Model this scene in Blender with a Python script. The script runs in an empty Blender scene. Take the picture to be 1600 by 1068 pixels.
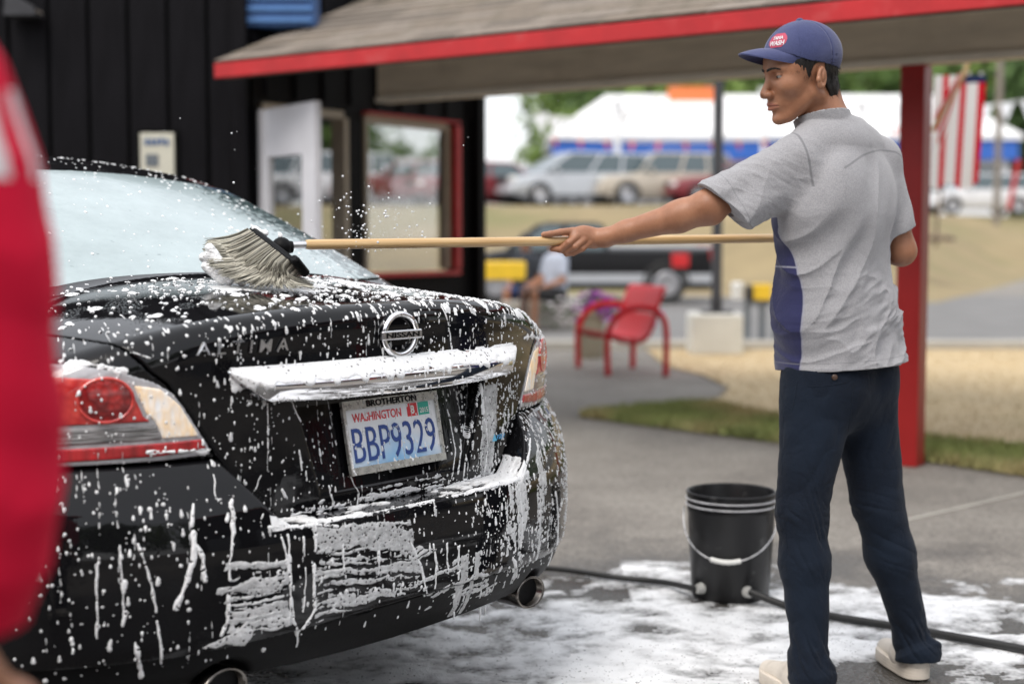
import bpy, bmesh, math, random
import numpy as np
from mathutils import Vector, Matrix
from mathutils.bvhtree import BVHTree
rnd = random.Random(7)
rng = np.random.default_rng(11)
C = bpy.context.scene.collection
scene = bpy.context.scene
R = math.radians
PI = math.pi

# ------------------------------------------------------------------ camera
CAM_H = 1.2
PITCH = math.atan(161 / 2222.0)
cam_d = bpy.data.cameras.new("camera")
cam = bpy.data.objects.new("camera", cam_d)
C.objects.link(cam)
cam.location = (0, 0, CAM_H)
cam.rotation_euler = (PI / 2 - PITCH, 0, 0)
cam_d.lens = 50.0
cam_d.sensor_width = 36.0
cam_d.clip_start = 0.05
cam_d.clip_end = 2000
cam_d.dof.use_dof = True
cam_d.dof.focus_distance = 3.40
cam_d.dof.aperture_fstop = 1.8
scene.camera = cam

# ------------------------------------------------------------------ world, sun, exposure
SUN_EL, SUN_AZ = R(56), R(-152)          # azimuth measured from +Y towards +X
world = bpy.data.worlds.new("World")
scene.world = world
world.use_nodes = True
wt = world.node_tree
wt.nodes.clear()
sky = wt.nodes.new("ShaderNodeTexSky")
sky.sky_type = 'NISHITA'
sky.sun_disc = False
sky.sun_elevation = SUN_EL
sky.sun_rotation = SUN_AZ
sky.dust_density = 4.0
bg1 = wt.nodes.new("ShaderNodeBackground")
bg1.inputs[1].default_value = 0.05
bg2 = wt.nodes.new("ShaderNodeBackground")           # the even layer of bright cloud
bg2.inputs[0].default_value = (0.97, 0.98, 1.0, 1)
bg2.inputs[1].default_value = 0.95
add = wt.nodes.new("ShaderNodeAddShader")
wo = wt.nodes.new("ShaderNodeOutputWorld")
wt.links.new(sky.outputs[0], bg1.inputs[0])
wt.links.new(bg1.outputs[0], add.inputs[0])
wt.links.new(bg2.outputs[0], add.inputs[1])
wt.links.new(add.outputs[0], wo.inputs[0])
sun_d = bpy.data.lights.new("sun", 'SUN')
sun_d.energy = 1.5
sun_d.angle = R(28)
sun_d.color = (1.0, 0.96, 0.9)
sun = bpy.data.objects.new("sun", sun_d)
C.objects.link(sun)
sd = Vector((math.sin(SUN_AZ) * math.cos(SUN_EL), math.cos(SUN_AZ) * math.cos(SUN_EL), math.sin(SUN_EL)))
sun.rotation_euler = sd.to_track_quat('Z', 'Y').to_euler()
scene.view_settings.view_transform = 'Standard'
scene.view_settings.look = 'None'
scene.view_settings.gamma = 1.0
scene.view_settings.use_curve_mapping = False
scene.view_settings.exposure = 0.30
scene.cycles.use_denoising = True
scene.cycles.max_bounces = 8
scene.cycles.transparent_max_bounces = 12
scene.cycles.caustics_reflective = False
scene.cycles.caustics_refractive = False
scene.cycles.sample_clamp_indirect = 6.0

# ------------------------------------------------------------------ survey helpers
def ray(px, py):
    u, v = (px - 800) / 2222.0, (534 - py) / 2222.0
    return Vector((u, math.cos(PITCH) + v * math.sin(PITCH), -math.sin(PITCH) + v * math.cos(PITCH)))
def W(px, py, y):
    """point at distance y in front of the camera, as surveyed on the photograph"""
    d = ray(px, py)
    return Vector((0, 0, CAM_H)) + d * (y / d.y)
def G(px, py, z=0.0):
    d = ray(px, py)
    return Vector((0, 0, CAM_H)) + d * ((z - CAM_H) / d.z)

# ------------------------------------------------------------------ objects
def tag(o, label=None, cat=None, group=None, kind=None):
    if label: o['label'] = label
    if cat: o['category'] = cat
    if group: o['group'] = group
    if kind: o['kind'] = kind
    return o
def thing(name, label, cat, loc=(0, 0, 0), rz=0.0, group=None):
    o = bpy.data.objects.new(name, None)
    C.objects.link(o)
    o.location = loc
    o.rotation_euler = (0, 0, rz)
    o.empty_display_size = 0.1
    return tag(o, label, cat, group)
def put(o, parent, world_space=True):
    if parent is not None:
        o.parent = parent
        if world_space and parent.type == 'EMPTY':
            o.matrix_parent_inverse = Matrix.LocRotScale(parent.location, parent.rotation_euler, None).inverted()
    return o
def mesh_obj(name, verts, faces, m, parent=None, smooth=False, world_space=True, normals=None):
    me = bpy.data.meshes.new(name)
    if isinstance(verts, np.ndarray) and isinstance(faces, np.ndarray) and len(faces):
        n, k = len(verts), faces.shape[1]
        me.vertices.add(n); me.vertices.foreach_set('co', verts.astype(np.float32).ravel())
        me.loops.add(faces.size); me.loops.foreach_set('vertex_index', faces.astype(np.int32).ravel())
        me.polygons.add(len(faces))
        me.polygons.foreach_set('loop_start', np.arange(0, faces.size, k, dtype=np.int32))
        me.update(calc_edges=True)
        me.validate()
    else:
        me.from_pydata([tuple(v) for v in verts], [], [tuple(f) for f in faces])
        me.update()
    if smooth:
        me.polygons.foreach_set('use_smooth', np.ones(len(me.polygons), dtype=bool))
    if normals is not None and len(normals) == len(me.vertices):
        me.normals_split_custom_set_from_vertices(normals.tolist())
    if isinstance(m, (list, tuple)):
        for q in m: me.materials.append(q)
    elif m: me.materials.append(m)
    o = bpy.data.objects.new(name, me)
    C.objects.link(o)
    return put(o, parent, world_space)
def fattr(o, name, vals):
    a = o.data.attributes.new(name, 'FLOAT', 'POINT')
    a.data.foreach_set('value', np.asarray(vals, dtype=np.float32))
def copy_tree(o, parent=None, label=None):
    c = o.copy(); C.objects.link(c)
    if parent is not None:
        c.parent = parent
    if label: c['label'] = label
    for ch in o.children: copy_tree(ch, c)
    return c

class MB:
    """collects shapes and links them as one mesh"""
    def __init__(s): s.v, s.f, s.mi, s.cur = [], [], [], 0
    def add(s, vs, fs):
        b = len(s.v)
        s.v += [Vector(q) for q in vs]
        s.f += [tuple(i + b for i in f) for f in fs]
        s.mi += [s.cur] * len(fs)
        return s
    def box(s, c, size, rz=0.0, M=None, bev=0.0):
        hx, hy, hz = size[0] / 2, size[1] / 2, size[2] / 2
        if bev > 0:
            b = min(bev, hx * .9, hy * .9, hz * .9)
            vs, idx = [], {}
            for sx in (-1, 1):
                for sy in (-1, 1):
                    for sz in (-1, 1):
                        for k in range(3):
                            p = [sx * hx, sy * hy, sz * hz]
                            for j in range(3):
                                if j != k: p[j] -= (sx, sy, sz)[j] * b
                            idx[(sx, sy, sz, k)] = len(vs); vs.append(Vector(p))
            fs = []
            for k in range(3):
                a, c2 = [(1, 2), (2, 0), (0, 1)][k]
                for sg in (-1, 1):
                    q = []
                    for (u, w) in ((-1, -1), (1, -1), (1, 1), (-1, 1)):
                        t = [0, 0, 0]; t[k] = sg; t[a] = u; t[c2] = w
                        q.append(idx[(t[0], t[1], t[2], k)])
                    fs.append(q if sg > 0 else q[::-1])
            for k in range(3):      # edges along axis k
                a, c2 = [(1, 2), (2, 0), (0, 1)][k]
                for u in (-1, 1):
                    for w in (-1, 1):
                        t0 = [0, 0, 0]; t0[k] = -1; t0[a] = u; t0[c2] = w
                        t1 = list(t0); t1[k] = 1
                        q = [idx[(*t0, a)], idx[(*t1, a)], idx[(*t1, c2)], idx[(*t0, c2)]]
                        fs.append(q if u * w < 0 else q[::-1])
            for sx in (-1, 1):
                for sy in (-1, 1):
                    for sz in (-1, 1):
                        q = [idx[(sx, sy, sz, 0)], idx[(sx, sy, sz, 1)], idx[(sx, sy, sz, 2)]]
                        fs.append(q if sx * sy * sz > 0 else q[::-1])
        else:
            vs = [Vector((x * hx, y * hy, z * hz)) for x in (-1, 1) for y in (-1, 1) for z in (-1, 1)]
            fs = [(0, 1, 3, 2), (4, 6, 7, 5), (0, 4, 5, 1), (2, 3, 7, 6), (0, 2, 6, 4), (1, 5, 7, 3)]
        T = M if M is not None else Matrix.Rotation(rz, 4, 'Z')
        c = Vector(c)
        return s.add([T @ q + c for q in vs], fs)
    def beam(s, a, b, w, h, up=(0, 0, 1), bev=0.0):
        a, b = Vector(a), Vector(b)
        x = (b - a).normalized(); up = Vector(up)
        y = up.cross(x).normalized(); z = x.cross(y)
        M = Matrix((x, y, z)).transposed().to_4x4()
        return s.box((a + b) / 2, ((b - a).length, w, h), M=M, bev=bev)
    def tube(s, pts, r, n=10, caps=True, closed=False):
        pts = [Vector(p) for p in pts]
        rs = r if isinstance(r, (list, tuple)) else [r] * len(pts)
        rings, prev = [], None
        N = len(pts)
        for i, p in enumerate(pts):
            t = (pts[(i + 1) % N] - pts[i - 1]) if closed else (pts[min(i + 1, N - 1)] - pts[max(i - 1, 0)])
            t.normalize()
            if prev is None:
                a = Vector((0, 0, 1)) if abs(t.z) < .9 else Vector((1, 0, 0))
                u = t.cross(a).normalized()
            else:
                u = (prev - t * prev.dot(t)).normalized()
            prev = u; w = t.cross(u)
            rings.append([p + (u * math.cos(2 * PI * k / n) + w * math.sin(2 * PI * k / n)) * rs[i] for k in range(n)])
        vs = [q for ring in rings for q in ring]
        fs = []
        for i in range(N if closed else N - 1):
            j = (i + 1) % N
            for k in range(n):
                l = (k + 1) % n
                fs.append((i * n + k, j * n + k, j * n + l, i * n + l)[::-1])
        if caps and not closed:
            fs.append(tuple(range(n))[::-1][::-1]); fs.append(tuple((N - 1) * n + k for k in range(n))[::-1])
        return s.add(vs, fs)
    def lathe(s, prof, n=32, c=(0, 0, 0), M=None, cap=True):
        c = Vector(c); T = M if M is not None else Matrix.Identity(4)
        vs = []
        for (r_, z_) in prof:
            for k in range(n):
                a = 2 * PI * k / n
                vs.append(T @ Vector((r_ * math.cos(a), r_ * math.sin(a), z_)) + c)
        fs = []
        for i in range(len(prof) - 1):
            for k in range(n):
                l = (k + 1) % n
                fs.append((i * n + k, i * n + l, (i + 1) * n + l, (i + 1) * n + k))
        if cap:
            fs.append(tuple(range(n))[::-1]); fs.append(tuple((len(prof) - 1) * n + k for k in range(n)))
        return s.add(vs, fs)
    def prism(s, poly, a, b):
        """poly: list of points, a and b: offset vectors of both end caps"""
        n = len(poly); a, b = Vector(a), Vector(b)
        vs = [Vector(p) + a for p in poly] + [Vector(p) + b for p in poly]
        fs = [tuple(range(n))[::-1], tuple(range(n, 2 * n))]
        for i in range(n):
            j = (i + 1) % n
            fs.append((i, j, n + j, n + i))
        return s.add(vs, fs)
    def ball(s, c, rx, ry=None, rz_=None, n=10, m=6, M=None):
        ry = ry or rx; rz_ = rz_ or rx; c = Vector(c)
        T = M if M is not None else Matrix.Identity(4)
        vs = [T @ Vector((0, 0, -rz_)) + c]
        for i in range(1, m):
            t = -PI / 2 + PI * i / m
            for k in range(n):
                a = 2 * PI * k / n
                vs.append(T @ Vector((rx * math.cos(t) * math.cos(a), ry * math.cos(t) * math.sin(a), rz_ * math.sin(t))) + c)
        vs.append(T @ Vector((0, 0, rz_)) + c)
        fs = [(0, 1 + (k + 1) % n, 1 + k) for k in range(n)]
        for i in range(m - 2):
            for k in range(n):
                l = (k + 1) % n
                fs.append((1 + i * n + k, 1 + i * n + l, 1 + (i + 1) * n + l, 1 + (i + 1) * n + k))
        b = 1 + (m - 2) * n; t = len(vs) - 1
        fs += [(b + k, b + (k + 1) % n, t) for k in range(n)]
        return s.add(vs, fs)
    def grid(s, fn, nu, nv, thick=None):
        vs = [Vector(fn(i / (nu - 1), j / (nv - 1))) for i in range(nu) for j in range(nv)]
        fs = [(i * nv + j, (i + 1) * nv + j, (i + 1) * nv + j + 1, i * nv + j + 1) for i in range(nu - 1) for j in range(nv - 1)]
        return s.add(vs, fs)
    def build(s, name, m, parent=None, smooth=False, world_space=True, fix=True):
        o = mesh_obj(name, s.v, s.f, m, parent, False, world_space)
        me = o.data
        if fix:
            bm = bmesh.new(); bm.from_mesh(me)
            bmesh.ops.recalc_face_normals(bm, faces=bm.faces)
            bm.to_mesh(me); bm.free()
        if isinstance(m, (list, tuple)):
            me.polygons.foreach_set('material_index', np.array(s.mi, dtype=np.int32))
        if smooth:
            me.polygons.foreach_set('use_smooth', np.ones(len(me.polygons), dtype=bool))
            if smooth != 'all':
                me.set_sharp_from_angle(angle=R(38))
        return o

# ------------------------------------------------------------------ materials
def nodes(name):
    m = bpy.data.materials.new(name); m.use_nodes = True
    nt = m.node_tree
    return m, nt, nt.nodes['Principled BSDF'], nt.links
def setv(b, k, v):
    if k in b.inputs: b.inputs[k].default_value = v
def mat(name, col, rough=.6, metal=0., var=.12, scale=6., bump=0., bscale=60., coat=0., sub=0., spec=.5, aniso=None, detail=4, dirt=None, rvar=.08, obj=True):
    m, nt, b, L = nodes(name)
    n = nt.nodes
    tc = n.new('ShaderNodeTexCoord')
    mp = n.new('ShaderNodeMapping')
    L.new(tc.outputs['Object'], mp.inputs[0])
    if aniso: mp.inputs['Scale'].default_value = aniso
    nz = n.new('ShaderNodeTexNoise'); nz.inputs['Scale'].default_value = scale; nz.inputs['Detail'].default_value = detail
    nz.inputs['Roughness'].default_value = .62
    L.new(mp.outputs[0], nz.inputs['Vector'])
    cr = n.new('ShaderNodeMapRange')
    cr.inputs[1].default_value = .28; cr.inputs[2].default_value = .72
    cr.inputs[3].default_value = 1 - var; cr.inputs[4].default_value = 1 + var
    L.new(nz.outputs[0], cr.inputs[0])
    vm = n.new('ShaderNodeVectorMath'); vm.operation = 'SCALE'
    vm.inputs[0].default_value = col[:3]
    L.new(cr.outputs[0], vm.inputs['Scale'])
    out = vm.outputs[0]
    if dirt:
        dc, ds, lo, hi = dirt
        n2 = n.new('ShaderNodeTexNoise'); n2.inputs['Scale'].default_value = ds; n2.inputs['Detail'].default_value = 6
        L.new(tc.outputs['Object'], n2.inputs['Vector'])
        r2 = n.new('ShaderNodeMapRange'); r2.inputs[1].default_value = lo; r2.inputs[2].default_value = hi
        L.new(n2.outputs[0], r2.inputs[0])
        mx = n.new('ShaderNodeMix'); mx.data_type = 'RGBA'
        L.new(r2.outputs[0], mx.inputs[0]); L.new(out, mx.inputs[6]); mx.inputs[7].default_value = (*dc, 1)
        out = mx.outputs[2]
    L.new(out, b.inputs['Base Color'])
    rr = n.new('ShaderNodeMapRange'); rr.inputs[3].default_value = max(.01, rough - rvar * min(1, rough * 2)); rr.inputs[4].default_value = min(1, rough + rvar * min(1, rough * 2))
    L.new(nz.outputs[0], rr.inputs[0]); L.new(rr.outputs[0], b.inputs['Roughness'])
    setv(b, 'Metallic', metal); setv(b, 'Specular IOR Level', spec); setv(b, 'Coat Weight', coat); setv(b, 'Coat Roughness', .04)
    if sub: setv(b, 'Subsurface Weight', sub); setv(b, 'Subsurface Radius', (.012, .005, .003)); setv(b, 'Subsurface Scale', 1.0)
    if bump:
        nb = n.new('ShaderNodeTexNoise'); nb.inputs['Scale'].default_value = bscale; nb.inputs['Detail'].default_value = 5
        L.new(mp.outputs[0], nb.inputs['Vector'])
        bp = n.new('ShaderNodeBump'); bp.inputs['Strength'].default_value = 1; bp.inputs['Distance'].default_value = bump
        L.new(nb.outputs[0], bp.inputs['Height']); L.new(bp.outputs[0], b.inputs['Normal'])
    return m
M = {}
M['black_boards'] = mat('black_boards', (.0075, .007, .0085), .55, var=.3, scale=3, bump=.002, bscale=30, aniso=(8, 8, 1), spec=.08)
M['groove'] = mat('groove', (.004, .004, .004), .8, spec=.1)
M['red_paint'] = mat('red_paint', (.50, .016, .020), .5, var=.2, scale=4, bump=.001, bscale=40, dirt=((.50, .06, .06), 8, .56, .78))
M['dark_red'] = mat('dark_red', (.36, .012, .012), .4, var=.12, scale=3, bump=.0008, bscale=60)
M['beam_paint'] = mat('beam_paint', (.72, .64, .52), .7, var=.14, scale=2.5, bump=.002, bscale=20, aniso=(1, 1, 6), dirt=((.56, .49, .39), 3, .55, .8))
M['soffit'] = mat('soffit', (.20, .18, .155), .8, var=.12, scale=3)
M['trim_light'] = mat('trim_light', (.82, .77, .68), .7, var=.12, scale=4)
M['white_paint'] = mat('white_paint', (.72, .72, .76), .4, var=.05, scale=5, bump=.0004)
M['beige_frame'] = mat('beige_frame', (.42, .36, .29), .5, var=.08)
M['asphalt_far'] = mat('asphalt_far', (.17, .165, .16), .85, var=.2, scale=1.2, bump=.003, bscale=40)
M['pale_concrete'] = mat('pale_concrete', (.60, .60, .56), .85, var=.1, scale=2.5, bump=.002, bscale=50)
M['concrete'] = mat('concrete', (.42, .40, .36), .85, var=.14, scale=2.5, bump=.002, bscale=50)
M['bark'] = mat('bark', (.12, .085, .06), .9, var=.3, scale=12, bump=.01, bscale=14)
M['dark_metal'] = mat('dark_metal', (.045, .045, .05), .5, metal=.3, var=.2, scale=12)
M['grey_metal'] = mat('grey_metal', (.16, .18, .20), .5, metal=.2, var=.15, scale=8)
M['black_plastic'] = mat('black_plastic', (.004, .004, .0045), .5, spec=.13, var=.25, scale=12, bump=.0006, bscale=160)
M['bucket'] = mat('bucket', (.011, .011, .012), .36, spec=.35, var=.4, scale=7, bump=.0008, bscale=45, dirt=((.09, .09, .09), 22, .62, .8))
M['rubber'] = mat('rubber', (.012, .012, .012), .5, var=.3, scale=30, bump=.0006, bscale=200)
M['chrome'] = mat('chrome', (.86, .86, .88), .06, metal=1., var=.04, scale=30, rvar=.02)
M['steel'] = mat('steel', (.62, .62, .63), .28, metal=1., var=.12, scale=40)
M['white_plastic'] = mat('white_plastic', (.75, .75, .72), .4, var=.08, scale=20)
M['yellow'] = mat('yellow', (.80, .52, .03), .5, var=.1)
M['bench_red'] = mat('bench_red', (.66, .010, .022), .5, var=.08, scale=9, spec=.3)
M['blue_paint'] = mat('blue_paint', (.03, .13, .50), .5, var=.1)
M['blue_box'] = mat('blue_box', (.035, .10, .26), .5, var=.15)
M['off_white'] = mat('off_white', (.80, .80, .80), .6, var=.05, scale=1)
M['orange'] = mat('orange', (.80, .20, .06), .5, var=.08)
M['amber_skin'] = mat('amber_skin', (.45, .24, .15), .5, var=.08, sub=.1)
M['tyre'] = mat('tyre', (.018, .018, .018), .75, var=.2, scale=30)
M['hubcap'] = mat('hubcap', (.45, .45, .47), .3, metal=.8, var=.1)
M['red_lamp'] = mat('red_lamp', (.55, .01, .015), .15, var=.1, coat=1)
def wood_mat():
    m, nt, b, L = nodes('pale_wood'); n = nt.nodes
    tc = n.new('ShaderNodeTexCoord'); mp = n.new('ShaderNodeMapping'); mp.inputs['Scale'].default_value = (2, 3, 90)
    mp.inputs['Rotation'].default_value = (0, 0, R(-26))
    L.new(tc.outputs['Object'], mp.inputs[0])
    nz = n.new('ShaderNodeTexNoise'); nz.inputs['Scale'].default_value = 2; nz.inputs['Detail'].default_value = 6
    L.new(mp.outputs[0], nz.inputs['Vector'])
    cr = n.new('ShaderNodeValToRGB'); cr.color_ramp.elements[0].position = .3; cr.color_ramp.elements[1].position = .75
    cr.color_ramp.elements[0].color = (.50, .30, .12, 1); cr.color_ramp.elements[1].color = (.74, .52, .26, 1)
    L.new(nz.outputs[0], cr.inputs[0]); L.new(cr.outputs[0], b.inputs['Base Color'])
    b.inputs['Roughness'].default_value = .38; setv(b, 'Coat Weight', .4)
    return m
M['pale_wood'] = wood_mat()
def glass_mat(name, tint=(.985, .99, .99), refl=.18, rough=.02):
    m, nt, b, L = nodes(name); n = nt.nodes
    tr = n.new('ShaderNodeBsdfTransparent'); tr.inputs[0].default_value = (*tint, 1)
    gl = n.new('ShaderNodeBsdfGlossy'); gl.inputs['Roughness'].default_value = rough
    fr = n.new('ShaderNodeFresnel'); fr.inputs[0].default_value = 1.5
    mr = n.new('ShaderNodeMath'); mr.operation = 'MULTIPLY_ADD'; mr.inputs[1].default_value = .35; mr.inputs[2].default_value = refl * .1
    mr.use_clamp = True
    L.new(fr.outputs[0], mr.inputs[0])
    mx = n.new('ShaderNodeMixShader'); L.new(mr.outputs[0], mx.inputs[0]); L.new(tr.outputs[0], mx.inputs[1]); L.new(gl.outputs[0], mx.inputs[2])
    L.new(mx.outputs[0], n['Material Output'].inputs[0])
    return m
M['window_glass'] = glass_mat('window_glass')
M['car_glass_dark'] = mat('car_glass_dark', (.05, .07, .075), .05, var=.1, spec=.8)

# ------------------------------------------------------------------ value noise and signed distance meshing
_T = rng.random((32, 32, 32)).astype(np.float32) * 2 - 1
def vnoise(x, y, z):
    xi, yi, zi = np.floor(x).astype(np.int32), np.floor(y).astype(np.int32), np.floor(z).astype(np.int32)
    fx, fy, fz = x - xi, y - yi, z - zi
    fx = fx * fx * (3 - 2 * fx); fy = fy * fy * (3 - 2 * fy); fz = fz * fz * (3 - 2 * fz)
    x0, x1, y0, y1, z0, z1 = xi & 31, (xi + 1) & 31, yi & 31, (yi + 1) & 31, zi & 31, (zi + 1) & 31
    a = _T[x0, y0, z0] * (1 - fx) + _T[x1, y0, z0] * fx
    b = _T[x0, y1, z0] * (1 - fx) + _T[x1, y1, z0] * fx
    c = _T[x0, y0, z1] * (1 - fx) + _T[x1, y0, z1] * fx
    d = _T[x0, y1, z1] * (1 - fx) + _T[x1, y1, z1] * fx
    a = a * (1 - fy) + b * fy; c = c * (1 - fy) + d * fy
    return a * (1 - fz) + c * fz
def fbm(x, y, z, o=3):
    s, a, f = 0, 1., 1.
    for i in range(o):
        s = s + a * vnoise(x * f + 7.3 * i, y * f + 3.1 * i, z * f + 5.7 * i); a *= .5; f *= 2.03
    return s / 1.6
def smin(a, b, k):
    h = np.clip(.5 + .5 * (b - a) / k, 0, 1)
    return b * (1 - h) + a * h - k * h * (1 - h)
def smax(a, b, k): return -smin(-a, -b, k)
def cap(p, a, b, r0, r1=None):
    """round cone between points a and b"""
    r1 = r0 if r1 is None else r1
    a, b = np.array(a, dtype=np.float32), np.array(b, dtype=np.float32)
    ba = b - a
    t = np.clip(((p - a) @ ba) / (ba @ ba), 0, 1)
    q = p - a - t[:, None] * ba
    return np.sqrt((q * q).sum(1)) - (r0 + (r1 - r0) * t)
def ell(p, c, rad, B=None):
    q = p - np.array(c, dtype=np.float32)
    if B is not None: q = q @ np.array(B, dtype=np.float32).T
    rad = np.array(rad, dtype=np.float32)
    k0 = np.sqrt(((q / rad) ** 2).sum(1)); k1 = np.sqrt(((q / rad ** 2) ** 2).sum(1)) + 1e-9
    return k0 * (k0 - 1) / k1
def ecap(p, a, b, ra, rb, B):
    """tapered capsule with elliptical section; B rows: local x,y,z; ra/rb = (rx, ry) at both ends, length along a-b"""
    a, b = np.array(a, dtype=np.float32), np.array(b, dtype=np.float32)
    ba = b - a
    t = np.clip(((p - a) @ ba) / (ba @ ba), 0, 1)
    q = (p - a - t[:, None] * ba) @ np.array(B, dtype=np.float32).T
    rx = ra[0] + (rb[0] - ra[0]) * t; ry = ra[1] + (rb[1] - ra[1]) * t
    rz_ = np.minimum(rx, ry)
    k0 = np.sqrt((q[:, 0] / rx) ** 2 + (q[:, 1] / ry) ** 2 + (q[:, 2] / rz_) ** 2)
    return (k0 - 1) * np.minimum(rx, ry) * np.where(k0 < 1, 1, 1) 
def near_fn(p, c, r, fn):
    """evaluate fn only within r of c"""
    q = p - np.array(c[:], np.float32); l = np.sqrt((q * q).sum(1)); m = l < r
    out = l - r + .05
    out = np.maximum(out, .04).astype(np.float32)
    if m.any(): out[m] = fn(p[m])
    return out
def poly_sd(x, y, poly):
    """signed distance to a 2D polygon, negative inside"""
    P = np.array(poly, dtype=np.float32); n = len(P)
    d = np.full(x.shape, 1e9, dtype=np.float32); s = np.ones(x.shape, dtype=np.float32)
    for i in range(n):
        j = i - 1
        ex, ey = P[j] - P[i]
        wx, wy = x - P[i, 0], y - P[i, 1]
        t = np.clip((wx * ex + wy * ey) / (ex * ex + ey * ey), 0, 1)
        bx, by = wx - ex * t, wy - ey * t
        d = np.minimum(d, bx * bx + by * by)
        c1 = y >= P[i, 1]; c2 = y < P[j, 1]; c3 = ex * wy > ey * wx
        flip = (c1 & c2 & c3) | (~c1 & ~c2 & ~c3)
        s = np.where(flip, -s, s)
    return s * np.sqrt(d)
def evalc(fn, P, n=400000):
    return np.concatenate([fn(P[i:i + n]) for i in range(0, len(P), n)]) if len(P) else np.zeros(0, np.float32)
_tt = []
def sdf_surface(fn, lo, hi, h, newton=2, marg=1.5):
    lo = np.array(lo, dtype=np.float32); hi = np.array(hi, dtype=np.float32)
    Bk = 8
    nb = np.ceil((hi - lo) / (h * Bk)).astype(int)
    ax = [lo[i] + (np.arange(nb[i]) + .5) * Bk * h - h / 2 for i in range(3)]
    g = np.stack(np.meshgrid(*ax, indexing='ij'), -1).reshape(-1, 3).astype(np.float32)
    d = evalc(fn, g)
    keep = np.abs(d) < (Bk * h * .866 + h) * marg
    D = np.where(d < 0, -1., 1.).reshape(nb).astype(np.float32)
    D = D.repeat(Bk, 0).repeat(Bk, 1).repeat(Bk, 2)
    kb = np.argwhere(keep.reshape(nb))
    off = np.stack(np.meshgrid(*[np.arange(Bk)] * 3, indexing='ij'), -1).reshape(-1, 3)
    CH = 1500
    for i in range(0, len(kb), CH):
        gi = (kb[i:i + CH, None, :] * Bk + off[None]).reshape(-1, 3)
        D[gi[:, 0], gi[:, 1], gi[:, 2]] = fn((lo + gi * h).astype(np.float32))
    S = D < 0
    # active cells
    A = np.zeros(tuple(np.array(S.shape) - 1), dtype=np.int8)
    for dx in (0, 1):
        for dy in (0, 1):
            for dz in (0, 1):
                A += S[dx:S.shape[0] - 1 + dx, dy:S.shape[1] - 1 + dy, dz:S.shape[2] - 1 + dz]
    act = (A > 0) & (A < 8)
    idx = np.argwhere(act)
    ids = np.full(act.shape, -1, dtype=np.int32); ids[act] = np.arange(len(idx))
    acc = np.zeros((len(idx), 3), np.float32); cnt = np.zeros(len(idx), np.float32)
    cor = [(a, b, c) for a in (0, 1) for b in (0, 1) for c in (0, 1)]
    cv = {c: D[idx[:, 0] + c[0], idx[:, 1] + c[1], idx[:, 2] + c[2]] for c in cor}
    for c in cor:
        for k in range(3):
            if c[k] == 0:
                e = list(c); e[k] = 1; e = tuple(e)
                a, b = cv[c], cv[e]; m = (a < 0) != (b < 0)
                t = np.where(m, a / np.where(m, a - b, 1), 0)
                for j in range(3):
                    acc[:, j] += np.where(m, c[j] + (t if j == k else 0), 0)
                cnt += m
    V = lo + (idx + acc / cnt[:, None]) * h
    F = []
    for k in range(3):
        a, b = [(1, 2), (2, 0), (0, 1)][k]
        sl0 = [slice(1, -1)] * 3; sl1 = [slice(1, -1)] * 3
        sl0[k] = slice(0, -1); sl1[k] = slice(1, None)
        s0, s1 = S[tuple(sl0)], S[tuple(sl1)]
        for (m, rev) in ((s0 & ~s1, False), (~s0 & s1, True)):
            e = np.argwhere(m)
            if not len(e): continue
            e = e + 1; e[:, k] -= 1
            q = []
            for (u, w) in ((-1, -1), (0, -1), (0, 0), (-1, 0)):
                c = e.copy(); c[:, a] += u; c[:, b] += w
                q.append(ids[c[:, 0], c[:, 1], c[:, 2]])
            q = np.stack(q, 1)
            if rev: q = q[:, ::-1]
            F.append(q)
    F = np.concatenate(F); F = F[(F >= 0).all(1)]
    V = V.astype(np.float32)
    def grad(P):
        e = h * .35
        g = np.stack([fn(P + np.array(v, np.float32) * e) - fn(P - np.array(v, np.float32) * e) for v in ((1, 0, 0), (0, 1, 0), (0, 0, 1))], 1) / (2 * e)
        return g
    for it in range(newton):
        for i in range(0, len(V), 300000):
            P = V[i:i + 300000]; g = grad(P); d = fn(P)
            st = -d[:, None] * g / np.maximum((g * g).sum(1), .05)[:, None]
            l = np.linalg.norm(st, axis=1, keepdims=True)
            V[i:i + 300000] = P + st * np.minimum(1, h * .45 / (l + 1e-9))
    N = np.concatenate([grad(V[i:i + 300000]) for i in range(0, len(V), 300000)])
    N /= np.linalg.norm(N, axis=1, keepdims=True) + 1e-9
    return V, F, N
def sdf_obj(name, fn, lo, hi, h, m, parent=None, xf=None, newton=2, custom=True, marg=1.5):

    V, F, N = sdf_surface(fn, lo, hi, h, newton, marg)

    if xf is not None: V, N = xf(V, False), xf(N, True)
    o = mesh_obj(name, V, F, m, parent, True, normals=N if custom else None)
    return o
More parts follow.
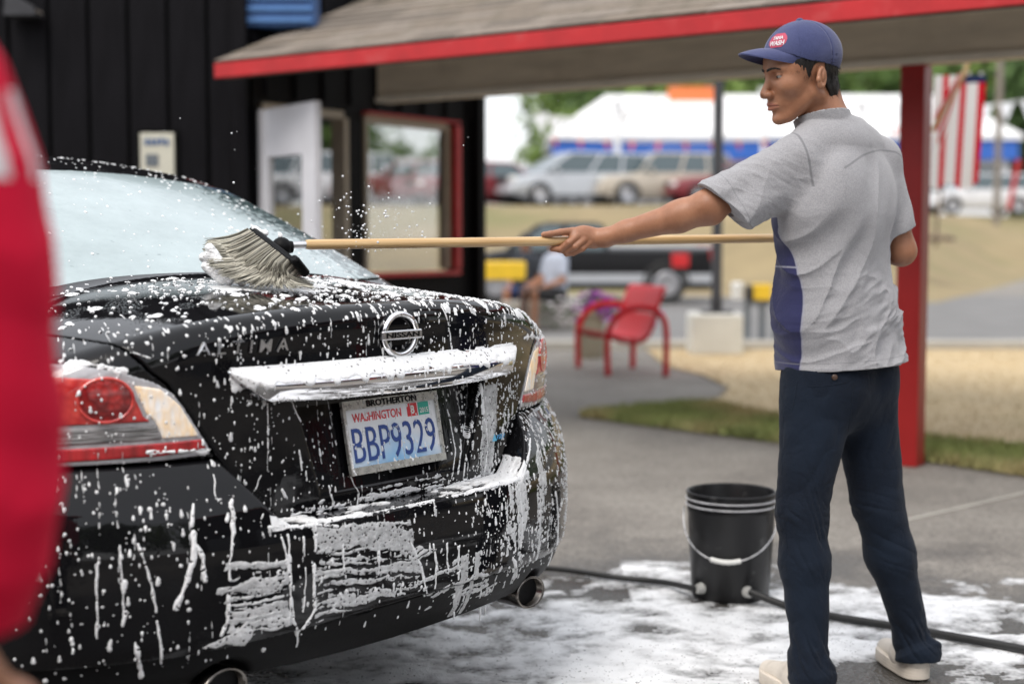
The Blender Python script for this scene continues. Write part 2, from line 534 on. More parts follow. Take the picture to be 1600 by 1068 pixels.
# ------------------------------------------------------------------ car materials
def paint_mat():
    m, nt, b, L = nodes('wet_black_paint'); n = nt.nodes
    tc = n.new('ShaderNodeTexCoord')
    b.inputs['Base Color'].default_value = (.006, .006, .007, 1)
    setv(b, 'Coat Weight', 1.0); setv(b, 'Coat IOR', 1.37); setv(b, 'Coat Roughness', .03); b.inputs['Roughness'].default_value = .5; setv(b, 'Specular IOR Level', .0)
    mp = n.new('ShaderNodeMapping'); mp.inputs['Scale'].default_value = (1, 1, .12)
    L.new(tc.outputs['Object'], mp.inputs[0])
    nz = n.new('ShaderNodeTexNoise'); nz.inputs['Scale'].default_value = 75; nz.inputs['Detail'].default_value = 3
    L.new(mp.outputs[0], nz.inputs['Vector'])
    vo = n.new('ShaderNodeTexVoronoi'); vo.inputs['Scale'].default_value = 190
    L.new(tc.outputs['Object'], vo.inputs['Vector'])
    mr = n.new('ShaderNodeMapRange'); mr.inputs[1].default_value = .15; mr.inputs[2].default_value = .42; mr.inputs[3].default_value = 1; mr.inputs[4].default_value = 0
    L.new(vo.outputs['Distance'], mr.inputs[0])
    n3 = n.new('ShaderNodeTexNoise'); n3.inputs['Scale'].default_value = 9
    L.new(tc.outputs['Object'], n3.inputs['Vector'])
    m3 = n.new('ShaderNodeMapRange'); m3.inputs[1].default_value = .56; m3.inputs[2].default_value = .68
    L.new(n3.outputs[0], m3.inputs[0])
    mu = n.new('ShaderNodeMath'); mu.operation = 'MULTIPLY'
    L.new(mr.outputs[0], mu.inputs[0]); L.new(m3.outputs[0], mu.inputs[1])
    ad = n.new('ShaderNodeMath'); ad.operation = 'MULTIPLY_ADD'; ad.inputs[1].default_value = .35
    L.new(nz.outputs[0], ad.inputs[0]); L.new(mu.outputs[0], ad.inputs[2])
    bp = n.new('ShaderNodeBump'); bp.inputs['Distance'].default_value = .00035
    L.new(ad.outputs[0], bp.inputs['Height'])
    L.new(bp.outputs[0], b.inputs['Coat Normal'])
    L.new(bp.outputs[0], b.inputs['Normal'])
    return m
M['paint'] = paint_mat()
def foam_mat(name, film=True):
    m, nt, b, L = nodes(name); n = nt.nodes
    tc = n.new('ShaderNodeTexCoord')
    b.inputs['Base Color'].default_value = (.86, .87, .88, 1)
    b.inputs['Roughness'].default_value = .35
    setv(b, 'Subsurface Weight', .25); setv(b, 'Subsurface Radius', (.004, .004, .004)); setv(b, 'Subsurface Scale', 1.0)
    vo = n.new('ShaderNodeTexVoronoi'); vo.inputs['Scale'].default_value = 260; vo.feature = 'SMOOTH_F1'
    L.new(tc.outputs['Object'], vo.inputs['Vector'])
    v2 = n.new('ShaderNodeTexVoronoi'); v2.inputs['Scale'].default_value = 110
    L.new(tc.outputs['Object'], v2.inputs['Vector'])
    ad = n.new('ShaderNodeMath'); ad.operation = 'ADD'
    L.new(vo.outputs['Distance'], ad.inputs[0]); L.new(v2.outputs['Distance'], ad.inputs[1])
    bp = n.new('ShaderNodeBump'); bp.inputs['Distance'].default_value = .0012; bp.inputs['Strength'].default_value = .8
    L.new(ad.outputs[0], bp.inputs['Height']); L.new(bp.outputs[0], b.inputs['Normal'])
    if film:
        at = n.new('ShaderNodeAttribute'); at.attribute_name = 'film'
        nz = n.new('ShaderNodeTexNoise'); nz.inputs['Scale'].default_value = 60
        L.new(tc.outputs['Object'], nz.inputs['Vector'])
        # big open bubbles let the paint show
        v3 = n.new('ShaderNodeTexVoronoi'); v3.inputs['Scale'].default_value = 85
        L.new(tc.outputs['Object'], v3.inputs['Vector'])
        hole = n.new('ShaderNodeMapRange'); hole.inputs[1].default_value = .20; hole.inputs[2].default_value = .30; hole.inputs[3].default_value = .8; hole.inputs[4].default_value = 0
        L.new(v3.outputs['Distance'], hole.inputs[0])
        sel = n.new('ShaderNodeMapRange'); sel.inputs[1].default_value = .50; sel.inputs[2].default_value = .58
        L.new(nz.outputs[0], sel.inputs[0])
        hm = n.new('ShaderNodeMath'); hm.operation = 'MULTIPLY'
        L.new(hole.outputs[0], hm.inputs[0]); L.new(sel.outputs[0], hm.inputs[1])
        fm = n.new('ShaderNodeMath'); fm.operation = 'MULTIPLY'
        nr = n.new('ShaderNodeMapRange'); nr.inputs[1].default_value = .3; nr.inputs[2].default_value = .7; nr.inputs[3].default_value = .5; nr.inputs[4].default_value = 1
        L.new(nz.outputs[0], nr.inputs[0])
        L.new(at.outputs['Fac'], fm.inputs[0]); L.new(nr.outputs[0], fm.inputs[1])
        mxm = n.new('ShaderNodeMath'); mxm.operation = 'MAXIMUM'
        L.new(hm.outputs[0], mxm.inputs[0]); L.new(fm.outputs[0], mxm.inputs[1])
        tr = n.new('ShaderNodeBsdfTransparent')
        mx = n.new('ShaderNodeMixShader')
        L.new(mxm.outputs[0], mx.inputs[0]); L.new(b.outputs[0], mx.inputs[1]); L.new(tr.outputs[0], mx.inputs[2])
        L.new(mx.outputs[0], n['Material Output'].inputs[0])
    return m
M['foam'] = foam_mat('foam')
M['foam_thick'] = foam_mat('foam_thick', False)
def soap_glass_mat():
    m, nt, b, L = nodes('soapy_glass'); n = nt.nodes
    tc = n.new('ShaderNodeTexCoord')
    nz = n.new('ShaderNodeTexNoise'); nz.inputs['Scale'].default_value = 5; nz.inputs['Detail'].default_value = 8; nz.inputs['Roughness'].default_value = .7
    L.new(tc.outputs['Object'], nz.inputs['Vector'])
    sx = n.new('ShaderNodeSeparateXYZ'); L.new(tc.outputs['Object'], sx.inputs[0])
    # the film thins out towards the pillar
    ed = n.new('ShaderNodeMath'); ed.operation = 'ADD'; ed.inputs[1].default_value = 0; L.new(sx.outputs[0], ed.inputs[0])
    e2 = n.new('ShaderNodeMath'); e2.operation = 'MULTIPLY_ADD'; e2.inputs[1].default_value = .42; e2.inputs[2].default_value = -.42
    L.new(sx.outputs[2], e2.inputs[0])
    e3 = n.new('ShaderNodeMath'); e3.operation = 'ADD'; L.new(ed.outputs[0], e3.inputs[0]); L.new(e2.outputs[0], e3.inputs[1])
    e4 = n.new('ShaderNodeMapRange'); e4.inputs[1].default_value = .44; e4.inputs[2].default_value = .66; e4.inputs[3].default_value = 0; e4.inputs[4].default_value = .42
    L.new(e3.outputs[0], e4.inputs[0])
    n2 = n.new('ShaderNodeTexNoise'); n2.inputs['Scale'].default_value = 45; n2.inputs['Detail'].default_value = 6
    L.new(tc.outputs['Object'], n2.inputs['Vector'])
    s1 = n.new('ShaderNodeMath'); s1.operation = 'SUBTRACT'
    L.new(n2.outputs[0], s1.inputs[0]); L.new(e4.outputs[0], s1.inputs[1])
    mr = n.new('ShaderNodeMapRange'); mr.inputs[1].default_value = .12; mr.inputs[2].default_value = .32; mr.inputs[3].default_value = .05; mr.inputs[4].default_value = .93
    L.new(s1.outputs[0], mr.inputs[0])
    r2 = n.new('ShaderNodeMapRange'); r2.inputs[1].default_value = .35; r2.inputs[2].default_value = .7; r2.inputs[3].default_value = .74; r2.inputs[4].default_value = 1
    L.new(nz.outputs[0], r2.inputs[0])
    mu = n.new('ShaderNodeMath'); mu.operation = 'MULTIPLY'; L.new(mr.outputs[0], mu.inputs[0]); L.new(r2.outputs[0], mu.inputs[1])
    mx = n.new('ShaderNodeMix'); mx.data_type = 'RGBA'
    mx.inputs[6].default_value = (.02, .045, .045, 1); mx.inputs[7].default_value = (.46, .55, .56, 1)
    L.new(mu.outputs[0], mx.inputs[0]); L.new(mx.outputs[2], b.inputs['Base Color'])
    b.inputs['Roughness'].default_value = .12; setv(b, 'Specular IOR Level', .9)
    bp = n.new('ShaderNodeBump'); bp.inputs['Distance'].default_value = .0006; L.new(n2.outputs[0], bp.inputs['Height']); L.new(bp.outputs[0], b.inputs['Normal'])
    return m
M['soapy_glass'] = soap_glass_mat()
def lens_mat(name, c1, c2, sc, rough=.08, stretch=(1, 1, 1), bumpd=.002, emit=0.):
    m, nt, b, L = nodes(name); n = nt.nodes
    tc = n.new('ShaderNodeTexCoord'); mp = n.new('ShaderNodeMapping'); mp.inputs['Scale'].default_value = stretch
    L.new(tc.outputs['Object'], mp.inputs[0])
    vo = n.new('ShaderNodeTexVoronoi'); vo.inputs['Scale'].default_value = sc
    L.new(mp.outputs[0], vo.inputs['Vector'])
    nz = n.new('ShaderNodeTexNoise'); nz.inputs['Scale'].default_value = 14
    L.new(tc.outputs['Object'], nz.inputs['Vector'])
    ad = n.new('ShaderNodeMath'); ad.operation = 'MULTIPLY_ADD'; ad.inputs[1].default_value = .5
    L.new(vo.outputs['Distance'], ad.inputs[0]); L.new(nz.outputs[0], ad.inputs[2])
    mr = n.new('ShaderNodeMapRange'); mr.inputs[1].default_value = .45; mr.inputs[2].default_value = .95
    L.new(ad.outputs[0], mr.inputs[0])
    mx = n.new('ShaderNodeMix'); mx.data_type = 'RGBA'; mx.inputs[6].default_value = (*c1, 1); mx.inputs[7].default_value = (*c2, 1)
    L.new(mr.outputs[0], mx.inputs[0]); L.new(mx.outputs[2], b.inputs['Base Color'])
    b.inputs['Roughness'].default_value = .3; setv(b, 'Coat Weight', 1); setv(b, 'Coat Roughness', rough)
    bp = n.new('ShaderNodeBump'); bp.inputs['Distance'].default_value = bumpd
    L.new(vo.outputs['Distance'], bp.inputs['Height']); L.new(bp.outputs[0], b.inputs['Normal'])
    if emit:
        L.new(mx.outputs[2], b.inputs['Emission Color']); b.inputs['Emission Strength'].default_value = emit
    return m
M['lens_red'] = lens_mat('lens_red', (.78, .085, .06), (.46, .012, .014), 55, bumpd=.0015, rough=.03)
M['lens_disc'] = lens_mat('lens_disc', (.55, .02, .018), (.16, .004, .006), 70, bumpd=.002)
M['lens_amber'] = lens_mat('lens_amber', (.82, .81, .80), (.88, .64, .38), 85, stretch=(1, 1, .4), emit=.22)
M['lens_grey'] = lens_mat('lens_grey', (.34, .33, .33), (.10, .10, .10), 20, stretch=(1, 1, 12))
M['lens_strip'] = lens_mat('lens_strip', (.66, .02, .028), (.26, .006, .008), 60, stretch=(1, 1, .1))
M['lens_rim'] = mat('lens_rim', (.42, .42, .44), .08, var=.3, scale=20, coat=1)

# ------------------------------------------------------------------ car shape in its own frame: s to its right, f forward, z up
CAR_TH = R(51.3)
CAR_O = Vector((-.265, 3.23, 0))
car = thing('parked_car', 'glossy black sedan covered in soap foam in the foreground, its rear end towards the viewer', 'car', CAR_O, CAR_TH)
CARM = Matrix.Translation(CAR_O) @ Matrix.Rotation(CAR_TH, 4, 'Z')
CARI = CARM.inverted()
def smooth_table(tab, sig, lo, hi, n=600):
    x = np.linspace(lo, hi, n); y = np.interp(x, [t[0] for t in tab], [t[1] for t in tab])
    k = max(1, int(3 * sig / (x[1] - x[0]))); w = np.exp(-.5 * (np.arange(-k, k + 1) * (x[1] - x[0]) / sig) ** 2); w /= w.sum()
    y = np.convolve(np.pad(y, k, mode='edge'), w, 'valid')
    sl = np.gradient(y, x)
    return (x.astype(np.float32), y.astype(np.float32), sl.astype(np.float32))
FU = smooth_table([(.2, .05), (.55, .012), (.62, .0), (.70, -.006), (.86, -.012), (.97, -.010), (1.03, -.016), (1.07, -.022)], .012, 0, 1.6)
FB = smooth_table([(.25, .0), (.33, -.058), (.40, -.083), (.50, -.090), (.58, -.087), (.60, -.084), (.66, -.070), (.71, -.046), (.74, -.022), (.76, -.006), (.8, .0)], .010, 0, 1.6)
WT = smooth_table([(.2, .87), (.4, .905), (.6, .915), (.75, .915), (.9, .895), (1.0, .86), (1.1, .80)], .03, 0, 1.6)
ZT = smooth_table([(-.2, 1.048), (0, 1.056), (.3, 1.082), (.55, 1.098), (.8, 1.10), (3.3, 1.10), (3.6, 1.06), (4.2, .95), (4.6, .80), (4.78, .62)], .03, -.3, 5.2, 1500)
ZR = smooth_table([(.30, .93), (.45, 1.02), (.6, 1.098), (.9, 1.245), (1.2, 1.375), (1.4, 1.432), (1.7, 1.466), (2.2, 1.475), (2.7, 1.45), (3.0, 1.38), (3.4, 1.2), (3.75, 1.02), (4.1, .85)], .05, 0, 5, 1500)
def car_base(p, F, k=.09):
    s, f, z = np.abs(p[:, 0]), p[:, 1], p[:, 2]
    fz = np.interp(z, F[0], F[1]); sl = np.interp(z, F[0], F[2])
    rear = (fz + .38 * s ** 3 - f) / np.sqrt(1 + (1.14 * s * s) ** 2 + sl * sl)
    side = s - np.interp(z, WT[0], WT[1])
    front = (f - (4.78 - .42 * s ** 3)) / np.sqrt(1 + (1.2 * s * s) ** 2)
    d = smax(smax(rear, side, k), front, .2)
    return np.maximum(d, .27 - z)
def arches(p, d):
    for fx in (.97, 3.745):
        c = np.sqrt((p[:, 1] - fx) ** 2 + (p[:, 2] - .33) ** 2) - .352
        d = smax(d, -np.maximum(c, .62 - np.abs(p[:, 0])), .012)
    return d
EDGE = np.array([(.590, .358), (.634, .403), (.697, .452), (.777, .502), (.86, .552), (.911, .585), (.939, .618), (.991, .657), (1.024, .705), (1.05, .745), (1.2, .80)])
def lid_edge(p):
    s, f, z = np.abs(p[:, 0]), p[:, 1], p[:, 2]
    e = np.interp(z, EDGE[:, 0], EDGE[:, 1])
    e = np.where(f > .2, np.minimum(e, .745), e)
    return np.maximum(np.maximum((s - e) * .8, .607 - z), f - .575)
def green(p):
    s, f, z = np.abs(p[:, 0]), p[:, 1], p[:, 2]
    top = z + .13 * s * s - np.interp(f, ZR[0], ZR[1])
    sl = np.interp(f, ZR[0], ZR[2])
    top = top / np.sqrt(1 + sl * sl + (.26 * s) ** 2)
    w = s - (.745 - .44 * (z - 1.05))
    return smax(top, w * .92, .07)
def upper(p):
    z = p[:, 2]; s = np.abs(p[:, 0])
    zt = np.interp(p[:, 1], ZT[0], ZT[1]) - .26 * s ** 3
    top = (z - zt) / np.sqrt(1 + (.6 * s * s) ** 2)
    d = smax(car_base(p, FU), top, .058)
    return smin(d, np.maximum(np.maximum(green(p), .9 - z), .42 - p[:, 1]), .035)
def pocket(p):
    s, f, z = np.abs(p[:, 0]), p[:, 1], p[:, 2]
    hw = .232 + (z - .655) * .36
    side = (s - hw) * .92
    fl = f - (.022 + .20 * (z - .76))
    return np.maximum(np.maximum(side, np.maximum(z - .866, .652 - z)), fl)
def d_lid(p):
    d = smax(upper(p), lid_edge(p), .004)
    return smax(d, -pocket(p), .012)
def bump_top(p):
    """space kept by the bumper cover"""
    s, f, z = np.abs(p[:, 0]), p[:, 1], p[:, 2]
    lid = np.maximum((s - np.interp(z, EDGE[:, 0], EDGE[:, 1]) - .004) * .8, .608 - z)
    return np.maximum(-lid, z - .752)
def d_bumper(p):
    s, f, z = np.abs(p[:, 0]), p[:, 1], p[:, 2]
    base = car_base(p, FB)
    d = smax(base, bump_top(p), .010)
    d = np.maximum(d, .375 + .02 * (1 - (s / .6) ** 2) * (s < .6) - z)
    d = np.maximum(d, f - .62)
    d = np.maximum(d, -(car_base(p, FB) + .12))         # hollow
    return arches(p, d)
def d_valance(p):
    s, f, z = np.abs(p[:, 0]), p[:, 1], p[:, 2]
    d = car_base(p, FB) + .006
    d = np.maximum(d, z - .392); d = np.maximum(d, .295 + .02 * s - z); d = np.maximum(d, f - .3)
    d = np.maximum(d, -(car_base(p, FB) + .10))
    for sg in (-1, 1):
        c = np.sqrt((p[:, 0] - sg * .505) ** 2 + ((z - .295) * 1.15) ** 2) - .062
        d = smax(d, -c, .01)
    return arches(p, d)
def d_body(p):
    d = upper(p)
    d = np.maximum(d, -(lid_edge(p) - .0045))
    lowrear = np.maximum(p[:, 2] - .758, p[:, 1] - .624)
    d = np.maximum(d, -lowrear)
    d = arches(p, d)
    return d
car_lo, car_hi = (-.98, -.12, .24), (.98, 1.66, 1.52)
body = sdf_obj('body', lambda p: np.maximum(d_body(p), p[:, 1] - 1.62), car_lo, car_hi, .0052, M['paint'])
put(body, car, False)
front = sdf_obj('front_body', lambda p: np.maximum(arches(p, upper(p)), 1.615 - p[:, 1]), (-.98, 1.6, .24), (.98, 4.85, 1.52), .017, M['paint'])
put(front, car, False)
lid = sdf_obj('trunk_lid', d_lid, (-.82, -.06, .58), (.82, .62, 1.14), .0044, M['paint'])
put(lid, car, False)
bumper = sdf_obj('bumper', d_bumper, (-.96, -.14, .34), (.96, .66, .80), .0046, M['paint'])
put(bumper, car, False)
valance = sdf_obj('bumper_valance', d_valance, (-.96, -.13, .26), (.96, .34, .42), .006, M['black_plastic'])
put(valance, car, False)
# rear window and side windows
def d_rw(p):
    s, f, z = np.abs(p[:, 0]), p[:, 1], p[:, 2]
    g = green(p) - .003
    lim = np.maximum(np.maximum(s - (.655 - .44 * (z - 1.1)), f - 1.25), .605 + .05 * (1 - (s / .6) ** 2) * 0 + .10 * s * s - f)
    lim = smax(lim, 1.085 - z, .01)
    return np.maximum(np.maximum(g, lim), -(g + .015))
rw = sdf_obj('rear_window', d_rw, (-.72, .5, 1.04), (.72, 1.45, 1.47), .0065, M['soapy_glass'])
put(rw, car, False)
def d_sw(p):
    s, f, z = np.abs(p[:, 0]), p[:, 1], p[:, 2]
    g = green(p) - .003
    lim = np.maximum(np.maximum(1.12 - z, z - np.interp(f, ZR[0], ZR[1]) + .10), np.maximum(1.0 - f, f - 3.2))
    lim = np.maximum(lim, -(np.abs(f - 2.05) - .04))
    lim = np.maximum(lim, .42 - s)
    return np.maximum(np.maximum(g, lim), -(g + .02))
put(sdf_obj('side_window', d_sw, (-.8, .9, 1.05), (.8, 3.4, 1.47), .018, M['car_glass_dark']), car, False)
def d_ws(p):
    s, f, z = np.abs(p[:, 0]), p[:, 1], p[:, 2]
    g = green(p) - .003
    lim = np.maximum(s - (.66 - .44 * (z - 1.1)), 2.92 - f)
    lim = np.maximum(lim, f - 3.6)
    return np.maximum(np.maximum(g, lim), -(g + .02))
put(sdf_obj('windscreen', d_ws, (-.8, 2.8, .95), (.8, 3.8, 1.47), .018, M['car_glass_dark']), car, False)

# tail lamps: every lens is the body surface cut to the outline of that lens
P_LAMP = [(.503, .764), (.508, .782), (.556, .862), (.578, .894), (.613, .919), (.68, .944), (.732, .956), (.80, .963), (.96, .955), (.96, .758), (.60, .758)]
P_RED = [(.658, .916), (.72, .930), (.80, .938), (.95, .93), (.95, .838), (.618, .838), (.634, .852)]
P_AMB = [(.653, .915), (.602, .905), (.565, .868), (.528, .803), (.600, .803), (.614, .838), (.630, .854)]
P_GRY = [(.950, .834), (.612, .834), (.598, .801), (.95, .797)]
P_STR = [(.95, .793), (.60, .797), (.524, .799), (.513, .776), (.60, .768), (.95, .765)]
def lens_fn(poly, inset, thick, sg):
    def fn(p):
        s = p[:, 0] * sg
        d = upper(p) - thick
        q = poly_sd(s, p[:, 2], poly) + inset
        d = smax(d, q, .003)
        return np.maximum(np.maximum(d, p[:, 1] - .46 + (p[:, 2] - .76) * .0), -(upper(p) + .02))
    return fn
for sg in (-1, 1):
    lo = (-.97, -.02, .74) if sg < 0 else (.48, -.02, .74)
    hi = (-.48, .5, .98) if sg < 0 else (.97, .5, .98)
    base = sdf_obj('tail_lamp', lens_fn(P_LAMP, .001, .0015, sg), lo, hi, .0045, M['lens_rim'])
    put(base, car, False)
    for nm, poly, mm, th in (('brake_lens', P_RED, 'lens_red', .0045), ('indicator_lens', P_AMB, 'lens_amber', .0045),
                             ('reversing_lens', P_GRY, 'lens_grey', .004), ('reflector_strip', P_STR, 'lens_strip', .005)):
        q = sdf_obj(nm, lens_fn(poly, .0015, th, sg), lo, hi, .0042, M[mm])
        put(q, base, False)
# surface lookup for everything that lies on the car
def bvh_of(objs):
    vs, fs = [], []
    for o in objs:
        b = len(vs); me = o.data
        vs += [v.co.copy() for v in me.vertices]
        fs += [tuple(i + b for i in p.vertices) for p in me.polygons]
    return BVHTree.FromPolygons(vs, fs)
def base_rear(s): return -.012 + .38 * abs(s) ** 3
ring = MB()          # round brake reflector, raised ring and disc
for sg in (-1, 1):
    def onl(ds, dz, off):
        s = sg * (.700 + ds); z = .886 + dz
        P = np.array([[s, .0, z]], np.float32)
        f = base_rear(s)
        for _ in range(12):
            P[0, 1] = f; f += float(upper(P)[0] - off) * 1.0
        return (s, f, z)
    r_ = MB()
    r_.tube([onl(.046 * math.cos(a), .043 * math.sin(a), .005) for a in np.linspace(0, 2 * PI, 40, endpoint=False)], .0035, 8, closed=True)
    lampo = [o for o in car.children if o.name.startswith('tail_lamp')][0 if sg < 0 else 1]
    r_.build('lens_ring', M['lens_red'], lampo, True, False)
    dsc = MB()
    n = 32; rings = [(0, .004), (.35, .0045), (.7, .004), (1, .0035)]
    def dfn(u, v): return onl(.044 * v * math.cos(u * 2 * PI), .041 * v * math.sin(u * 2 * PI), .0062 + .003 * (1 - v * v))
    dsc.grid(dfn, n + 1, 8)
    dsc.build('lens_disc', M['lens_disc'], lampo, 'all', False)

# chrome garnish above the plate
def garn(u):
    s = -.470 + .94 * u
    a = abs(s) / .470
    top = .934 - .004 * a
    bot = np.interp(a, [0, .5, .84, .87, 1], [.856, .858, .866, .872, .929])
    f0 = base_rear(s)
    t = np.interp(a, [0, .85, 1], [1, 1, .12])
    return s, f0, top, bot, t
g = MB(); N = 61
vs = []
for i in range(N):
    s, f0, top, bot, t = garn(i / (N - 1))
    mid = bot + (top - bot) * .54
    vs += [(s, f0 + .01, top), (s, f0 - .008 * t, top), (s, f0 - .034 * t, mid + .005 * t), (s, f0 - .037 * t, mid), (s, f0 - .0375 * t, mid - .005 * t), (s, f0 - .033 * t, bot + .003), (s, f0 - .030 * t, bot), (s, f0 + .02, bot)]
fs = [(i * 8 + k, (i + 1) * 8 + k, (i + 1) * 8 + k + 1, i * 8 + k + 1) for i in range(N - 1) for k in range(7)]
g.add(vs, fs)
garnish = g.build('chrome_garnish', M['chrome'], car, True, False)

# ---- lettering helper
_txt = {}
def text_shape(body_, h, width=None, extrude=.001, bold=0.0):
    """flat text: returns centred vertices (x right, y up, z out) and faces"""
    cu = bpy.data.curves.new('lettering', 'FONT'); cu.body = body_; cu.size = 1; cu.extrude = .02; cu.offset = bold
    cu.resolution_u = 3
    ob = bpy.data.objects.new('lettering', cu); C.objects.link(ob)
    dg = bpy.context.evaluated_depsgraph_get(); dg.update()
    me = bpy.data.meshes.new_from_object(ob.evaluated_get(dg))
    V = np.array([v.co[:] for v in me.vertices]); F = [tuple(p.vertices) for p in me.polygons]
    bpy.data.objects.remove(ob); bpy.data.curves.remove(cu); bpy.data.meshes.remove(me)
    c = (V.max(0) + V.min(0)) / 2; sz = V.max(0) - V.min(0)
    V = V - c
    V[:, 1] *= h / sz[1]
    V[:, 0] *= (width / sz[0]) if width else (h / sz[1])
    V[:, 2] *= extrude / sz[2]
    return V, F
# badge, model name
BV_rear = bvh_of([body, lid, bumper, garnish] + [o for o in car.children if o.name.startswith('tail_lamp')])
def rear_f(s, z, default=None):
    h = BV_rear.ray_cast(Vector((s, -.6, z)), Vector((0, 1, 0)))
    return h[0].y if h[0] else (base_rear(s) if default is None else default)
def rear_text(name, body_, s0, z0, h, w, ex, m, parent, bold=.01, off=.002, shear=0.):
    V, F = text_shape(body_, h, w, ex, bold)
    vs = [(s0 + v[0] + shear * v[1], rear_f(s0 + v[0], z0 + v[1]) - off - v[2], z0 + v[1]) for v in V]
    return mesh_obj(name, vs, F, m, parent, False, False)
rear_text('model_lettering', 'A L T I M A', -.430, .980, .026, .205, .003, M['steel'], car, bold=.002, off=.0045, shear=.15)
em = MB()
pts = [(-.004 + .053 * math.cos(a), rear_f(-.004 + .053 * math.cos(a), .984 + .046 * math.sin(a)) - .006, .984 + .046 * math.sin(a)) for a in np.linspace(0, 2 * PI, 48, endpoint=False)]
em.tube(pts, .0072, 10, closed=True)
badge = em.build('badge', M['chrome'], car, 'all', False)
bb = MB(); bb.box((-.004, rear_f(0, .984) - .011, .984), (.132, .010, .021), bev=.003)
bar = bb.build('badge_bar', M['steel'], badge, False, False)
V, F = text_shape('NISSAN', .012, .108, .001, .02)
mesh_obj('badge_lettering', [(-.004 + v[0], rear_f(0, .984) - .0168 - v[2], .984 + v[1]) for v in V], F, M['black_plastic'], badge, False, False)
# small blue emissions sticker
V, F = text_shape('PZEV', .011, .040, .0006, .02)
stk = mesh_obj('sticker_lettering', [(.400 + v[0], rear_f(.40 + v[0], .705) - .0016 - v[2], .705 + v[1]) for v in V], F, mat('sticker_blue', (.10, .42, .75), .4), car, False, False)
lf = MB(); lf.prism([(.358, rear_f(.36, .70) - .001, .697), (.378, rear_f(.37, .70) - .001, .697), (.368, rear_f(.37, .71) - .001, .716)], (0, 0, 0), (0, -.001, 0))
lf.build('sticker_leaf', mat('sticker_cyan', (.15, .55, .80), .4), car, False, False)

# licence plate: leans with the pocket floor
tilt = R(11)
PM = Matrix.Translation((.0, .010, .759)) @ Matrix.Rotation(-tilt, 4, 'X')
def pl(x, y, out): # x right, y up, out towards the viewer
    return PM @ Vector((x, -out, y))
def plate_mat():
    m, nt, b, L = nodes('plate_print'); n = nt.nodes
    tc = n.new('ShaderNodeTexCoord'); sp = n.new('ShaderNodeSeparateXYZ'); L.new(tc.outputs['Object'], sp.inputs[0])
    nz = n.new('ShaderNodeTexNoise'); nz.inputs['Scale'].default_value = 18; nz.inputs['Detail'].default_value = 6
    L.new(tc.outputs['Object'], nz.inputs['Vector'])
    # pale mountain: ridge height from distance to the middle
    ab = n.new('ShaderNodeMath'); ab.operation = 'ABSOLUTE'; L.new(sp.outputs[0], ab.inputs[0])
    rg = n.new('ShaderNodeMath'); rg.operation = 'MULTIPLY_ADD'; rg.inputs[1].default_value = -.45; rg.inputs[2].default_value = .775
    L.new(ab.outputs[0], rg.inputs[0])
    w = n.new('ShaderNodeMath'); w.operation = 'MULTIPLY_ADD'; w.inputs[1].default_value = .05
    L.new(nz.outputs[0], w.inputs[0]); L.new(rg.outputs[0], w.inputs[2])
    df = n.new('ShaderNodeMath'); df.operation = 'SUBTRACT'; L.new(w.outputs[0], df.inputs[0]); L.new(sp.outputs[2], df.inputs[1])
    mr = n.new('ShaderNodeMapRange'); mr.inputs[1].default_value = .0; mr.inputs[2].default_value = .09
    L.new(df.outputs[0], mr.inputs[0])
    mx = n.new('ShaderNodeMix'); mx.data_type = 'RGBA'; mx.inputs[6].default_value = (.80, .82, .84, 1); mx.inputs[7].default_value = (.28, .52, .78, 1)
    L.new(mr.outputs[0], mx.inputs[0]); L.new(mx.outputs[2], b.inputs['Base Color']); b.inputs['Roughness'].default_value = .3
    return m
def pbox(mb, x0, x1, y0, y1, o0, o1):
    vs = [pl(x, y, o) for x in (x0, x1) for y in (y0, y1) for o in (o0, o1)]
    mb.add(vs, [(0, 1, 3, 2), (4, 6, 7, 5), (0, 4, 5, 1), (2, 3, 7, 6), (0, 2, 6, 4), (1, 5, 7, 3)])
q = MB(); pbox(q, -.150, .150, -.075, .075, 0, .004)
plate = q.build('license_plate', plate_mat(), car, False, False)
fr = MB()
pbox(fr, -.157, .157, .062, .082, .001, .010); pbox(fr, -.157, .157, -.083, -.066, .001, .010)
pbox(fr, -.157, -.148, -.066, .062, .001, .009); pbox(fr, .148, .157, -.066, .062, .001, .009)
fr.build('plate_frame', mat('worn_chrome', (.62, .62, .58), .28, metal=.7, var=.25, scale=60), plate, False, False)
def plate_text(name, body_, x, y, h, w, ex, m, out=.0042, bold=.0):
    V, F = text_shape(body_, h, w, ex, bold)
    return mesh_obj(name, [pl(x + v[0], y + v[1], out + ex / 2 + v[2]) for v in V], F, m, plate, False, False)
blue = mat('plate_blue', (.03, .07, .26), .4); redp = mat('plate_red', (.65, .04, .05), .4)
plate_text('plate_number', 'BBP9329', .0, -.018, .078, .272, .002, blue, bold=-.004)
plate_text('plate_state', 'WASHINGTON', -.048, .043, .020, .158, .001, redp, bold=.01)
plate_text('frame_lettering', 'BROTHERTON', .0, .072, .015, .165, .001, M['black_plastic'], out=.0102, bold=.03)
tb = MB(); pbox(tb, .052, .086, .030, .060, .004, .005); tb.build('month_sticker', redp, plate, False, False)
tb = MB(); pbox(tb, .090, .126, .030, .060, .004, .005); tb.build('year_sticker', mat('sticker_green', (.05, .42, .32), .4), plate, False, False)
plate_text('month_lettering', '8', .069, .045, .020, None, .0006, M['white_plastic'], out=.0052, bold=.03)
plate_text('year_lettering', '2015', .108, .041, .012, .028, .0006, M['white_plastic'], out=.0052, bold=.02)
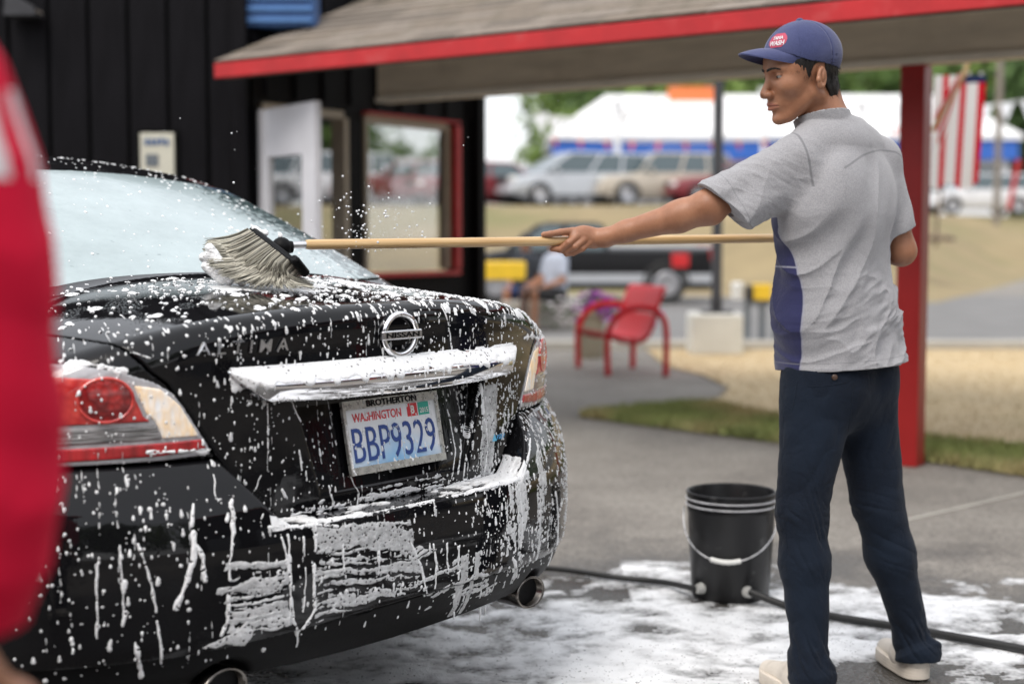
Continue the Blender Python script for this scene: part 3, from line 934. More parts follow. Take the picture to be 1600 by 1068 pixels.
# exhausts
for sg in (-1, 1):
    e = MB()
    T = Matrix.Rotation(PI / 2, 4, 'X')
    prof = [(.040, -.14), (.044, .02), (.046, .045), (.043, .05), (.038, .046), (.036, -.10), (.001, -.10)]
    Sc = Matrix.Diagonal((1.28, .92, 1, 1))
    e.lathe(prof, 28, (sg * .505, .050, .288), M=T @ Sc, cap=False)
    e.build('exhaust_tip', mat('exhaust_steel', (.20, .185, .17), .25, metal=1, var=.3, scale=60), car, 'all', False)
    e = MB(); e.lathe([(.0365, 0), (.001, -.001)], 24, (sg * .505, .050 - .030, .288), M=T @ Sc, cap=False); e.build('exhaust_shade_disc', M['black_plastic'], car, False, False)  # black disc stands in for the shade inside the pipe
# wheels and the lower mass between them
for fx in (.97, 3.745):
    for sg in (-1, 1):
        w = MB(); T = Matrix.Rotation(PI / 2 * sg, 4, 'Y')
        w.lathe([(.20, -.09), (.30, -.10), (.325, -.08), (.33, 0), (.325, .08), (.30, .10), (.21, .09)], 36, (sg * .80, fx, .33), M=T, cap=False)
        wh = w.build('wheel', M['tyre'], car, True, False)
        k = MB(); k.lathe([(.001, .075), (.05, .07), (.06, .05), (.08, .04)], 20, (sg * .80, fx, .33), M=T, cap=False)
        k.lathe([(.185, .04), (.20, .085), (.215, .09), (.215, -.08), (.19, -.08), (.185, .04)], 36, (sg * .80, fx, .33), M=T, cap=False)
        for a in range(10):
            an = a * 2 * PI / 10
            p0 = Vector((sg * .86, fx + .05 * math.cos(an), .33 + .05 * math.sin(an))); p1 = Vector((sg * .865, fx + .2 * math.cos(an), .33 + .2 * math.sin(an)))
            k.beam(p0, p1, .02, .022, up=(1, 0, 0))
        k.build('rim', M['hubcap'], wh, True, False)
u = MB(); u.box((0, 2.3, .45), (1.15, 4.1, .34)); u.build('underbody', M['black_plastic'], car, False, False)
# ------------------------------------------------------------------ foam on the car: real relief, a raised layer over the bodywork
car_parts = [body, lid, bumper, valance, garnish, rw, plate] + [o for o in car.children if o.name.startswith('tail_lamp')]
for o in list(car_parts):
    car_parts += [c for c in o.children]
BV = bvh_of(car_parts)
BV_noglass = bvh_of([o for o in car_parts if o != rw])
def on_car(px, py):
    """point of the bodywork seen at a photo position, car frame"""
    o = CARI @ Vector((0, 0, CAM_H)); d = (CARI.to_3x3() @ ray(px, py)).normalized()
    h = BV.ray_cast(o, d)
    return h[0]
PX = 1 / 690.0
# --- rear face field over (s, z)
ds = .0017
S0, S1, Z0, Z1 = -.90, .90, .29, 1.062
ns, nz_ = int((S1 - S0) / ds), int((Z1 - Z0) / ds)
sg_ = (S0 + (np.arange(ns) + .5) * ds); zg_ = (Z0 + (np.arange(nz_) + .5) * ds)
Fd = np.full((ns, nz_), -1.0, np.float32)
Film = np.zeros((ns, nz_), np.float32)
def stamp(s, z, r, amp=1., ez=1., film=None):
    i0, i1 = max(0, int((s - r - S0) / ds)), min(ns, int((s + r - S0) / ds) + 2)
    j0, j1 = max(0, int((z - r * ez - Z0) / ds)), min(nz_, int((z + r * ez - Z0) / ds) + 2)
    if i0 >= i1 or j0 >= j1: return
    q = np.sqrt(((sg_[i0:i1, None] - s) / r) ** 2 + ((zg_[None, j0:j1] - z) / (r * ez)) ** 2)
    v = (1 - q) * amp
    sub = Fd[i0:i1, j0:j1]
    if film is not None: Film[i0:i1, j0:j1][v > sub] = film
    np.maximum(sub, v, out=sub)
def drop(s, z, r, tail=0., amp=1., film=None):
    film = rnd.choice([0., .15, .3]) if film is None else film
    r *= .86
    stamp(s, z, r, amp, 1.15, film)
    n = int(tail / (r * .5)) + 1 if tail else 0
    wob = rnd.uniform(-.2, .2)
    up = rnd.random() < .75
    for k in range(n):
        t = (k + 1) / (n + 1)
        rr = r * (1 - .72 * t) + .0006
        dz = t * tail * (1 if up else -1)
        stamp(s + wob * tail * t * .3, z + dz, rr, amp * (1 - .3 * t), 1.4, film)
def streak(pts, w, jitter=.35, amp=1., film=0.):
    """foam run along photo positions; w is the width in photo pixels"""
    P = [on_car(*p) for p in pts]; P = [p for p in P if p]
    for a, b in zip(P[:-1], P[1:]):
        L_ = math.hypot(a.x - b.x, a.z - b.z); n = max(2, int(L_ / .0022))
        for k in range(n):
            t = k / n; s = a.x + (b.x - a.x) * t; z = a.z + (b.z - a.z) * t
            r = w * PX * .5 * .68 * (1 + 1.9 * jitter * float(vnoise(np.float32(s * 120), np.float32(z * 55), np.float32(w))))
            if vnoise(np.float32(s * 40 + 5), np.float32(z * 30), np.float32(2.)) < -.42: continue
            stamp(s + .0022 * float(vnoise(np.float32(z * 70), np.float32(3.3 + s * 20), np.float32(w * 3))), z, max(r, .0012), amp, 1.3, film)
SG, ZG = np.meshgrid(sg_.astype(np.float32), zg_.astype(np.float32), indexing='ij')
def region_px(poly):
    P = [on_car(*p) for p in poly]
    P = [(p.x, p.z) for p in P if p]
    return poly_sd(SG.ravel(), ZG.ravel(), P).reshape(SG.shape)
# broad wiped sheets on the bumper: rows left by the brush, with gaps and bubbles
def sheet(poly, rows=70., thr=.05, film=.35, slope=.0, seed=0., edge=.012, solid=0., vert=False):
    q = -region_px(poly)
    m = q > -.02
    s, z, q = SG[m], ZG[m], q[m]
    wav = fbm(s * 22 + seed, z * 22, s * 0 + seed, 3)
    zz = z + slope * s + .010 * wav
    if vert: rw_ = vnoise(s * rows + seed, z * 5, s * 0 + 2 + seed) + .5 * vnoise(s * rows * 2.3, z * 9 + seed, s * 0 + 9)
    else: rw_ = vnoise(s * 5 + seed, zz * rows, s * 0 + 2 + seed) + .55 * vnoise(s * 16, zz * rows * 2.1 + seed, s * 0 + 9)
    fine = fbm(s * 110, z * 110, s * 0 + seed, 2)
    v = rw_ * .9 + fine * .45 - thr + solid
    v = np.minimum(v, (q + .012 * wav) / edge)
    sub = Fd[m]
    fl = Film[m]; fl[v > sub] = film; Film[m] = fl
    Fd[m] = np.maximum(sub, np.minimum(v, 1))
sheet([(365, 872), (400, 866), (455, 872), (463, 972), (430, 985), (372, 990), (358, 930)], rows=105, thr=.02, film=.5, seed=3.)
sheet([(378, 925), (452, 925), (462, 972), (420, 985), (372, 985)], rows=190, thr=.12, film=.35, seed=5.)
sheet([(496, 826), (560, 822), (640, 812), (650, 858), (660, 900), (640, 922), (560, 945), (502, 968)], rows=140, thr=.22, film=.45, slope=.10, seed=8.)
sheet([(496, 824), (575, 818), (640, 812), (645, 858), (600, 862), (560, 850), (500, 860)], rows=14, thr=-.40, film=.55, seed=14.)
sheet([(640, 845), (700, 860), (735, 880), (760, 900), (770, 930), (700, 935), (650, 925)], rows=120, thr=.15, film=.45, slope=-.12, seed=20.)
sheet([(720, 870), (800, 850), (815, 900), (800, 940), (725, 955), (690, 965)], rows=75, thr=.20, film=.5, seed=23., vert=True)
sheet([(640, 962), (760, 915), (800, 900), (775, 958), (650, 985)], rows=80, thr=.25, film=.6, slope=-.2, seed=27.)
sheet([(750, 600), (774, 600), (778, 660), (768, 745), (752, 748), (754, 680)], rows=16, thr=-.35, film=.58, seed=31., vert=True)
sheet([(754, 640), (775, 640), (800, 740), (754, 748)], rows=60, thr=.22, film=.3, seed=32., vert=True)
sheet([(775, 752), (822, 738), (822, 800), (805, 860), (788, 830)], rows=45, thr=-.15, film=.25, seed=33., vert=True)
sheet([(828, 645), (868, 642), (886, 760), (888, 860), (866, 905), (830, 880), (826, 760)], rows=60, thr=.30, film=.35, seed=36., vert=True)
sheet([(325, 1068), (330, 1010), (372, 985), (400, 965), (392, 1005), (352, 1068)], rows=20, thr=-.45, film=.25, seed=40.)
sheet([(455, 796), (560, 775), (680, 758), (760, 745), (760, 760), (640, 785), (470, 812)], rows=110, thr=.10, film=.15, seed=44.)
sheet([(560, 772), (690, 742), (700, 752), (640, 772), (562, 790)], rows=120, thr=.2, film=.2, seed=47.)
# runs
for pts, w in [([(314, 787), (316, 820)], 5), ([(320, 830), (322, 872), (311, 912), (299, 945), (297, 960)], 9), ([(326, 850), (336, 868), (340, 912)], 6),
               ([(370, 785), (376, 800), (374, 880), (372, 965), (360, 990)], 6), ([(384, 1000), (350, 1040), (335, 1068)], 20), ([(240, 845), (252, 872), (262, 904), (270, 957), (268, 1035)], 4.5),
               ([(183, 838), (184, 905), (183, 995)], 3.5), ([(226, 950), (222, 975)], 8), ([(238, 1000), (237, 1055)], 7), ([(214, 850), (224, 960)], 2.5), ([(457, 835), (463, 925), (458, 975)], 5),
               ([(432, 822), (445, 832), (456, 865), (462, 920), (466, 970), (470, 1000), (455, 1052)], 5), ([(497, 822), (496, 900), (497, 950), (472, 985), (466, 1010)], 6),
               ([(481, 838), (484, 900), (480, 955)], 3.5), ([(585, 838), (592, 860), (592, 898)], 6), ([(538, 850), (541, 896)], 4), ([(642, 848), (658, 885), (666, 925), (662, 955)], 6),
               ([(678, 850), (682, 880), (679, 920)], 5), ([(698, 850), (700, 895)], 4), ([(716, 855), (716, 905)], 5), ([(726, 920), (718, 950), (708, 980)], 4), ([(757, 890), (748, 935), (744, 962)], 4),
               ([(782, 800), (792, 850), (800, 902), (790, 955)], 7), ([(806, 755), (812, 820), (808, 875)], 8), ([(864, 770), (868, 825), (853, 885), (840, 905)], 5), ([(884, 752), (888, 820), (884, 880)], 4),
               ([(541, 665), (553, 735), (560, 770), (564, 790)], 3.5), ([(418, 630), (418, 720), (417, 810)], 1.8), ([(750, 600), (756, 650), (762, 702), (756, 747)], 9), ([(690, 480), (703, 520), (706, 545)], 3.5),
               ([(826, 685), (812, 735), (806, 765)], 7), ([(468, 620), (470, 660)], 2.5), ([(465, 690), (472, 735)], 4.5), ([(330, 720), (345, 770), (352, 790)], 2.5), ([(513, 760), (520, 790)], 5), ([(440, 765), (452, 790)], 6),
               ([(750, 955), (748, 985)], 3), ([(340, 985), (335, 1068)], 10), ([(372, 780), (366, 812)], 6), ([(720, 680), (716, 740)], 4), ([(700, 640), (712, 700), (706, 745)], 3.5), ([(728, 700), (724, 748)], 3)]:
    streak(pts, w)
# thick rolls of foam: bumper shelf, garnish top, lamp edges
for pts, w in [([(428, 822), (460, 817), (500, 818), (545, 822)], 4), ([(455, 806), (470, 800), (520, 802)], 5), ([(700, 772), (740, 762), (775, 752)], 6), ([(745, 764), (800, 742), (822, 738)], 9),
               ([(560, 800), (620, 792), (700, 776)], 3), ([(86, 570), (110, 566), (170, 574), (200, 580)], 6), ([(92, 574), (104, 566)], 14), ([(150, 575), (190, 580)], 8), ([(232, 706), (290, 705), (332, 702)], 5), ([(305, 705), (322, 706)], 9),
               ([(819, 528), (832, 524), (842, 530)], 9), ([(820, 640), (862, 632)], 8), ([(200, 550), (235, 560)], 2)]:
    streak(pts, w, .45, film=0.)
q = np.abs(SG) / .462
topz = .938; lowz = .902 + .006 * fbm(SG * 60, ZG * 10, SG * 0, 2) - .014 * np.clip(fbm(SG * 40, SG * 0, SG * 0 + 4, 2) * 3 - .6, 0, 1)
v = np.minimum(np.minimum((topz - ZG) / .004, (ZG - lowz) / .006), (1 - q) / .02)
v = np.where(SG > .05, v - np.clip(fbm(SG * 30, ZG * 90, SG * 0 + 8, 2) * 3 + .1, 0, 2), v)
Film[v > Fd] = 0; Fd = np.maximum(Fd, np.minimum(v, 1))
# drips under the garnish
for k in range(60):
    s = rnd.uniform(-.44, .44); drop(s, .862 + rnd.uniform(-.004, .002), rnd.uniform(.002, .005), rnd.uniform(0, .012))
# scattered drops, larger and denser in places
def dens(s, z):
    d = .55
    if z > .94: d = 1.0
    if s > .18 and z < .85: d = 1.7
    if z < .42: d *= .3
    if s < -.5 and z < .76: d = .55
    if abs(s) > .5 and .77 < z < .96: d = .45
    if abs(s) < .25 and .64 < z < .86: d = .5
    return d
n = 0
while n < 3000:
    s = rnd.uniform(-.86, .86); z = rnd.uniform(.35, 1.055)
    if rnd.random() > dens(s, z) / 1.7: continue
    cl = float(vnoise(np.float32(s * 9), np.float32(z * 9), np.float32(1.5)))
    if rnd.random() > .55 + .6 * cl: continue
    k = rnd.random()
    r = .0011 + .0010 * rnd.random() if k < .74 else (.0020 + .0018 * rnd.random() if k < .965 else .0036 + .0026 * rnd.random())
    tail = 0 if rnd.random() < .5 else r * rnd.uniform(1.5, 4.5)
    drop(s, z, r, tail); n += 1
Fd += (.16 * fbm(SG * 300, ZG * 300, SG * 0, 2) + .22 * fbm(SG * 95, ZG * 70, SG * 0 + 4, 3)) * (Fd > -.5)
# fine runs of thin lather between the drops
for k in range(260):
    s = rnd.uniform(-.80, .84); z = rnd.uniform(.42, 1.03); L_ = rnd.uniform(.012, .075)
    if rnd.random() > dens(s, z) * .8: continue
    nseg = int(L_ / .0016); ph_ = rnd.uniform(0, 9)
    for q_ in range(nseg):
        zz_ = z - q_ * .0016
        if .888 < zz_ < .94 and abs(s) < .47: break
        stamp(s + .0012 * math.sin(ph_ + q_ * .12), zz_, .0009 + .0005 * math.sin(q_ * .5 + ph_), .5 + .4 * math.sin(q_ * .35 + ph_), 1.5, .55)
# open bubbles: round holes with a rim
hot_ = np.argwhere(Fd > .30)
for k in range(1500):
    i, j = hot_[rnd.randrange(len(hot_))]
    if .885 < zg_[j] < .942 and abs(sg_[i]) < .48: continue
    r = rnd.choice([.0016, .0020, .0026, .0036]) / ds; q_ = int(r + 2)
    i0, i1, j0, j1 = max(0, i - q_), min(ns, i + q_ + 1), max(0, j - q_), min(nz_, j + q_ + 1)
    a_, b_ = np.meshgrid(np.arange(i0, i1) - i, np.arange(j0, j1) - j, indexing='ij')
    l_ = np.sqrt(a_ ** 2 + (b_ * .85) ** 2) / r
    s_ = Fd[i0:i1, j0:j1]
    s_[...] = np.where(s_ > 0, np.where(l_ < .72, np.minimum(s_, (l_ - .72) * .8), np.where(l_ < 1.15, np.maximum(s_, .6), s_)), s_)
# lift the field into geometry
def field_mesh(name, V3, ok, Fv, film, thick, nrm, idx, shape, m, parent, bridge=None):
    """V3: base points on the grid nodes with ok flag"""
    n0, n1 = shape
    hot = (Fv > 0) & ok
    c = hot[:-1, :-1] | hot[1:, :-1] | hot[:-1, 1:] | hot[1:, 1:]
    c &= ok[:-1, :-1] & ok[1:, :-1] & ok[:-1, 1:] & ok[1:, 1:]
    # no bridges across deep steps unless the foam itself is thick there
    ii, jj = np.nonzero(c)
    P = V3.reshape(n0, n1, 3)
    a, b, d, e = P[ii, jj], P[ii + 1, jj], P[ii + 1, jj + 1], P[ii, jj + 1]
    span = np.maximum(np.linalg.norm(a - d, axis=1), np.linalg.norm(b - e, axis=1))
    thk = np.minimum(np.minimum(Fv[ii, jj], Fv[ii + 1, jj]), np.minimum(Fv[ii + 1, jj + 1], Fv[ii, jj + 1]))
    keep = span < max(.012, 2.4 * float(np.median(span)))
    if bridge: keep |= (thk > .12) & (span < .10) & (a[:, 2] > bridge[0]) & (a[:, 2] < bridge[1])
    ii, jj = ii[keep], jj[keep]
    q = np.stack([ii * n1 + jj, (ii + 1) * n1 + jj, (ii + 1) * n1 + jj + 1, ii * n1 + jj + 1], 1)
    used = np.unique(q); remap = np.full(n0 * n1, -1, np.int64); remap[used] = np.arange(len(used))
    f = Fv.ravel()[used]
    h = np.where(f > 0, np.sqrt(np.clip(f, 0, 1)) * thick, np.clip(f, -1, 0) * .0025) - .0002
    h *= np.where(f > 0, 1 - .45 * film.ravel()[used], 1)
    V = V3.reshape(-1, 3)[used] + nrm.reshape(-1, 3)[used] * h[:, None]
    F = remap[q]
    A, B, D_ = V[F[:, 0]], V[F[:, 1]], V[F[:, 3]]
    fn = np.cross(B - A, D_ - A); nn = nrm.reshape(-1, 3)[q[:, 0]]
    if (fn * nn).sum() < 0: F = F[:, ::-1]
    o = mesh_obj(name, V.astype(np.float32), np.ascontiguousarray(F), m, parent, True, False)
    fattr(o, 'film', film.ravel()[used])
    tag(o, kind='stuff')
    return o
near = np.zeros(Fd.shape, bool)
h_ = Fd > -.0
near |= h_
for dx in (-1, 0, 1):
    for dy in (-1, 0, 1):
        near |= np.roll(np.roll(h_, dx, 0), dy, 1)
V3 = np.zeros((ns, nz_, 3), np.float32); N3 = np.zeros((ns, nz_, 3), np.float32); ok = np.zeros((ns, nz_), bool)
slope_ = 1.14 * sg_ ** 2 * np.sign(sg_)
for i, j in np.argwhere(near):
    s = float(sg_[i]); sl = float(slope_[i]); z = float(zg_[j])
    nrm = Vector((sl, -1, 0)).normalized()
    o = Vector((s, base_rear(s), z)) + nrm * .22
    hgt = BV_noglass.ray_cast(o, -nrm, .45)
    if hgt[0]:
        nn = hgt[1] if hgt[1].dot(nrm) > 0 else -hgt[1]
        V3[i, j] = hgt[0]; N3[i, j] = (nn + nrm * .4).normalized(); ok[i, j] = True
foam_rear = field_mesh('foam_runs', V3, ok, Fd, Film, .0030, N3, None, (ns, nz_), M['foam'], car)
# --- the shelf on top of the bumper
dl_ = .0022
sl_ = np.arange(-.425, .42, dl_).astype(np.float32); wl_ = np.arange(-.088, .010, dl_).astype(np.float32)
SL, WL = np.meshgrid(sl_, wl_, indexing='ij')
dn_ = .72 * np.exp(-((SL + .335) / .085) ** 2) + 1.2 * np.clip((SL - .10) / .22, 0, 1) + .5 * np.exp(-((SL + .13) / .05) ** 2)
nl_ = 1.3 * fbm(SL * 26, WL * 60, SL * 0 + 3, 4)
Fl = dn_ + nl_ * 1.0 - .62 + .35 * (WL < -.07) + .25 * fbm(SL * 120, WL * 160, SL * 0, 2) + .3 * np.exp(-((WL + .012) / .010) ** 2)
V3 = np.zeros((len(sl_), len(wl_), 3), np.float32); N3 = np.zeros_like(V3); N3[..., 2] = 1; ok = np.zeros(Fl.shape, bool)
for i, j in np.argwhere(Fl > -.3):
    f = wl_[j] + .38 * abs(float(sl_[i])) ** 3
    hgt = BV_noglass.ray_cast(Vector((sl_[i], f, .655)), Vector((0, 0, -1)))
    if hgt[0] and hgt[0].z > .56:
        V3[i, j] = hgt[0]; ok[i, j] = True
field_mesh('foam_on_shelf', V3, ok, np.clip(Fl, -1, 1).astype(np.float32), np.clip(.4 - Fl, 0, .5).astype(np.float32), .007, N3, None, Fl.shape, M['foam'], car)
# --- deck: drops lying on the lid, seen edge on
ds2 = .0026
sa = np.arange(-.80, .80, ds2).astype(np.float32); fa = np.arange(-.03, .62, ds2).astype(np.float32)
Fk = np.full((len(sa), len(fa)), -1., np.float32)
def stamp2(s, f, r):
    i0, i1 = max(0, int((s - r + .80) / ds2)), min(len(sa), int((s + r + .80) / ds2) + 2)
    j0, j1 = max(0, int((f - r + .03) / ds2)), min(len(fa), int((f + r + .03) / ds2) + 2)
    if i0 >= i1 or j0 >= j1: return
    q = np.sqrt(((sa[i0:i1, None] - s) / r) ** 2 + ((fa[None, j0:j1] - f) / r) ** 2)
    sub = Fk[i0:i1, j0:j1]; np.maximum(sub, 1 - q, out=sub)
for k in range(2600):
    s = rnd.uniform(-.78, .78); f = rnd.uniform(-.02, .60)
    p = .16 + .70 * np.clip((s + .6) / 1.3, 0, 1) + (.12 if f < .08 else 0)
    if rnd.random() > p: continue
    u = rnd.random()
    stamp2(s, f, .0032 + .002 * rnd.random() if u < .72 else (.005 + .004 * rnd.random() if u < .96 else .010 + .008 * rnd.random()))
SA, FA = np.meshgrid(sa, fa, indexing='ij')
b_ = fbm(SA * 26, FA * 14, SA * 0, 4)
wet = b_ * 1.3 - 1.0 + .75 * np.clip((SA - .20) / .5, 0, 1) + .30 * np.clip((FA - .45) / .15, 0, 1)
wet = np.maximum(wet, (.17 - np.hypot(SA + .06, (FA - .36) * 1.2)) * 6 + b_ * .6 - .25)
Fk = np.maximum(Fk, np.clip(wet, -1, 1))
Fk += .25 * fbm(SA * 220, FA * 220, SA * 0, 2) * (Fk > -.5)
film2 = np.where(wet > 0, .35, .0).astype(np.float32)
V3 = np.zeros((len(sa), len(fa), 3), np.float32); N3 = np.zeros_like(V3); ok = np.zeros(Fk.shape, bool)
near = Fk > -.25
for i, j in np.argwhere(near):
    hgt = BV.ray_cast(Vector((sa[i], fa[j], 1.8)), Vector((0, 0, -1)))
    if hgt[0] and hgt[0].z > .86:
        V3[i, j] = hgt[0]; nn = hgt[1] if hgt[1].z > 0 else -hgt[1]
        N3[i, j] = nn; ok[i, j] = True
field_mesh('foam_on_lid', V3, ok, Fk, film2, .0042, N3, None, Fk.shape, M['foam'], car)
# drops on the rear window and pillars
dm = MB()
for k in range(900):
    s = rnd.uniform(-.70, .74); f = rnd.uniform(.58, 1.6)
    if s < .25 and rnd.random() < .55: continue
    hgt = BV.ray_cast(Vector((s, f, 1.9)), Vector((0, 0, -1)))
    if hgt[0]:
        r = rnd.choice([.0018, .0025, .003, .0045]); 
        T = hgt[1].to_track_quat('Z', 'Y').to_matrix().to_4x4()
        dm.ball(hgt[0], r, r * rnd.uniform(1, 1.6), r * .55, 7, 4, T)
tag(dm.build('foam_specks', M['foam_thick'], car, 'all', False, False), kind='stuff')
# hanging strings of foam below the bumper
hs = MB()
for px, py, L_ in [(748, 968, .03), (756, 965, .022), (848, 930, .02), (862, 925, .03), (790, 955, .02), (707, 975, .015)]:
    p = on_car(px, py - 8) or on_car(px, py - 20)
    if not p: continue
    p = p + Vector((0, -.004, 0))
    hs.tube([p, p + Vector((.001, 0, -L_ * .5)), p + Vector((0, 0, -L_))], [.0035, .0018, .0022], 7)
    hs.ball(p + Vector((0, 0, -L_)), .003, n=7, m=5)
tag(hs.build('foam_drips', M['foam_thick'], car, 'all', False), kind='stuff')

# ------------------------------------------------------------------ brush with its long wooden handle
br_lab = 'soft bristled car brush with a long pale wooden handle, pressed on the wet boot lid'
brush = thing('wash_brush', br_lab, 'brush', W(470, 383, 3.38))
B0, B1 = W(400, 366, 3.44), W(463, 415, 3.27)
H0 = W(456, 383, 3.37)
HA = W(480, 382, 3.38); HB = Vector((.885, 4.061, 1.2035))
HD = (HB - HA).normalized()
def on_handle(px):
    """point of the handle above/below a photo column"""
    d = ray(px, 375)
    t = (d.x * HA.y - d.y * HA.x) / (HD.x * d.y - HD.y * d.x)
    return HA + HD * t
h = MB(); h.tube([HA - HD * .004, HA + HD * .004, HA + HD * .5, HA + HD * 1.2, HB, HB + HD * .006], [.0105, .0122, .0122, .0122, .0122, .009], 16)
h.build('handle', M['pale_wood'], brush, True)
h = MB(); h.tube([H0 - HD * .01, HA + HD * .001], [.0085, .0088], 14); h.build('ferrule', M['steel'], brush, True)
ax_ = (B1 - B0).normalized()
outd = (Vector((-.85, .1, -.45))); outd = (outd - ax_ * outd.dot(ax_)).normalized()      # where the bristles point
sd_ = ax_.cross(outd).normalized()
blk = MB(); Mx = Matrix((ax_, sd_, outd)).transposed().to_4x4()
L_ = (B1 - B0).length
blk.box((B0 + B1) / 2, (L_, .052, .015), M=Mx, bev=.004)
blk.box(B1 + ax_ * .010 - outd * .004, (.028, .056, .020), M=Mx, bev=.005)
blk.build('brush_block', M['black_plastic'], brush, True)
kn = MB(); kc = W(440, 386, 3.36); kn.ball(kc, .024, .024, .024, 18, 10)
kn.tube([kc, kc + HD * .026], [.019, .014], 14); kn.build('swivel_joint', M['black_plastic'], brush, True)
def bristle_mat():
    m, nt, b, L = nodes('bristle'); n = nt.nodes
    at = n.new('ShaderNodeAttribute'); at.attribute_name = 'tone'
    mx = n.new('ShaderNodeMix'); mx.data_type = 'RGBA'; mx.inputs[6].default_value = (.09, .085, .065, 1); mx.inputs[7].default_value = (.68, .65, .55, 1)
    L.new(at.outputs['Fac'], mx.inputs[0]); L.new(mx.outputs[2], b.inputs['Base Color']); b.inputs['Roughness'].default_value = .35
    return m
bs = MB(); tones = []
deckz = lambda P: BV.ray_cast(CARI @ (P + Vector((0, 0, .4))), Vector((0, 0, -1)))
ends = [(0, (322, 381)), (.25, (330, 406)), (.5, (358, 430)), (.7, (398, 441)), (.88, (440, 444)), (1, (484, 446))]
for k in range(1700):
    u = rnd.random(); w = rnd.uniform(-1, 1)
    tu = math.floor(u * 17 + .5) / 17 + rnd.gauss(0, .012); tu = min(1, max(0, tu))
    tw = (math.floor(w * 3 + .5) / 3 + rnd.gauss(0, .06))
    P0 = B0 + (B1 - B0) * tu + sd_ * tw * .026 + outd * .006
    ex = np.interp(tu, [e[0] for e in ends], [e[1][0] for e in ends]) + rnd.gauss(0, 2.6) + 6 * math.sin(tu * 40)
    ey = np.interp(tu, [e[0] for e in ends], [e[1][1] for e in ends]) + rnd.gauss(0, 2.2) + tw * 6
    dep = 3.44 - .17 * tu - tw * .05
    P2 = W(ex, ey, dep)
    hh = deckz(P2)
    if hh[0]:
        zt = (CARM @ hh[0]).z + .002
        if P2.z < zt: P2.z = zt + rnd.random() * .004
    P1 = P0 + outd * (.055 + rnd.uniform(-.006, .006)) + Vector((0, 0, .010))
    pts = [(P0 * (1 - t) ** 2 + P1 * 2 * t * (1 - t) + P2 * t * t) for t in (0, .25, .5, .75, 1)]
    n0 = len(bs.v)
    r = rnd.uniform(.0008, .0015)
    bs.tube(pts, [r, r, r * 1.05, r * .95, r * .5], 4, caps=False)
    tones += [min(1, max(0, .5 + .38 * math.sin(tu * 61 + tw * 9) + rnd.gauss(0, .20)))] * (len(bs.v) - n0)
bro = bs.build('bristles', bristle_mat(), brush, 'all', fix=False)
fattr(bro, 'tone', tones); tag(bro, kind='stuff')
# lather pushed ahead of the bristles
cl = []
for (px, py, r) in [(328, 388, .012), (334, 398, .013), (340, 410, .016), (352, 418, .017), (345, 424, .015), (362, 430, .016), (375, 434, .013), (390, 437, .010), (408, 440, .008), (325, 400, .009), (338, 430, .012), (352, 432, .014), (430, 441, .007), (455, 441, .006), (322, 416, .011), (318, 402, .011), (330, 422, .013), (360, 438, .011), (378, 441, .010), (345, 438, .010), (420, 446, .006), (470, 446, .005), (398, 358, .008), (415, 364, .008), (405, 362, .007), (438, 368, .006)]:
    cl.append((W(px, py, 3.38 if py > 370 else 3.42), r))
def d_lather(p):
    d = None
    for c, r in cl:
        q = p - np.array(c[:], np.float32); e = np.sqrt((q * q).sum(1)) - r
        d = e if d is None else smin(d, e, .008)
    return d + .0022 * fbm(p[:, 0] * 110, p[:, 1] * 110, p[:, 2] * 110, 2)
lo = np.min([c[:] for c, r in cl], 0) - .03; hi = np.max([c[:] for c, r in cl], 0) + .03
tag(sdf_obj('lather', d_lather, lo, hi, .0026, M['foam_thick'], None), 'white lather clinging to the bristles of the car brush', 'foam', kind='stuff')
# splashes in the air
sp = MB()
for k in range(190):
    g1, g2 = rnd.gauss(0, 1), rnd.gauss(0, 1)
    px, py = 565 + g1 * 42, 360 + g2 * 34 - abs(g1) * 6
    if rnd.random() < .12: px, py = rnd.uniform(130, 900), rnd.uniform(150, 420)
    y = rnd.uniform(3.2, 4.1)
    P = W(px, py, y)
    if P.z < 1.16: continue
    sp.ball(P, rnd.choice([.0008, .0012, .0016, .0024, .0030]), n=7, m=5)
tag(sp.build('water_splash', mat('water_drop', (.8, .82, .84), .15, var=.05), None, 'all', fix=False), 'fine white drops of soapy water flying above the boot lid', 'splash', kind='stuff')

# ------------------------------------------------------------------ bucket
bc = G(1140, 944); bc.y += .12
bx = bc.x + .020; by = bc.y
bucket = thing('bucket', 'black plastic bucket with a wire handle standing on the foamy ground beside the man', 'bucket', (bx, by, 0))
k = MB()
prof = [(.001, .004), (.126, .004), (.130, .010), (.146, .315), (.1475, .318), (.1475, .322), (.1465, .324), (.1465, .333), (.1485, .335), (.1485, .339), (.1470, .341), (.1470, .352), (.150, .354), (.150, .360), (.147, .362), (.1475, .372), (.151, .374), (.151, .379), (.147, .381), (.143, .380), (.140, .372), (.126, .03), (.001, .03)]
prof = [(r0_, z0_ if z0_ < .25 else z0_ - .022) for r0_, z0_ in prof]
k.lathe(prof, 56, (bx, by, 0), cap=False)
k.build('shell', M['bucket'], bucket, True)
for zz in (.315, .335):
    r_ = MB(); r_.tube([(bx + .150 * math.cos(a), by + .150 * math.sin(a), zz) for a in np.linspace(0, 2 * PI, 56, endpoint=False)], .0028, 6, closed=True)
    tag(r_.build('rim_band', mat('band_grey', (.5, .5, .52), .3, var=.3, scale=25), bucket, 'all'))
hb = MB(); pts = []
va = Vector((.965, -.26, 0)).normalized()      # line between the lugs
fr_ = Vector((-.26, -.965, 0))
for t in np.linspace(0, PI, 26):
    a = math.cos(t); d_ = math.sin(t)
    pts.append(Vector((bx, by, .296 - .150 * d_ ** .8)) + va * (.158 * a) + fr_ * (.158 * d_ * .93))
hb.tube(pts, .0026, 8); hb.build('handle', M['steel'], bucket, 'all')
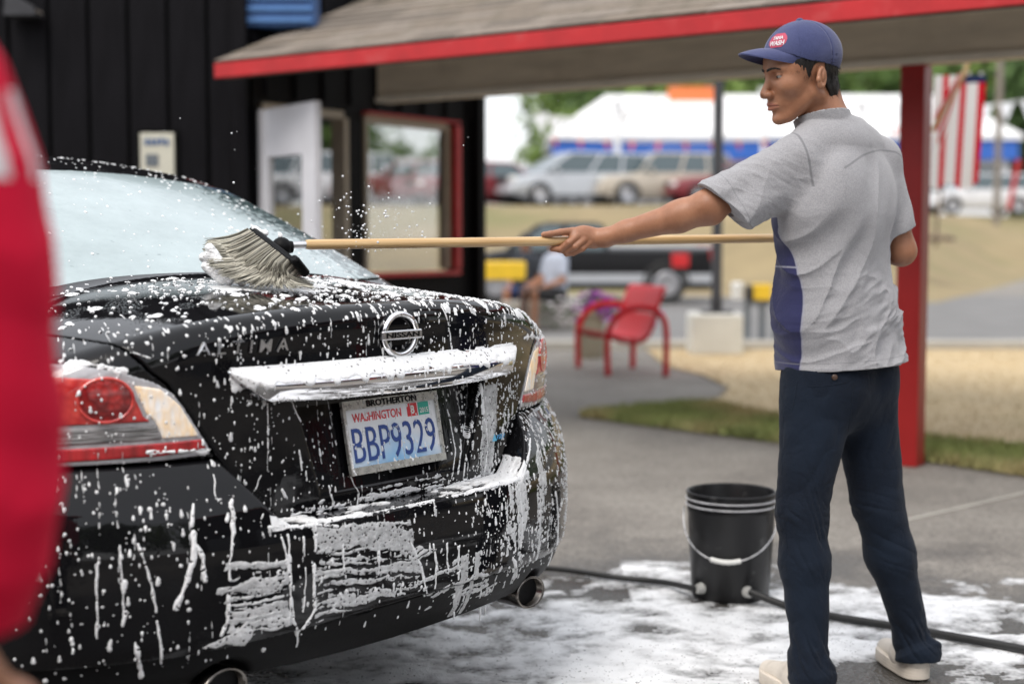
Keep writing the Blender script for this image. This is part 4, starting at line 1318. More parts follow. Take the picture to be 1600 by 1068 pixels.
hg = MB(); hg.tube([pts[10], pts[11], pts[12], pts[13], pts[14], pts[15]], .0085, 12); hg.build('grip', M['white_plastic'], bucket, True)
for a, c_ in ((G(1073, 925, .04), 'fitting'), (G(1198, 938, .05), 'fitting')):
    d = (Vector((a.x, a.y, .045)) - Vector((bx, by, .045))); d.z = 0; d.normalize()
    c0 = Vector((bx, by, .045)) + d * .122
    f_ = MB(); f_.tube([c0, c0 + d * .012, c0 + d * .013, c0 + d * .024, c0 + d * .025, c0 + d * .034], [.019, .019, .017, .017, .015, .014], 20)
    f_.build('fitting', mat('fitting_grey', (.42, .42, .40), .5, var=.2, scale=40), bucket, True)
# hose
hz = .020
def gp(px, py): v = G(px, py, hz); v.z = hz; return v
def spline(P, n=10):
    out = []
    for i in range(len(P) - 1):
        p0, p1, p2, p3 = P[max(i - 1, 0)], P[i], P[i + 1], P[min(i + 2, len(P) - 1)]
        for k in range(n):
            t = k / n
            out.append(.5 * ((2 * p1) + (p2 - p0) * t + (2 * p0 - 5 * p1 + 4 * p2 - p3) * t * t + (3 * p1 - p0 - 3 * p2 + p3) * t ** 3))
    return out + [P[-1]]
ho = thing('hose', 'black rubber hose running from the car past the bucket behind the man', 'hose', gp(1200, 935))
dl = Vector((G(1073, 925, .04) - Vector((bx, by, 0)))); dl.z = 0; dl.normalize()
dr = Vector((G(1198, 938, .05) - Vector((bx, by, 0)))); dr.z = 0; dr.normalize()
hm_ = MB(); hm_.tube(spline([gp(640, 860), gp(790, 880), gp(885, 890), gp(960, 901), gp(1030, 908), Vector((bx, by, .045)) + dl * .155]), .0105, 12)
hm_.tube(spline([Vector((bx, by, .05)) + dr * .15, gp(1230, 946), gp(1300, 962), gp(1400, 978), gp(1480, 992), gp(1600, 1014), gp(1760, 1050), gp(1990, 1075)]), .0128, 12)
hm_.build('hose_pipe', M['rubber'], ho, True)
# ------------------------------------------------------------------ people: materials
def skin_mat():
    m, nt, b, L = nodes('skin'); n = nt.nodes
    tc = n.new('ShaderNodeTexCoord')
    nz = n.new('ShaderNodeTexNoise'); nz.inputs['Scale'].default_value = 17; nz.inputs['Detail'].default_value = 10; nz.inputs['Roughness'].default_value = .68
    L.new(tc.outputs['Object'], nz.inputs['Vector'])
    mr = n.new('ShaderNodeMapRange'); mr.inputs[1].default_value = .3; mr.inputs[2].default_value = .7
    L.new(nz.outputs[0], mr.inputs[0])
    mx = n.new('ShaderNodeMix'); mx.data_type = 'RGBA'; mx.inputs[6].default_value = (.29, .125, .066, 1); mx.inputs[7].default_value = (.43, .205, .115, 1)
    L.new(mr.outputs[0], mx.inputs[0])
    at = n.new('ShaderNodeAttribute'); at.attribute_name = 'lip'
    m2 = n.new('ShaderNodeMix'); m2.data_type = 'RGBA'; m2.inputs[7].default_value = (.30, .085, .065, 1)
    L.new(at.outputs['Fac'], m2.inputs[0]); L.new(mx.outputs[2], m2.inputs[6])
    L.new(m2.outputs[2], b.inputs['Base Color'])
    b.inputs['Roughness'].default_value = .46; setv(b, 'Subsurface Weight', .12); setv(b, 'Subsurface Radius', (.012, .005, .003)); setv(b, 'Subsurface Scale', 1.)
    n2 = n.new('ShaderNodeTexNoise'); n2.inputs['Scale'].default_value = 320; n2.inputs['Detail'].default_value = 3
    L.new(tc.outputs['Object'], n2.inputs['Vector'])
    bp = n.new('ShaderNodeBump'); bp.inputs['Distance'].default_value = .0005; L.new(n2.outputs[0], bp.inputs['Height']); L.new(bp.outputs[0], b.inputs['Normal'])
    return m
M['skin'] = skin_mat()
def cloth_mat(name, c1, c2=None, attr=None, ca=None, wv=900., bump=.0004, rough=.85, heather=0., wr=.003, wrs=14., mott=None):
    m, nt, b, L = nodes(name); n = nt.nodes
    tc = n.new('ShaderNodeTexCoord')
    nz = n.new('ShaderNodeTexNoise'); nz.inputs['Scale'].default_value = 330; nz.inputs['Detail'].default_value = 3
    L.new(tc.outputs['Object'], nz.inputs['Vector'])
    mr = n.new('ShaderNodeMapRange'); mr.inputs[1].default_value = .35; mr.inputs[2].default_value = .65; mr.inputs[3].default_value = 1 - heather; mr.inputs[4].default_value = 1 + heather
    L.new(nz.outputs[0], mr.inputs[0])
    vm = n.new('ShaderNodeVectorMath'); vm.operation = 'SCALE'; vm.inputs[0].default_value = c1; L.new(mr.outputs[0], vm.inputs['Scale'])
    out = vm.outputs[0]
    if mott:
        n4 = n.new('ShaderNodeTexNoise'); n4.inputs['Scale'].default_value = mott[1]; n4.inputs['Detail'].default_value = 6
        L.new(tc.outputs['Object'], n4.inputs['Vector'])
        r4 = n.new('ShaderNodeMapRange'); r4.inputs[1].default_value = .38; r4.inputs[2].default_value = .72; L.new(n4.outputs[0], r4.inputs[0])
        x4 = n.new('ShaderNodeMix'); x4.data_type = 'RGBA'; x4.inputs[7].default_value = (*mott[0], 1)
        L.new(r4.outputs[0], x4.inputs[0]); L.new(out, x4.inputs[6]); out = x4.outputs[2]
    for (a_, col_) in (attr or []):
        at = n.new('ShaderNodeAttribute'); at.attribute_name = a_
        cl_ = n.new('ShaderNodeMapRange'); cl_.inputs[1].default_value = -.0012; cl_.inputs[2].default_value = .0012
        L.new(at.outputs['Fac'], cl_.inputs[0])
        mx = n.new('ShaderNodeMix'); mx.data_type = 'RGBA'; mx.inputs[7].default_value = (*col_, 1)
        L.new(cl_.outputs[0], mx.inputs[0]); L.new(out, mx.inputs[6]); out = mx.outputs[2]
    L.new(out, b.inputs['Base Color'])
    b.inputs['Roughness'].default_value = rough; setv(b, 'Sheen Weight', .25); setv(b, 'Specular IOR Level', .25)
    n2 = n.new('ShaderNodeTexNoise'); n2.inputs['Scale'].default_value = wv; L.new(tc.outputs['Object'], n2.inputs['Vector'])
    b1 = n.new('ShaderNodeBump'); b1.inputs['Distance'].default_value = bump; b1.inputs['Strength'].default_value = .6
    L.new(n2.outputs[0], b1.inputs['Height'])
    n3 = n.new('ShaderNodeTexNoise'); n3.inputs['Scale'].default_value = wrs; n3.inputs['Detail'].default_value = 4; n3.inputs['Distortion'].default_value = .8
    L.new(tc.outputs['Object'], n3.inputs['Vector'])
    b2 = n.new('ShaderNodeBump'); b2.inputs['Distance'].default_value = wr; b2.inputs['Strength'].default_value = .8
    L.new(n3.outputs[0], b2.inputs['Height']); L.new(b1.outputs[0], b2.inputs['Normal'])
    L.new(b2.outputs[0], b.inputs['Normal'])
    return m
NAVY = (.022, .024, .085)
M['shirt'] = cloth_mat('grey_shirt', (.325, .322, .335), attr=[('panel', NAVY), ('seam', (.20, .20, .21)), ('line', (.30, .30, .36))], heather=.13, wr=.005, wrs=13)
M['trousers'] = cloth_mat('navy_trousers', (.0045, .0085, .0175), heather=.3, wr=.006, wrs=19, rough=.9, mott=((.0075, .0145, .028), 5))
M['trousers'].node_tree.nodes['Principled BSDF'].inputs['Sheen Weight'].default_value = .04
M['cap_cloth'] = cloth_mat('cap_cloth', (.048, .058, .145), heather=.12, wr=.0012, wrs=30, mott=((.075, .085, .18), 9))
M['red_cloth'] = cloth_mat('red_cloth', (.60, .004, .035), heather=.05, wr=.004, wrs=9)
M['red_cloth'].node_tree.nodes['Principled BSDF'].inputs['Sheen Weight'].default_value = 0
M['print_white'] = cloth_mat('print_white', (.70, .66, .68), heather=.05)
M['hair'] = mat('hair', (.008, .006, .005), .45, var=.5, scale=60, bump=.003, bscale=120, aniso=(3, 3, 1))
M['eye_white'] = mat('eye_white', (.30, .26, .24), .2, var=.05)
M['iris'] = mat('iris', (.02, .012, .008), .1, var=.1)
M['shoe'] = mat('shoe_knit', (.72, .66, .58), .7, var=.1, scale=12, bump=.0012, bscale=160, dirt=((.50, .45, .38), 16, .55, .75))
M['sole'] = mat('shoe_sole', (.70, .63, .54), .6, var=.1, scale=18)

# ------------------------------------------------------------------ the man
YB = 3.77
man_c = W(1310, 600, YB)
man = thing('person', 'man in grey t-shirt, dark trousers and navy cap holding the long brush handle', 'person', (man_c.x, man_c.y, 0))
fd = Vector((-.68, .733, 0)).normalized()        # chest direction
lf_ = Vector((-fd.y, fd.x, 0))                    # his left
TB = np.array([lf_[:], fd[:], (0, 0, 1)], np.float32)
shL, shR = W(1243, 252, 3.675), W(1372, 250, 3.86)
elL, wrL = W(1106, 322, 3.62), W(946, 371, 3.705)
elR, wrR = W(1408, 392, 3.87), W(1325, 374, 4.02)
hipc = W(1312, 585, 3.77)
chest = W(1303, 330, 3.765); belly = W(1304, 480, 3.775); upc = W(1308, 240, 3.765)
neck0 = W(1292, 193, 3.76)
HC = W(1255, 124, 3.74)
yaw = R(196); pit = R(8)
hF = Vector((math.cos(yaw) * math.cos(pit), math.sin(yaw) * math.cos(pit), -math.sin(pit)))
hL = Vector((-math.sin(yaw), math.cos(yaw), 0)); hU = hF.cross(hL)
roll = R(-3); hL, hU = (hL * math.cos(roll) + hU * math.sin(roll)).normalized(), (hU * math.cos(roll) - hL * math.sin(roll)).normalized()
HBs = np.array([hF[:], hL[:], hU[:]], np.float32)
HM = Matrix((hF, hL, hU)).transposed()
def hp(f, l, u): return HC + HM @ Vector((f, l, u))
def headq(p): return (p - np.array(HC[:], np.float32)) @ HBs.T
def d_head(p):
    return near_fn(p, HC, .21, d_head_)
def d_head_(p):
    q = headq(p)
    s = q.copy(); s[:, 1] = np.abs(s[:, 1])
    d = ell(q, (.000, 0, .050), (.100, .077, .088))
    d = smin(d, ell(q, (.040, 0, .004), (.058, .060, .088)), .03)
    d = smin(d, cap(s, (.004, .050, -.040), (.062, .020, -.088), .017, .016), .030)
    d = smin(d, ell(q, (.078, 0, -.093), (.018, .022, .016)), .014)
    d = smin(d, ell(q, (.070, 0, -.050), (.028, .032, .032)), .018)
    d = smin(d, ell(s, (.062, .042, -.012), (.026, .020, .020)), .022)
    d = smin(d, cap(s, (.091, .010, .034), (.080, .046, .034), .0085, .0065), .012)
    d = smax(d, -ell(s, (.101, .033, .016), (.019, .020, .0115)), .010)
    d = smin(d, cap(s, (.088, 0, .022), (.116, 0, -.024), .0085, .0095), .010)
    d = smin(d, ell(s, (.107, .012, -.029), (.0135, .0095, .0095)), .006)
    d = smax(d, -ell(s, (.110, .0075, -.0385), (.006, .004, .004)), .003)
    d = smin(d, cap(s, (.100, 0, -.036), (.100, 0, -.048), .006, .006), .007)
    d = smin(d, cap(s, (.1035, 0, -.0535), (.090, .021, -.0565), .0062, .003), .004)
    d = smin(d, cap(s, (.1010, 0, -.0655), (.089, .019, -.0625), .0070, .0035), .004)
    d = smax(d, -cap(s, (.113, 0, -.0595), (.090, .025, -.0600), .0016, .0012), .0025)
    d = smax(d, -ell(q, (.104, 0, -.078), (.010, .020, .006)), .006)
    # lids over the eyeball
    e = np.array((.0785, .0325, .0155), np.float32)
    qe = s - e; r = np.sqrt((qe * qe).sum(1))
    up = np.maximum(r - .0142, -(qe[:, 2] - .0020 + .10 * qe[:, 0]))
    lo = np.maximum(r - .0138, qe[:, 2] + .0045)
    d = smin(d, np.minimum(up, lo), .003)
    # ear
    c, sn = math.cos(R(20)), math.sin(R(20))
    ce, se = math.cos(R(-12)), math.sin(R(-12))
    x = s[:, 0] + .010; y = s[:, 1] - .079; z = s[:, 2] + .002
    x2 = x * c + y * sn; y2 = -x * sn + y * c
    x3 = x2 * ce - z * se; z3 = x2 * se + z * ce
    ear = np.stack([x3, y2, z3], 1)
    eo = ell(ear, (0, 0, 0), (.0165, .0090, .0300)); 
    eo = smax(eo, -ell(ear, (-.001, .0085, .003), (.0112, .0070, .0225)), .003)
    eo = smin(eo, ell(ear, (-.002, .002, .006), (.006, .006, .016)), .003)
    eo = smin(eo, ell(ear, (.015, .002, -.006), (.0045, .005, .007)), .003)
    d = smin(d, eo, .005)
    return d
hands = {}
def d_hand_left(p):
    c = Vector((HD.y, -HD.x, 0)).normalized(); c = c if c.y < 0 else -c   # towards the viewer
    a = -HD; u = Vector((0, 0, 1))
    def hpnt(px, off_c, off_u): return on_handle(px) + c * off_c + u * off_u
    A = lambda *t: np.array(hpnt(*t)[:], np.float32)
    B = np.array([a[:], c[:], u[:]], np.float32)
    d = cap(p, wrL[:], A(925, .014, .006), .024, .026)
    d = smin(d, ell(p, A(908, .016, .010), (.046, .019, .030), B), .012)
    k = .006
    chains = [
        ([(892, .010, .026), (872, .014, .023), (858, .010, .019), (848, .006, .0175)], .0098, .0072),      # index, laid along the top
        ([(894, .024, .012), (881, .026, -.004), (872, .012, -.021), (864, -.004, -.020)], .0100, .0072),  # middle, curled under
        ([(903, .028, .002), (890, .028, -.015), (880, .012, -.026), (872, -.006, -.022)], .0096, .0070),
        ([(912, .026, -.006), (902, .026, -.020), (891, .016, -.031), (882, .010, -.034)], .0086, .0066),
    ]
    for ch, r0, r1 in chains:
        P = [A(*t) for t in ch]
        f = None
        for i in range(3):
            ra = r0 + (r1 - r0) * i / 3; rb = r0 + (r1 - r0) * (i + 1) / 3
            e = cap(p, P[i], P[i + 1], ra, rb)
            f = e if f is None else smin(f, e, .003)
        d = smin(d, f, .004)
    th = [A(926, -.004, .016), A(905, -.019, .014), A(888, -.021, .004), A(877, -.019, -.004)]
    for i in range(3): d = smin(d, cap(p, th[i], th[i + 1], .0125 - .0015 * i, .011 - .0015 * i), .006)
    return d
def d_hand_right(p):
    c = Vector((HD.y, -HD.x, 0)).normalized(); c = c if c.y < 0 else -c
    B = np.array([HD[:], c[:], (0, 0, 1)], np.float32)
    Q = HB - HD * .06
    A = lambda x, y, z: np.array((Q + HD * x + c * y + Vector((0, 0, z)))[:], np.float32)
    d = cap(p, wrR[:], A(0, .020, -.02), .026, .024)
    d = smin(d, ell(p, A(0, .020, .004), (.040, .016, .036), B), .01)
    for i in range(4):
        x = -.033 + .022 * i; r = .0095 - .0006 * abs(i - 1)
        P = [A(x, .022, .022), A(x, .004, .026), A(x, -.020, .012), A(x, -.018, -.012)]
        for j in range(3): d = smin(d, cap(p, P[j], P[j + 1], r, r * .92), .0035)
    P = [A(-.03, .016, -.02), A(-.045, .0, -.022), A(-.045, -.017, -.010)]
    for j in range(2): d = smin(d, cap(p, P[j], P[j + 1], .0115, .010), .006)
    return d
hipL, hipR = hipc + lf_ * .088, hipc - lf_ * .088
knL, knR = W(1252, 800, 3.67), W(1372, 790, 3.80)
anL, anR = W(1265, 1024, 3.63), W(1428, 1006, 3.83)
def d_man(p):
    d = d_head(p)
    neckT = hp(-.020, 0, -.050)
    d = smin(d, cap(p, neckT[:], neck0[:], .053, .060), .018)
    d = smin(d, cap(p, hp(-.045, 0, -.01)[:], neck0[:], .045, .055), .015)
    # sternomastoid
    d = smin(d, cap(p, hp(-.015, -.052, -.045)[:], (neck0 + fd * .05 - Vector((0, 0, .03)))[:], .014, .012), .014)
    d = smin(d, cap(p, hp(-.015, .052, -.045)[:], (neck0 + fd * .05 - Vector((0, 0, .03)))[:], .014, .012), .014)
    t = ecap(p, upc[:], belly[:], (.145, .082), (.130, .085), TB)
    d = smin(d, t, .05)
    d = smin(d, ecap(p, belly[:], hipc[:], (.13, .085), (.145, .10), TB), .04)
    for a, b, r0, r1 in ((upc, shL, .05, .052), (upc, shR, .05, .052)): d = smin(d, cap(p, a[:], b[:], r0, r1), .03)
    d = smin(d, cap(p, shL[:], elL[:], .048, .040), .03)
    # forearm: muscle belly near the elbow, flattened wrist
    mid = elL.lerp(wrL, .28) + Vector((0, 0, -.004))
    d = smin(d, cap(p, elL[:], mid[:], .039, .0385), .02)
    d = smin(d, cap(p, mid[:], elL.lerp(wrL, .80)[:], .0385, .0270), .02)
    d = smin(d, cap(p, elL.lerp(wrL, .78)[:], wrL[:], .0265, .0245), .015)
    d = smin(d, cap(p, (elL + Vector((.012, 0, -.018)))[:], elL.lerp(wrL, .2)[:], .028, .03), .02)
    d = smin(d, cap(p, shR[:], elR[:], .048, .038), .03)
    d = smin(d, cap(p, elR[:], elR.lerp(wrR, .3)[:], .038, .040), .02)
    d = smin(d, cap(p, elR.lerp(wrR, .3)[:], wrR[:], .038, .024), .02)
    d = smin(d, near_fn(p, on_handle(895), .13, d_hand_left), .010)
    d = smin(d, near_fn(p, HB, .17, d_hand_right), .010)
    for h_, k_, a_ in ((hipL, knL, anL), (hipR, knR, anR)):
        d = smin(d, cap(p, h_[:], k_[:], .070, .046), .03)
        d = smin(d, cap(p, k_[:], a_[:], .046, .032), .02)
    return d
def man_skin():
    pts = [shL, shR, elL, wrL, elR, wrR, HB, on_handle(848), hp(.13, 0, .1), hp(-.1, 0, .12), hp(0, .1, .15), anL, anR]
    lo = np.min([q[:] for q in pts], 0) - .09; hi = np.max([q[:] for q in pts], 0) + .09
    o = sdf_obj('body', d_man, lo, hi, .0032, M['skin'], man, newton=2, marg=1.25)
    V = np.array([v.co[:] for v in o.data.vertices], np.float32)
    q = headq(V); q[:, 1] = np.abs(q[:, 1])
    dl = np.minimum(cap(q, (.1045, 0, -.0535), (.090, .021, -.0575), .0058, .003), cap(q, (.1020, 0, -.0655), (.089, .019, -.0625), .0062, .003))
    fattr(o, 'lip', np.clip(-dl / .003 + .55, 0, .8))
    return o
man_body = man_skin()
# eyes, brows
for sg in (-1, 1):
    e = MB(); c = hp(.0785, sg * .0325, .0155); e.ball(c, .0128, n=20, m=14)
    eo_ = e.build('eye', M['eye_white'], man, 'all')
    gd = (HM @ Vector((1, sg * .05 - .12, -.22))).normalized()
    i_ = MB(); T = gd.to_track_quat('Z', 'Y').to_matrix().to_4x4()
    i_.ball(c + gd * .0070, .0072, .0072, .0064, 16, 10); i_.build('iris', M['iris'], eo_, 'all')
    def bw(p, sg=sg):
        q = headq(p); l = q[:, 1] * sg; t = np.clip((l - .010) / .040, 0, 1)
        d = np.hypot(np.minimum(l - .010, 0) + np.maximum(l - .050, 0), q[:, 2] - (.0325 + .006 * np.sin(t * 2.6) - .004 * t)) - (.0036 - .002 * t)
        d = np.maximum(d, .03 - q[:, 0]); return np.maximum(np.maximum(d, d_head(p) - .0016), -(d_head(p) + .004)) + .0008 * vnoise(l * 500, q[:, 0] * 200, q[:, 2] * 300)
    c0 = hp(.088, sg * .03, .036)
    sdf_obj('eyebrow', bw, np.array(c0[:]) - .035, np.array(c0[:]) + .035, .0018, M['hair'], man)
# cap
def crownd(q):
    return ell(q, (-.004, 0, .060), (.107, .085, .090))
def d_cap(p):
    q = headq(p)
    c = crownd(q) + .0012 * fbm(q[:, 0] * 18, q[:, 1] * 18, q[:, 2] * 18, 3)
    ang = np.arctan2(q[:, 1], q[:, 0] + .004)
    for k in range(6):
        da = np.abs(np.angle(np.exp(1j * (ang - (k * PI / 3 + PI / 6 * 0)))))
        c = c + .0014 * np.exp(-(da * np.hypot(q[:, 0], q[:, 1]) / .0022) ** 2)
    btn = ell(q, (-.004, 0, .151), (.009, .009, .005)); c = smin(c, btn, .003)
    cut = .040 + .044 * np.maximum(0, np.cos(ang)) ** 1.6 - q[:, 2]
    cut = np.where(q[:, 0] < -.004, .040 + .30 * (q[:, 0] + .004) - q[:, 2], cut)
    c = np.maximum(c, cut)
    inner = ell(q, (-.004, 0, .056), (.103, .081, .086))
    return np.maximum(c, -inner)
lo = np.array(HC[:]) - .18; hi = np.array(HC[:]) + .20
capo = sdf_obj('cap', d_cap, lo, hi, .0028, M['cap_cloth'], man)
bm_ = MB()
def brim(u, v, off=0.):
    th = (u - .5) * 2                      # -1..1 across
    ang = th * R(64)
    ex, ey = .103 * math.cos(ang), .083 * math.sin(ang)
    reach = .078 * max(0, math.cos(th * PI / 2)) ** .55 * v
    x = -.004 + ex + reach; y = ey * (1 - .10 * v)
    zb = .042 + .044 * max(0, math.cos(ang)) ** 1.6
    z = zb + .004 - .016 * (abs(th) ** 2.0) * v + .10 * reach - 2.2 * reach * reach + off
    return hp(x - .003, y, z)
N1, N2 = 41, 9
top = [[brim(i / (N1 - 1), j / (N2 - 1)) for j in range(N2)] for i in range(N1)]
bot = [[brim(i / (N1 - 1), j / (N2 - 1), -.0035) for j in range(N2)] for i in range(N1)]
vs = [q for row in top for q in row] + [q for row in bot for q in row]
K = N1 * N2; fs = []
for i in range(N1 - 1):
    for j in range(N2 - 1):
        a = i * N2 + j; fs += [(a, a + N2, a + N2 + 1, a + 1), (K + a, K + a + 1, K + a + N2 + 1, K + a + N2)]
    a = i * N2 + N2 - 1; fs.append((a, a + N2, K + a + N2, K + a))
for i in (0, N1 - 1):
    for j in range(N2 - 1):
        a = i * N2 + j; fs.append((a, a + 1, K + a + 1, K + a))
bm_.add(vs, fs); bm_.build('cap_brim', M['cap_cloth'], man, True)
# cap lettering, pressed on the crown
CBV = bvh_of([capo])
def cap_text(name, body_, f0, u0, h, w, m, off, ex=.0006, patch=None):
    ang0 = 1.05 * -1 if hL.y > 0 else 1.05
    side = 1 if hp(0, 1, 0).y < hp(0, -1, 0).y else -1
    V, F = (text_shape(body_, h, w, ex, .03) if body_ else patch)
    out = []
    for v in V:
        a = side * (f0 + v[0] / .100)
        dirv = Vector((math.cos(a), math.sin(a), 0))
        o = Vector((-.004, 0, u0 + v[1])) + dirv * .3
        w0 = HC + HM @ o; dw = HM @ (-dirv)
        hgt = CBV.ray_cast(w0, dw)
        P = hgt[0] if hgt[0] else w0 + dw * .2
        out.append(P - dw * (off + v[2]))
    mesh_obj(name, out, F, m, capo, False, False)
pv = [(x, y, 0) for x in np.linspace(-.030, .030, 9) for y in np.linspace(-.017, .017, 5) ]
pv = [(x * math.sqrt(max(.1, 1 - (y / .020) ** 2)), y, 0) for x, y, _ in pv]
pf = [(i * 5 + j, (i + 1) * 5 + j, (i + 1) * 5 + j + 1, i * 5 + j + 1) for i in range(8) for j in range(4)]
cap_text('cap_patch', None, .36, .105, 0, 0, mat('patch_red', (.45, .05, .10), .6), .0012, patch=(np.array(pv), pf))
cap_text('cap_lettering', 'TANA', .36, .1115, .0080, .034, M['print_white'], .0022)
cap_text('cap_lettering', 'WASH', .36, .0985, .0120, .046, M['print_white'], .0022)
# hair
def d_hair(p):
    q = headq(p); s = q.copy(); s[:, 1] = np.abs(s[:, 1])
    shell = ell(q, (.000, 0, .046), (.1015, .0795, .086))
    low = ell(s, (-.042, .0, -.030), (.050, .060, .056))
    d = smin(shell, low, .02)
    st = vnoise(q[:, 0] * 260, q[:, 1] * 260, q[:, 2] * 40)
    d = d + .0016 * st
    # hairline: forehead and temples, sideburn in front of the ear, nape
    f, u = q[:, 0], q[:, 2]
    edge = .004 * vnoise(q[:, 0] * 90, q[:, 1] * 90, q[:, 2] * 90)
    front = f - (.066 + np.clip(u - .035, 0, 1) * 1.2) + edge
    side = smin(np.maximum(front, .018 + (.04 - f) * .3 - u), np.maximum(np.maximum(f - .040 - .25 * (u - .02), .002 - f), -.022 - u + (f - .008) * .5), .006)
    back = np.maximum(f + .026 + .35 * np.clip(-u, 0, 1), -.072 - u + edge * 2)
    reg = np.minimum(side, back)
    d = smax(d, reg, .003)
    xe = s - np.array((-.008, .080, .0), np.float32)
    d = smax(d, -(ell(xe, (0, 0, 0), (.026, .022, .038))), .003)
    return np.maximum(d, -(d_head(p) + .008))
sdf_obj('hair', d_hair, np.array(HC[:]) - .15, np.array(HC[:]) + .15, .0026, M['hair'], man)
# loose strands over the hair mass, so that its edge breaks up
hv_ = [o for o in man.children if o.name.startswith('hair')][0]
sm2 = MB(); vv = hv_.data.vertices
for k in range(3600):
    v_ = vv[rnd.randrange(len(vv))]; q0 = v_.co.copy(); nn_ = v_.normal
    lq = HM.transposed() @ (q0 - HC)
    if lq.z > .030: continue
    dv = (hU * -1.0 + hF * (.35 if lq.x > 0 else -.25) + nn_ * .22 + Vector((rnd.gauss(0, .22), rnd.gauss(0, .22), rnd.gauss(0, .12)))).normalized()
    L3 = rnd.uniform(.005, .013)
    sm2.tube([q0 - dv * .003, q0 + dv * L3 * .5 + nn_ * .0008, q0 + dv * L3], [.00042, .00036, .00012], 3, caps=False)
tag(sm2.build('hair_strands', M['hair'], hv_, 'all', True, False), kind='stuff')
# trousers
def leg_noise(p, c0, c1, amp):
    """creases running round the leg"""
    z = p[:, 2]
    th = np.arctan2(p[:, 1] - c0[1], p[:, 0] - c0[0])
    w = vnoise(np.cos(th) * 1.1 + z * 1.5, np.sin(th) * 1.1, z * 26 + np.cos(th) * 2.5) + .6 * vnoise(np.cos(th) * 2, np.sin(th) * 2 + 5, z * 55 + np.cos(th) * 4)
    return amp * np.abs(w) ** .8
def d_trousers(p):
    z = p[:, 2]
    seat = ecap(p, (hipc + Vector((0, 0, .09)))[:], (hipc - Vector((0, 0, .04)))[:], (.155, .106), (.163, .118), TB)
    d = seat
    d = smin(d, ell(p, (hipc - fd * .045 + lf_ * .06 - Vector((0, 0, .02)))[:], (.085, .075, .095), TB), .03)
    d = smin(d, ell(p, (hipc - fd * .045 - lf_ * .06 - Vector((0, 0, .02)))[:], (.085, .075, .095), TB), .03)
    L = []
    for (h_, k_, a_, cuff) in ((hipL, knL, anL, W(1268, 1068, 3.635).z + .008), (hipR, knR, anR, W(1428, 1028, 3.83).z)):
        e = cap(p, h_[:], k_[:], .101, .066)
        sh = k_.lerp(a_, .35) + Vector((0, .012, 0)) * 0
        e = smin(e, cap(p, k_[:], sh[:], .0645, .0635), .03)
        e = smin(e, cap(p, sh[:], a_[:], .0630, .046), .03)
        foot = Vector((a_.x, a_.y, cuff + .022)) - fd * .010
        e = smin(e, cap(p, a_[:], foot[:], .049, .063), .022)
        kz = k_.z
        amp = .0008 + .0036 * np.exp(-((z - kz + .02) / .13) ** 2) + .0075 * np.exp(-((z - cuff - .075) / .045) ** 2)
        e = e + leg_noise(p, (a_.x, a_.y), None, 1.) * -amp + amp * .5
        e = np.maximum(e, cuff + .06 * (-(p[:, 0] - a_.x) * fd.x - (p[:, 1] - a_.y) * fd.y) - z)
        # open cuff
        e = np.maximum(e, -np.maximum(np.sqrt((p[:, 0] - foot.x) ** 2 + (p[:, 1] - foot.y) ** 2) - .046, z - cuff - .022))
        L.append(e)
    legs = smin(L[0], L[1], .012)
    fold = .0085 * (np.abs(fbm(p[:, 0] * 5 + p[:, 2] * 3, p[:, 1] * 5, p[:, 2] * 6 - p[:, 0] * 8, 3)) ** .8)
    d = smin(d, legs, .035) - fold + .003
    d = np.maximum(d, z - (hipc.z + .085))
    # hip pocket seam and side seam
    return d
lo = np.min([hipL[:], hipR[:], anL[:], anR[:], knL[:]], 0) - .17; hi = np.max([hipL[:], hipR[:], anL[:], anR[:]], 0) + .17; lo[2] = .03
trou = sdf_obj('trousers', d_trousers, lo, hi, .0042, M['trousers'], man, marg=1.6)
TBV = bvh_of([trou])
def onb(bv, px, py, off=.0):
    o = Vector((0, 0, CAM_H)); d = ray(px, py).normalized(); hgt = bv.ray_cast(o, d)
    return (hgt[0] - d * off, hgt[1]) if hgt[0] else (None, None)
def seam(bv, pts, r, name, m, parent, off=.0):
    P = []
    for i in range(len(pts) - 1):
        for k in range(6):
            t = k / 6; q = onb(bv, pts[i][0] * (1 - t) + pts[i + 1][0] * t, pts[i][1] * (1 - t) + pts[i + 1][1] * t, off)[0]
            if q: P.append(q)
    if len(P) > 2:
        s = MB(); s.tube(P, r, 5); return s.build(name, m, parent, 'all')
seam(TBV, [(1216, 592), (1219, 610), (1225, 630), (1238, 640), (1243, 615), (1246, 590)], .0012, 'pocket_seam', M['trousers'], trou)
seam(TBV, [(1262, 604), (1290, 603), (1330, 596)], .0012, 'back_pocket_seam', M['trousers'], trou)
seam(TBV, [(1332, 600), (1330, 640), (1324, 680)], .0013, 'seat_seam', M['trousers'], trou)
seam(TBV, [(1225, 640), (1222, 700), (1224, 790), (1232, 870)], .0009, 'side_seam', M['trousers'], trou)
q, nn = onb(TBV, 1304, 589, .0)
if q:
    b_ = MB(); b_.lathe([(.001, .004), (.0055, .004), (.0075, .0025), (.0078, 0)], 16, q, M=nn.to_track_quat('Z', 'Y').to_matrix().to_4x4()); b_.build('button', mat('horn', (.08, .045, .03), .35), trou, True)
